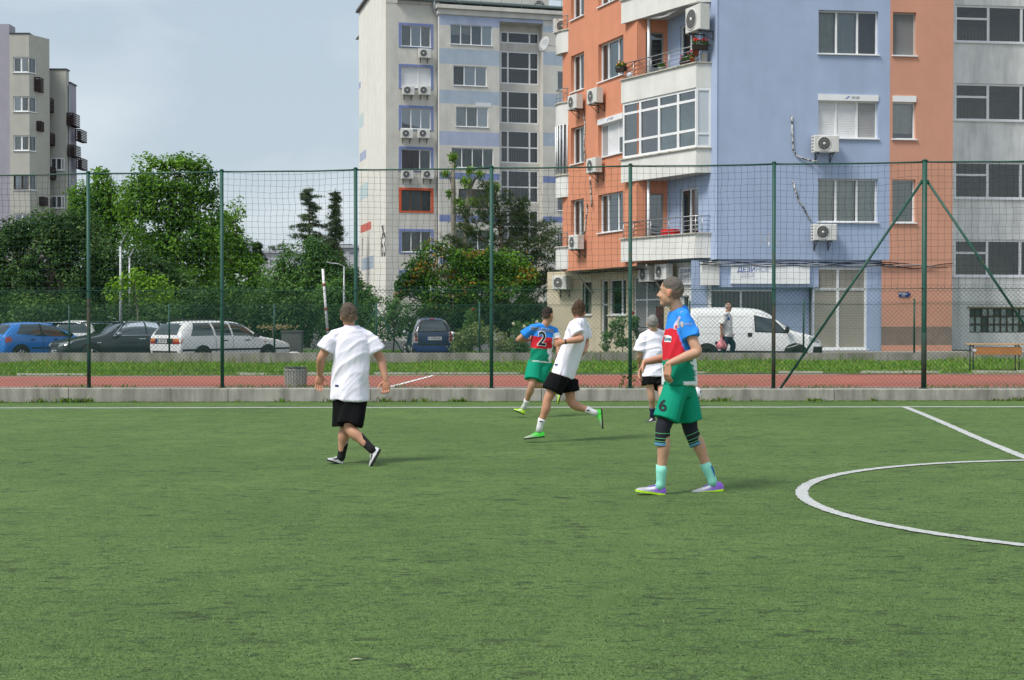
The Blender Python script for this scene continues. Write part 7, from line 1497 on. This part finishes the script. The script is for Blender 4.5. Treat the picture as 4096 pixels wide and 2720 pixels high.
        if shoes:
            d = (to - he); L = d.length; d.normalize(); u_ = (An - he.lerp(to, .25)); u_ = (u_ - d * u_.dot(d)).normalized(); w = d.cross(u_); V = []; C = []; n = 14; prof = ((-.03, .022, .060), (.03, .034, .078), (.14, .039, .088), (.28, .040, .083), (.42, .043, .068), (.58, .048, .054), (.75, .049, .043), (.9, .040, .034), (.99, .022, .024))
            up_, lo, ac = shoes
            for t, wd, hh in prof:
                for j in range(n):
                    a = math.pi * (j / (n - 1)) - math.pi * 0; x_ = math.cos(a) * wd; y_ = .016 + math.sin(a) ** .7 * (hh - .016) if 0 < j < n - 1 else .016; V.append(tuple(he + d * (L * t) + w * x_ + u_ * y_)); tt = (t * 1.0)
                    cc_ = np.array(lo) * (1 - min(1, max(0, (.75 - t) * 2.0))) + np.array(up_) * min(1, max(0, (.75 - t) * 2.0)); C.append(cc_ if not (ac is not None and .34 < t < .62 and j in (2, 3, 4, 9, 10, 11)) else np.array(ac))
            F = [(i * n + j, i * n + j + 1, (i + 1) * n + j + 1, (i + 1) * n + j) for i in range(len(prof) - 1) for j in range(n - 1)]; k2 = len(V); F = np.array([(a, b, c_) for q_ in F for a, b, c_ in ((q_[0], q_[1], q_[2]), (q_[0], q_[2], q_[3]))] + [(0, j, j + 1) for j in range(1, n - 1)], dtype=np.int32); o = put('shoe', np.array(V), F, SHOE, root, np.array(C))
            mb = MB(); outl = [(-.035, .02), (0, .034), (.15, .040), (.3, .040), (.45, .044), (.62, .050), (.8, .049), (.93, .036), (1.0, .016)]; pts = [he + d * (L * t) + w * x_ for t, x_ in outl] + [he + d * (L * t) - w * x_ for t, x_ in outl[::-1]]; mb.prism(pts, u_ * .018, sole_m if (sole_m := mat('sole_%d_%d' % (shoes[0][0] * 99, shoes[0][1] * 99), SOLE.get(label[:12], (.02, .02, .02)), .7)) else None); mb.build('sole', o)
            lc = MB()
            for q_ in range(4): t = .30 + .075 * q_; hh = lerp(.086, .055, (t - .28) / .3); a, b = he + d * (L * t) + w * .02 + u_ * hh, he + d * (L * (t + .03)) - w * .02 + u_ * (hh - .003); lc.bar(a, b, .004, SHOE, 5); lc.bar(he + d * (L * t) - w * .02 + u_ * hh, he + d * (L * (t + .03)) + w * .02 + u_ * (hh - .003), .004, SHOE, 5)
            l2 = lc.build('laces', o); l2.data.materials.clear(); l2.data.materials.append(mat('lace_%d' % (shoes[0][1] * 99), tuple(min(1, c * 1.25 + .03) for c in shoes[0]), .7))
    return root, A, bvh, sbvh, so, sho, (hc, up, H, fr), hp
SOLE = {}
def tuck(V, n, bvh, mask, depth=.010, reach=.06):
    """keep what is worn underneath below the cloth above it"""
    for i in np.nonzero(mask)[0]:
        p = Vector(V[i]); q = bvh.find_nearest(p, reach)
        if q[0] is None: continue
        if (p - q[0]).dot(q[1]) > -depth: V[i] = q[0] - q[1] * depth
def decal(name, me, origin, ex, ey, direction, bvh, parent, off=.004, m=None):
    """lay a flat print on to cloth by casting its points along a direction"""
    bm = bmesh.new(); bm.from_mesh(me); bmesh.ops.triangulate(bm, faces=bm.faces); 
    for _ in range(2): 
        es = [e for e in bm.edges if e.calc_length() > .02]
        if es: bmesh.ops.subdivide_edges(bm, edges=es, cuts=1)
    bmesh.ops.triangulate(bm, faces=bm.faces); ex = Vector(ex).normalized(); ey = Vector(ey).normalized(); d = Vector(direction).normalized(); o3 = Vector(origin)
    for v in bm.verts:
        p = o3 + ex * v.co.x + ey * v.co.y; h = bvh.ray_cast(p - d * .5, d); v.co = (h[0] - d * off) if h[0] is not None else p
    bm.to_mesh(me); bm.free()
    if m: me.materials.clear(); me.materials.append(m)
    o = bpy.data.objects.new(name, me); COL.objects.link(o); o.parent = parent
    root = parent
    while root.parent: root = root.parent
    o.matrix_parent_inverse = world_of(parent).inverted(); return o
def shape_mesh(pts):
    me = bpy.data.meshes.new('s'); me.from_pydata([(x, y, 0) for x, y in pts], [], [tuple(range(len(pts)))]); return me
WHITE = (.87, .84, .97); BLACK = (.006, .006, .007)
BLU, RED, GRN, WHT = np.array((.035, .255, .80)), np.array((.62, .028, .045)), np.array((.008, .235, .145)), np.array((.78, .80, .83))
def C3(cx, cy, s): return lambda x, y, d=0: (cx + x / s, cy + y / s, d)

# ---- the tall player in the tricolour shirt, number 6
a = C3(2450, 1100, 3.135); b = C3(2500, 1550, 3.336); SOLE['tall player '] = (.45, .75, .02)
def six(T, AL, AF, sl, sr, V):
    C = np.tile(RED, (len(V), 1)); C[T > .815] = BLU; C[T < .35] = GRN; C[sl | sr] = BLU; w = .020 * noise3(np.stack([V[:, 0] * 0, V[:, 2], V[:, 0] * 0], 1), 45, 3)
    C[(AF < -.128 + w + (.30 - T) * .07) & (T < .40) & ~(sl | sr)] = WHT; C[(AF > .136 + w * .5) & (T < .36)] = WHT; C[(T < .03) & (AF < -.03 + w)] = WHT; return C
r6, A6, bv6, sb6, so6, sh6, fr6, hp6 = person('tall player in blue, red and green shirt with number 6 shorts and knee supports', 12.0,
    dict(head=(2683, 1172), neck=a(800, 400), shL=a(900, 530, -.14), shR=a(770, 525, .24), elL=a(1062, 965, -.24), elR=a(800, 1010, .36), wrL=a(700, 1115, -.26), wrR=a(405, 1092, .20), hipL=(2708, 1536, -.085), hipR=(2728, 1536, .085), knL=b(505, 545, -.14), knR=b(875, 565, .12), anL=b(478, 1285, -.10), anR=b(1165, 1235, .10), heelL=b(520, 1440, -.10), toeL=b(140, 1385, -.13), heelR=b(1300, 1378, .10), toeR=b(878, 1428, .08)),
    (-.90, .42, -.10), (.04, 0, 1), skin=(.55, .31, .21), hair=(.13, .115, .10), hair_t=.005, shirt_col=six, shorts=tuple(GRN * np.array([1.0, 1.25, 1.25])), socks=[(.28, .72, .60)], shoes=((.22, .10, .52), (.42, .42, .48), (.62, .63, .68)), hem=-.03, sleeve=.60, short_hem=.80, short_r=.114, sock_top=.66, voxel=.0065, head_s=1.06, hair_fade=(.33, .19, .13), beard=.12,
    shirt_k=1.13, hands={'L': (Vector((-.10, .02, -1)), Vector((.8, .6, .1)), Vector((-1, -.3, 0)), .42, 1.05, .12), 'R': (Vector((-.45, -.1, -.9)), Vector((.75, -.35, -.4)), Vector((-.2, -1, .2)), .35, 1.05, .3)}, wdir=(.4, 0, 1), seed=4, k=1.02)
d6 = (A6['shL'] - Vector((0, 0, CAMH))).normalized(); ink = mat('dark_print', (.012, .02, .022), .7)
nm = text_mesh('6', .135, ink, .004); decal('number_six', nm, at(2656, 1627, 11.7), (1, .1, 0), (.08, 0, 1), (0, 1, 0), sb6, r6, .005)
wp = mat('white_print', (.75, .77, .80), .7)
decal('shirt_print_patch', shape_mesh([(-.03, -.028), (.028, -.030), (.034, .018), (.006, .030), (-.03, .028)]), at(2672, 1356, 11.7), (1, .15, 0), (0, 0, 1), (.1, 1, 0), bv6, r6, .004, wp); decal('shirt_lettering', text_mesh('bna', .045, mat('teal_print', (.05, .16, .22), .7), .0015), at(2671, 1357, 11.7), (1, .15, 0), (0, 0, 1), (.1, 1, 0), bv6, r6, .007)
decal('sleeve_lettering', text_mesh('BULGARIA', .026, mat('pale_print', (.45, .5, .6), .7)), at(2753, 1296, 11.6), (1, .1, 0), (0, 0, 1), (0, 1, 0), bv6, r6, .004); decal('sleeve_crest', shape_mesh([(math.cos(t) * .022 * (1 + .3 * (i % 2)), math.sin(t) * .026 * (1 + .3 * (i % 2))) for i, t in enumerate([2 * math.pi * q / 10 for q in range(10)])]), at(2733, 1298, 11.6), (1, .1, 0), (0, 0, 1), (0, 1, 0), bv6, r6, .004, mat('crest_print', (.45, .42, .35), .7))
decal('chest_crest', shape_mesh([(-.02, -.055), (.012, -.062), (.028, -.02), (.02, .012), (.036, .05), (.006, .062), (-.012, .02), (-.03, -.01)]), at(2684, 1292, 11.6), (1, .1, 0), (.25, 0, 1), (.3, 1, 0), bv6, r6, .004, mat('crest_pale', (.62, .55, .68), .7)); decal('chest_crest_red', shape_mesh([(-.012, -.04), (.008, -.045), (.014, -.015), (-.01, -.01)]), at(2684, 1296, 11.6), (1, .1, 0), (.25, 0, 1), (.3, 1, 0), bv6, r6, .007, mat('crest_red', (.55, .03, .08), .7))
M_brace = mat('knee_support', (.018, .02, .03), .85, .1, 20); M_bstripe = mat('support_blue', (.12, .30, .46), .85); M_bgreen = mat('support_green', (.15, .5, .22), .8)
for s in 'LR':
    Hp, Kn, An = A6['hip' + s], A6['kn' + s], A6['an' + s]; t0 = Kn.lerp(Hp, .33); t1 = Kn.lerp(An, .30); mb = MB(); P = [t0, Kn.lerp(Hp, .15), Kn, Kn.lerp(An, .14), t1]; mb.tube(P, [.078, .072, .066, .064, .066], M_brace, 18); kb = mb.build('knee_support', r6)
    for w0, w1, m in ((.0, .10, M_bstripe), (.90, .985, M_bstripe)):
        q0, q1 = (t0.lerp(Kn, w0), t0.lerp(Kn, w1 * 1.6)) if w0 < .5 else (Kn.lerp(t1, .80), Kn.lerp(t1, .97)); MB().tube([q0, q1], [.0795, .077] if w0 < .5 else [.0675, .0675], m, 18, cap=False).build('support_band', kb)
    for w in (.22, .52, .70): MB().tube([Kn.lerp(t1, w), Kn.lerp(t1, w + .035)], .0675, M_bgreen, 18, cap=False).build('support_stripe', kb)
# sock mark
p = A6['knR'].lerp(A6['anR'], .83); mb = MB(); mb.tube([p + Vector((.018, -.040, .055)), p + Vector((.036, -.034, .02)), p + Vector((.046, -.026, -.03)), p + Vector((.044, -.03, -.055))], .006, mat('sock_mark', (.01, .10, .5), .7), 6); mb.build('sock_mark', r6)

# ---- the walking player in white on the left
a = C3(1240, 1210, 4.02); b = C3(1280, 1560, 4.61)
rw, Aw, bvw, sbw, sow, shw, frw, hpw = person('walking player in white shirt and black shorts seen from behind at left', 14.7,
    dict(head=a(622, 232), neck=a(630, 372), shL=a(395, 520, -.03), shR=a(935, 540, .03), elL=a(180, 890, -.05), elR=a(1140, 905, .06), wrL=a(158, 1165, .10), wrR=a(1222, 1250, .0), hipL=(1374, 1590, .03), hipR=(1420, 1590, -.03), knL=b(470, 700, .02), knR=b(540, 690, -.10), anL=b(395, 1225, .05), anR=b(945, 1085, -.20), heelL=b(395, 1385, .05), toeL=b(120, 1300, -.0), heelR=b(1120, 1110, -.20), toeR=b(935, 1445, -.25)),
    (-.05, 1, .02), (0, 0, 1), skin=(.52, .27, .18), hair=(.105, .08, .062), hair_t=.015, shirt=WHITE, shorts=BLACK, socks=[(.013, .013, .014)], shoes=((.62, .64, .67), (.5, .5, .52), (.03, .03, .03)), hem=-.04, sleeve=.66, sleeve_r=.088, belly=.02, k=1.10, short_hem=.92, short_r=.124, sock_top=.46, hair_fade=(.33, .20, .14), wdir=(.7, 0, .75), wr=.011, seed=9, head_s=1.05, shirt_k=1.02,
    hands={'L': (Vector((-.08, .05, -1)), Vector((.2, -1, 0)), Vector((1, 0, 0)), .30, 1.08, .15), 'R': (Vector((.0, -.05, -1)), Vector((-.2, -1, 0)), Vector((-1, .2, 0)), .75, 1.08, .1)})
for s in 'LR':
    top = Aw['kn' + s].lerp(Aw['an' + s], .50); mb = MB(); d = (Aw['an' + s] - Aw['kn' + s]).normalized()
    for q in range(7): t = R(-150 + 20 * q) ; u_ = d.orthogonal().normalized(); w_ = d.cross(u_); mb.obox(top + Vector((math.cos(t) * .054, math.sin(t) * .054, 0)), (.003, .003, 0), (-.003, .003, 0), d * .008, wp)
    mb.build('sock_lettering', rw)
decal('shirt_tag', shape_mesh([(-.022, -.012), (.022, -.012), (.022, .012), (-.022, .012)]), at(1338, 1547, 14.4), (1, 0, 0), (0, 0, 1), (0, 1, 0), bvw, rw, .004, mat('tag_navy', (.05, .06, .14), .7))

# ---- the running player in white, centre
a = C3(2030, 1210, 4.48); b = C3(2030, 1500, 5.6); SOLE['running play'] = (.015, .015, .015)
rr3, Ar, bvr, sbr, sor, shr, frr, hpr = person('running player in white shirt, black shorts and green boots', 17.2,
    dict(head=a(1278, 175), neck=a(1262, 300), shL=a(1170, 420, -.19), shR=a(1385, 405, .20), elL=a(1318, 655, -.27), elR=a(1400, 745, .27), wrL=a(1000, 708, -.33), wrR=a(1370, 880, .05), hipL=(2238, 1500, -.09), hipR=(2270, 1500, .09), knL=b(890, 570, -.13), knR=b(1425, 610, .08), anL=b(725, 1150, -.10), anR=b(1905, 830, .05), heelL=b(815, 1395, -.10), toeL=b(370, 1445, -.14), heelR=b(2120, 770, .05), toeR=b(2150, 1205, .03)),
    (.35, .92, .0), (.08, 0, 1), skin=(.53, .265, .175), hair=(.065, .038, .022), hair_t=.012, hair_len=.018, shirt=WHITE, shorts=BLACK, socks=[(.74, .74, .76)], shoes=((.05, .62, .04), (.28, .36, .24), None), hem=-.03, sleeve=.62, k=1.0, short_hem=.62, short_r=.132, sock_top=.70, hair_fade=(.20, .11, .07), wdir=(.3, 0, 1), wr=.010, seed=14,
    hands={'L': (Vector((-1, .0, -.15)), Vector((.1, 1, -.1)), Vector((0, .1, 1)), 1.1, 1.0, .0), 'R': (Vector((-.5, .3, -.6)), Vector((-.5, .5, .3)), Vector((0, 0, 1)), .9, 1.0, .0)})
p = Ar['wrL'].lerp(Ar['elL'], .10); d = (Ar['elL'] - Ar['wrL']).normalized(); MB().tube([p - d * .008, p + d * .008], .0335, mat('bracelet', (.05, .035, .03), .6), 12).build('bracelet', rr3)
for s in 'LR':
    q = Ar['kn' + s].lerp(Ar['an' + s], .80); mb = MB(); mb.prism([q + Vector((-.030, -.046, -.004)), q + Vector((-.005, -.047, .014)), q + Vector((.03, -.044, -.012)), q + Vector((.0, -.047, -.006))], (0, .003, 0), ink); mb.build('sock_mark', rr3)
decal('shirt_tag', shape_mesh([(-.018, -.014), (.018, -.01), (.018, .014), (-.018, .010)]), at(2226, 1460, 17), (1, 0, 0), (0, 0, 1), (0, 1, 0), bvr, rr3, .004, mat('tag_navy', (.05, .06, .14), .7))

# ---- the running number 2
SOLE['running numb'] = (.02, .02, .02)
def two(T, AL, AF, sl, sr, V):
    C = np.tile(RED, (len(V), 1)); C[T > .76] = BLU; C[T < .40] = GRN; C[sl] = BLU; w = .05 * noise3(V, 16, 3) + .025 * noise3(V, 36, 4); C[(AL < -.035 - T * .12 + w) & (T < .78) & ~sl & (AF < .08)] = WHT; C[sr] = WHT; C[(T < .02) & (AF < .05)] = WHT; return C
r2, A2, bv2, sb2, so2, sh2, fr2, hp2 = person('running number 2 player in blue, red and green shirt and lime boots', 21.5,
    dict(head=a(725, 232), neck=a(705, 345), shL=a(440, 455, -.05), shR=a(845, 510, .12), elL=a(195, 665, -.02), elR=a(905, 740, .10), wrL=a(400, 665, .24), wrR=a(905, 900, .02), hipL=(2141, 1447, -.03), hipR=(2184, 1447, .06), knL=b(545, 215, -.16), knR=b(600, 215, -.06), anL=b(400, 665, .02), anR=b(1130, 290, .10), heelL=b(355, 890, .02), toeL=b(120, 790, -.02), heelR=b(1225, 330, .10), toeR=b(1150, 640, .06)),
    (.62, .78, 0), (0, 0, 1), skin=(.52, .28, .185), hair=(.03, .024, .02), hair_t=.008, shirt_col=two, shorts=tuple(GRN * np.array([1.0, 1.25, 1.25])), socks=[(.72, .72, .76)], shoes=((.50, .85, .03), (.45, .75, .05), (.6, .62, .62)), hem=-.03, sleeve=.62, k=1.0, short_hem=.80, short_r=.125, sock_top=.74, hair_fade=(.20, .12, .085), wdir=(.8, 0, .6), wr=.009, seed=20,
    hands={'L': (Vector((1, .3, .2)), Vector((0, 1, .3)), Vector((0, 0, 1)), .9, 1.0, .0), 'R': (Vector((.1, -.2, -1)), Vector((-1, 0, 0)), Vector((0, 1, 0)), .8, 1.0, .0)})
tw = mat('white_outline', (.75, .76, .78), .7); e2 = (A2['shR'] - A2['shL']).normalized(); ux = fr2[1]; dd = Vector((-.05, 1, 0))
decal('number_outline', text_mesh('2', .30, tw, .014), at(2172, 1358, 21.2), e2, ux, dd, bv2, r2, .005); decal('number_two', text_mesh('2', .30, ink, .003), at(2172, 1358, 21.2), e2, ux, dd, bv2, r2, .009)
nm = text_mesh('RUEN POLICE', .064, ink, .0012); decal('name_outline', text_mesh('RUEN POLICE', .064, tw, .0042), at(2173, 1320, 21.2), e2, ux, dd, bv2, r2, .005); decal('name_lettering', nm, at(2173, 1320, 21.2), e2, ux, dd, bv2, r2, .009)

# ---- the grey haired player half hidden behind number 6
a = C3(2520, 1230, 3.2); SOLE['grey haired '] = (.5, .5, .5)
person('grey haired player in white shirt partly hidden behind number 6', 20.3,
    dict(head=a(288, 212), neck=a(305, 285), shL=a(165, 370, -.02), shR=a(440, 345, .10), elL=a(125, 620, .0), elR=a(500, 600, .15), wrL=a(115, 700, .25), wrR=a(470, 760, .32), hipL=(2598, 1500, -.02), hipR=(2644, 1500, .07), knL=a(265, 1085, -.05), knR=(2650, 1590, -.16), anL=a(287, 1335, .05), anR=(2700, 1632, .22), heelL=a(325, 1465, .05), toeL=a(200, 1492, .0), heelR=(2716, 1622, .22), toeR=(2722, 1668, .20)),
    (.05, 1, -.12), (0, .08, 1), skin=(.55, .32, .23), hair=(.26, .25, .235), hair_t=.008, shirt=WHITE, shorts=BLACK, socks=[(.03, .035, .10), (.30, .31, .34)], shoes=((.03, .03, .032), (.03, .03, .032), (.6, .6, .6)), hem=-.03, sleeve=.74, sleeve_r=.095, belly=.015, k=.97, short_hem=.56, short_r=.125, sock_top=.76, wdir=(.9, 0, .3), wr=.010, seed=26, shirt_k=1.08,
    hands={'L': (Vector((0, .6, -.6)), Vector((1, 0, 0)), Vector((0, .5, 1)), .6, .95, .1), 'R': (Vector((0, .6, -.6)), Vector((-1, 0, 0)), Vector((0, .5, 1)), .6, .95, .1)})

# ---- the pedestrian behind the fence
a = C3(2820, 1190, 6.53)
def bald(x, y, z): return (z > np.where(x > -.02, .01, -.045)) & (z < .06 + np.where(x < -.04, .06, 0)) & (x < .045) & ~((np.abs(y) > .079) & (z < .035)) & (np.sqrt(x * x + y * y + z * z) < .17)
SOLE['grey haired man'[:12]] = (.05, .05, .05); pY = 39.7
rp, Ap, bvp, sbp, *_ = person('man with a pink carrier bag walking past the white van', pY,
    dict(head=a(612, 262), neck=a(585, 375), shR=a(500, 470, -.20), shL=a(640, 470, .18), elR=a(425, 745, -.22), elL=a(640, 760, .25), wrR=a(432, 935, -.22), wrL=a(690, 930, .2), hipR=(2900, 1345, -.09), hipL=(2910, 1345, .09), knR=a(520, 1245, -.10), knL=a(735, 1245, .10), anR=(2880, 1445, -.10), anL=(2922, 1445, .10), heelR=(2872, 1462, -.10), toeR=(2906, 1466, -.14), heelL=(2915, 1462, .1), toeL=(2950, 1466, .06)),
    (.74, -.66, -.06), (0, 0, 1), skin=(.44, .22, .15), hair=(.42, .41, .40), hair_t=.008, hair_fn=bald, shirt=(.74, .72, .71), trousers=(.030, .05, .085), shoes=((.03, .03, .03), (.03, .03, .03), None), hem=-.02, sleeve=.80, sleeve_r=.085, belly=.03, k=1.05, group='people', wr=.008, seed=33, voxel=.009,
    hands={'R': (Vector((0, 0, -1)), Vector((0, 1, 0)), Vector((1, 0, 0)), .95, 1.05, .0), 'L': (Vector((.2, 0, -1)), Vector((0, -1, 0)), Vector((1, 0, 0)), .5, 1.05, .1)})
decal('shirt_print', shape_mesh([(-.06, -.06), (.05, -.07), (.07, -.02), (.02, .03), (.0, .12), (-.045, .13), (-.02, .04)]), at(2922, 1272, pY - .3), (1, 0, 0), (0, 0, 1), (-.3, 1, 0), bvp, rp, .006, mat('blue_print', (.05, .13, .38), .7))
gl = MB(); gm_ = mat('spectacle_frame', (.03, .03, .03), .4); f_ = Vector((.74, -.66, 0)).normalized(); l_ = Vector((0, 0, 1)).cross(f_); Hc = Ap['head']
for sg in (-1, 1):
    c0 = Hc + f_ * .098 + l_ * (sg * .034) + Vector((0, 0, .012)); gl.tube([c0 + l_ * (math.cos(t) * .024) + Vector((0, 0, math.sin(t) * .018)) for t in [2 * math.pi * q / 12 for q in range(13)]], .0035, gm_, 5); gl.bar(c0 + l_ * (sg * .024), Hc + l_ * (sg * .082) + f_ * .0 + Vector((0, 0, .012)), .003, gm_, 5)
gl.build('spectacles', rp)
# carrier bag in his hand
bg = Ap['wrR'] + Vector((0, 0, -.10)); root = empty('carrier_bag', bg + Vector((0, 0, -.36)), 'pink translucent carrier bag held by the man beside the van', 'bag'); mb = MB(); n = 18; prof = ((.02, 0), (.035, -.06), (.08, -.14), (.125, -.22), (.14, -.29), (.12, -.34), (.06, -.36), (.01, -.362)); V = []
for i, (r_, z_) in enumerate(prof):
    for j in range(n): t = 2 * math.pi * j / n; w = 1 + .14 * math.sin(5 * t + i) + .08 * math.sin(9 * t - i * 2); V.append(bg + Vector((math.cos(t) * r_ * w * 1.05, math.sin(t) * r_ * w * .7, z_)))
mb.add(V, [(i * n + j, i * n + (j + 1) % n, (i + 1) * n + (j + 1) % n, (i + 1) * n + j) for i in range(len(prof) - 1) for j in range(n)], mat('pink_plastic', (.75, .22, .25), .35, .25, 16, spec=.5, col2=(.30, .12, .14), v2scale=11, v2=(.5, .64)), True); mb.build('bag_body', root)
for sg in (-1, 1): MB().tube([bg + Vector((sg * .03, 0, -.05)), bg + Vector((sg * .02, 0, .02)), bg + Vector((0, 0, .035))], .007, MATS['pink_plastic'], 6).build('handle', root)

# ---- the ball in the air beyond number 6
bc = at(2782, 1573, 23.9); br = .112; root = empty('football', bc - Vector((0, 0, br)), 'white football with red panels in the air beyond number 6', 'ball'); MB().ball(bc, br, mat('ball_white', (.72, .73, .75), .4, .04, 10), 24, 16).build('ball_shell', root)
for k_, (dx, dz, m, rr_) in enumerate(((-.45, .25, (.55, .04, .02), .34), (.35, -.75, (.35, .02, .02), .30), (.75, .3, (.10, .10, .11), .22), (-.2, .9, (.08, .08, .09), .25), (-.8, -.5, (.08, .08, .09), .22))):
    d = Vector((dx, -math.sqrt(max(.05, 1 - dx * dx - dz * dz)), dz)).normalized(); u_ = d.orthogonal().normalized(); w_ = d.cross(u_); mb = MB(); V = [bc + d * (br * 1.012)]
    for q in range(2):
        for j in range(12): t = 2 * math.pi * j / 12; rr2 = rr_ * (q + 1) / 2 * (1 + .12 * math.cos(3 * t)); p = (d + (u_ * math.cos(t) * 1.4 + w_ * math.sin(t) * .8) * rr2).normalized(); V.append(bc + p * (br * 1.012))
    mb.add(V, [(0, 1 + j, 1 + (j + 1) % 12) for j in range(12)] + [(1 + j, 13 + j, 13 + (j + 1) % 12, 1 + (j + 1) % 12) for j in range(12)], mat('ball_panel_%d' % k_, m, .4), True); mb.build('ball_panel', root)
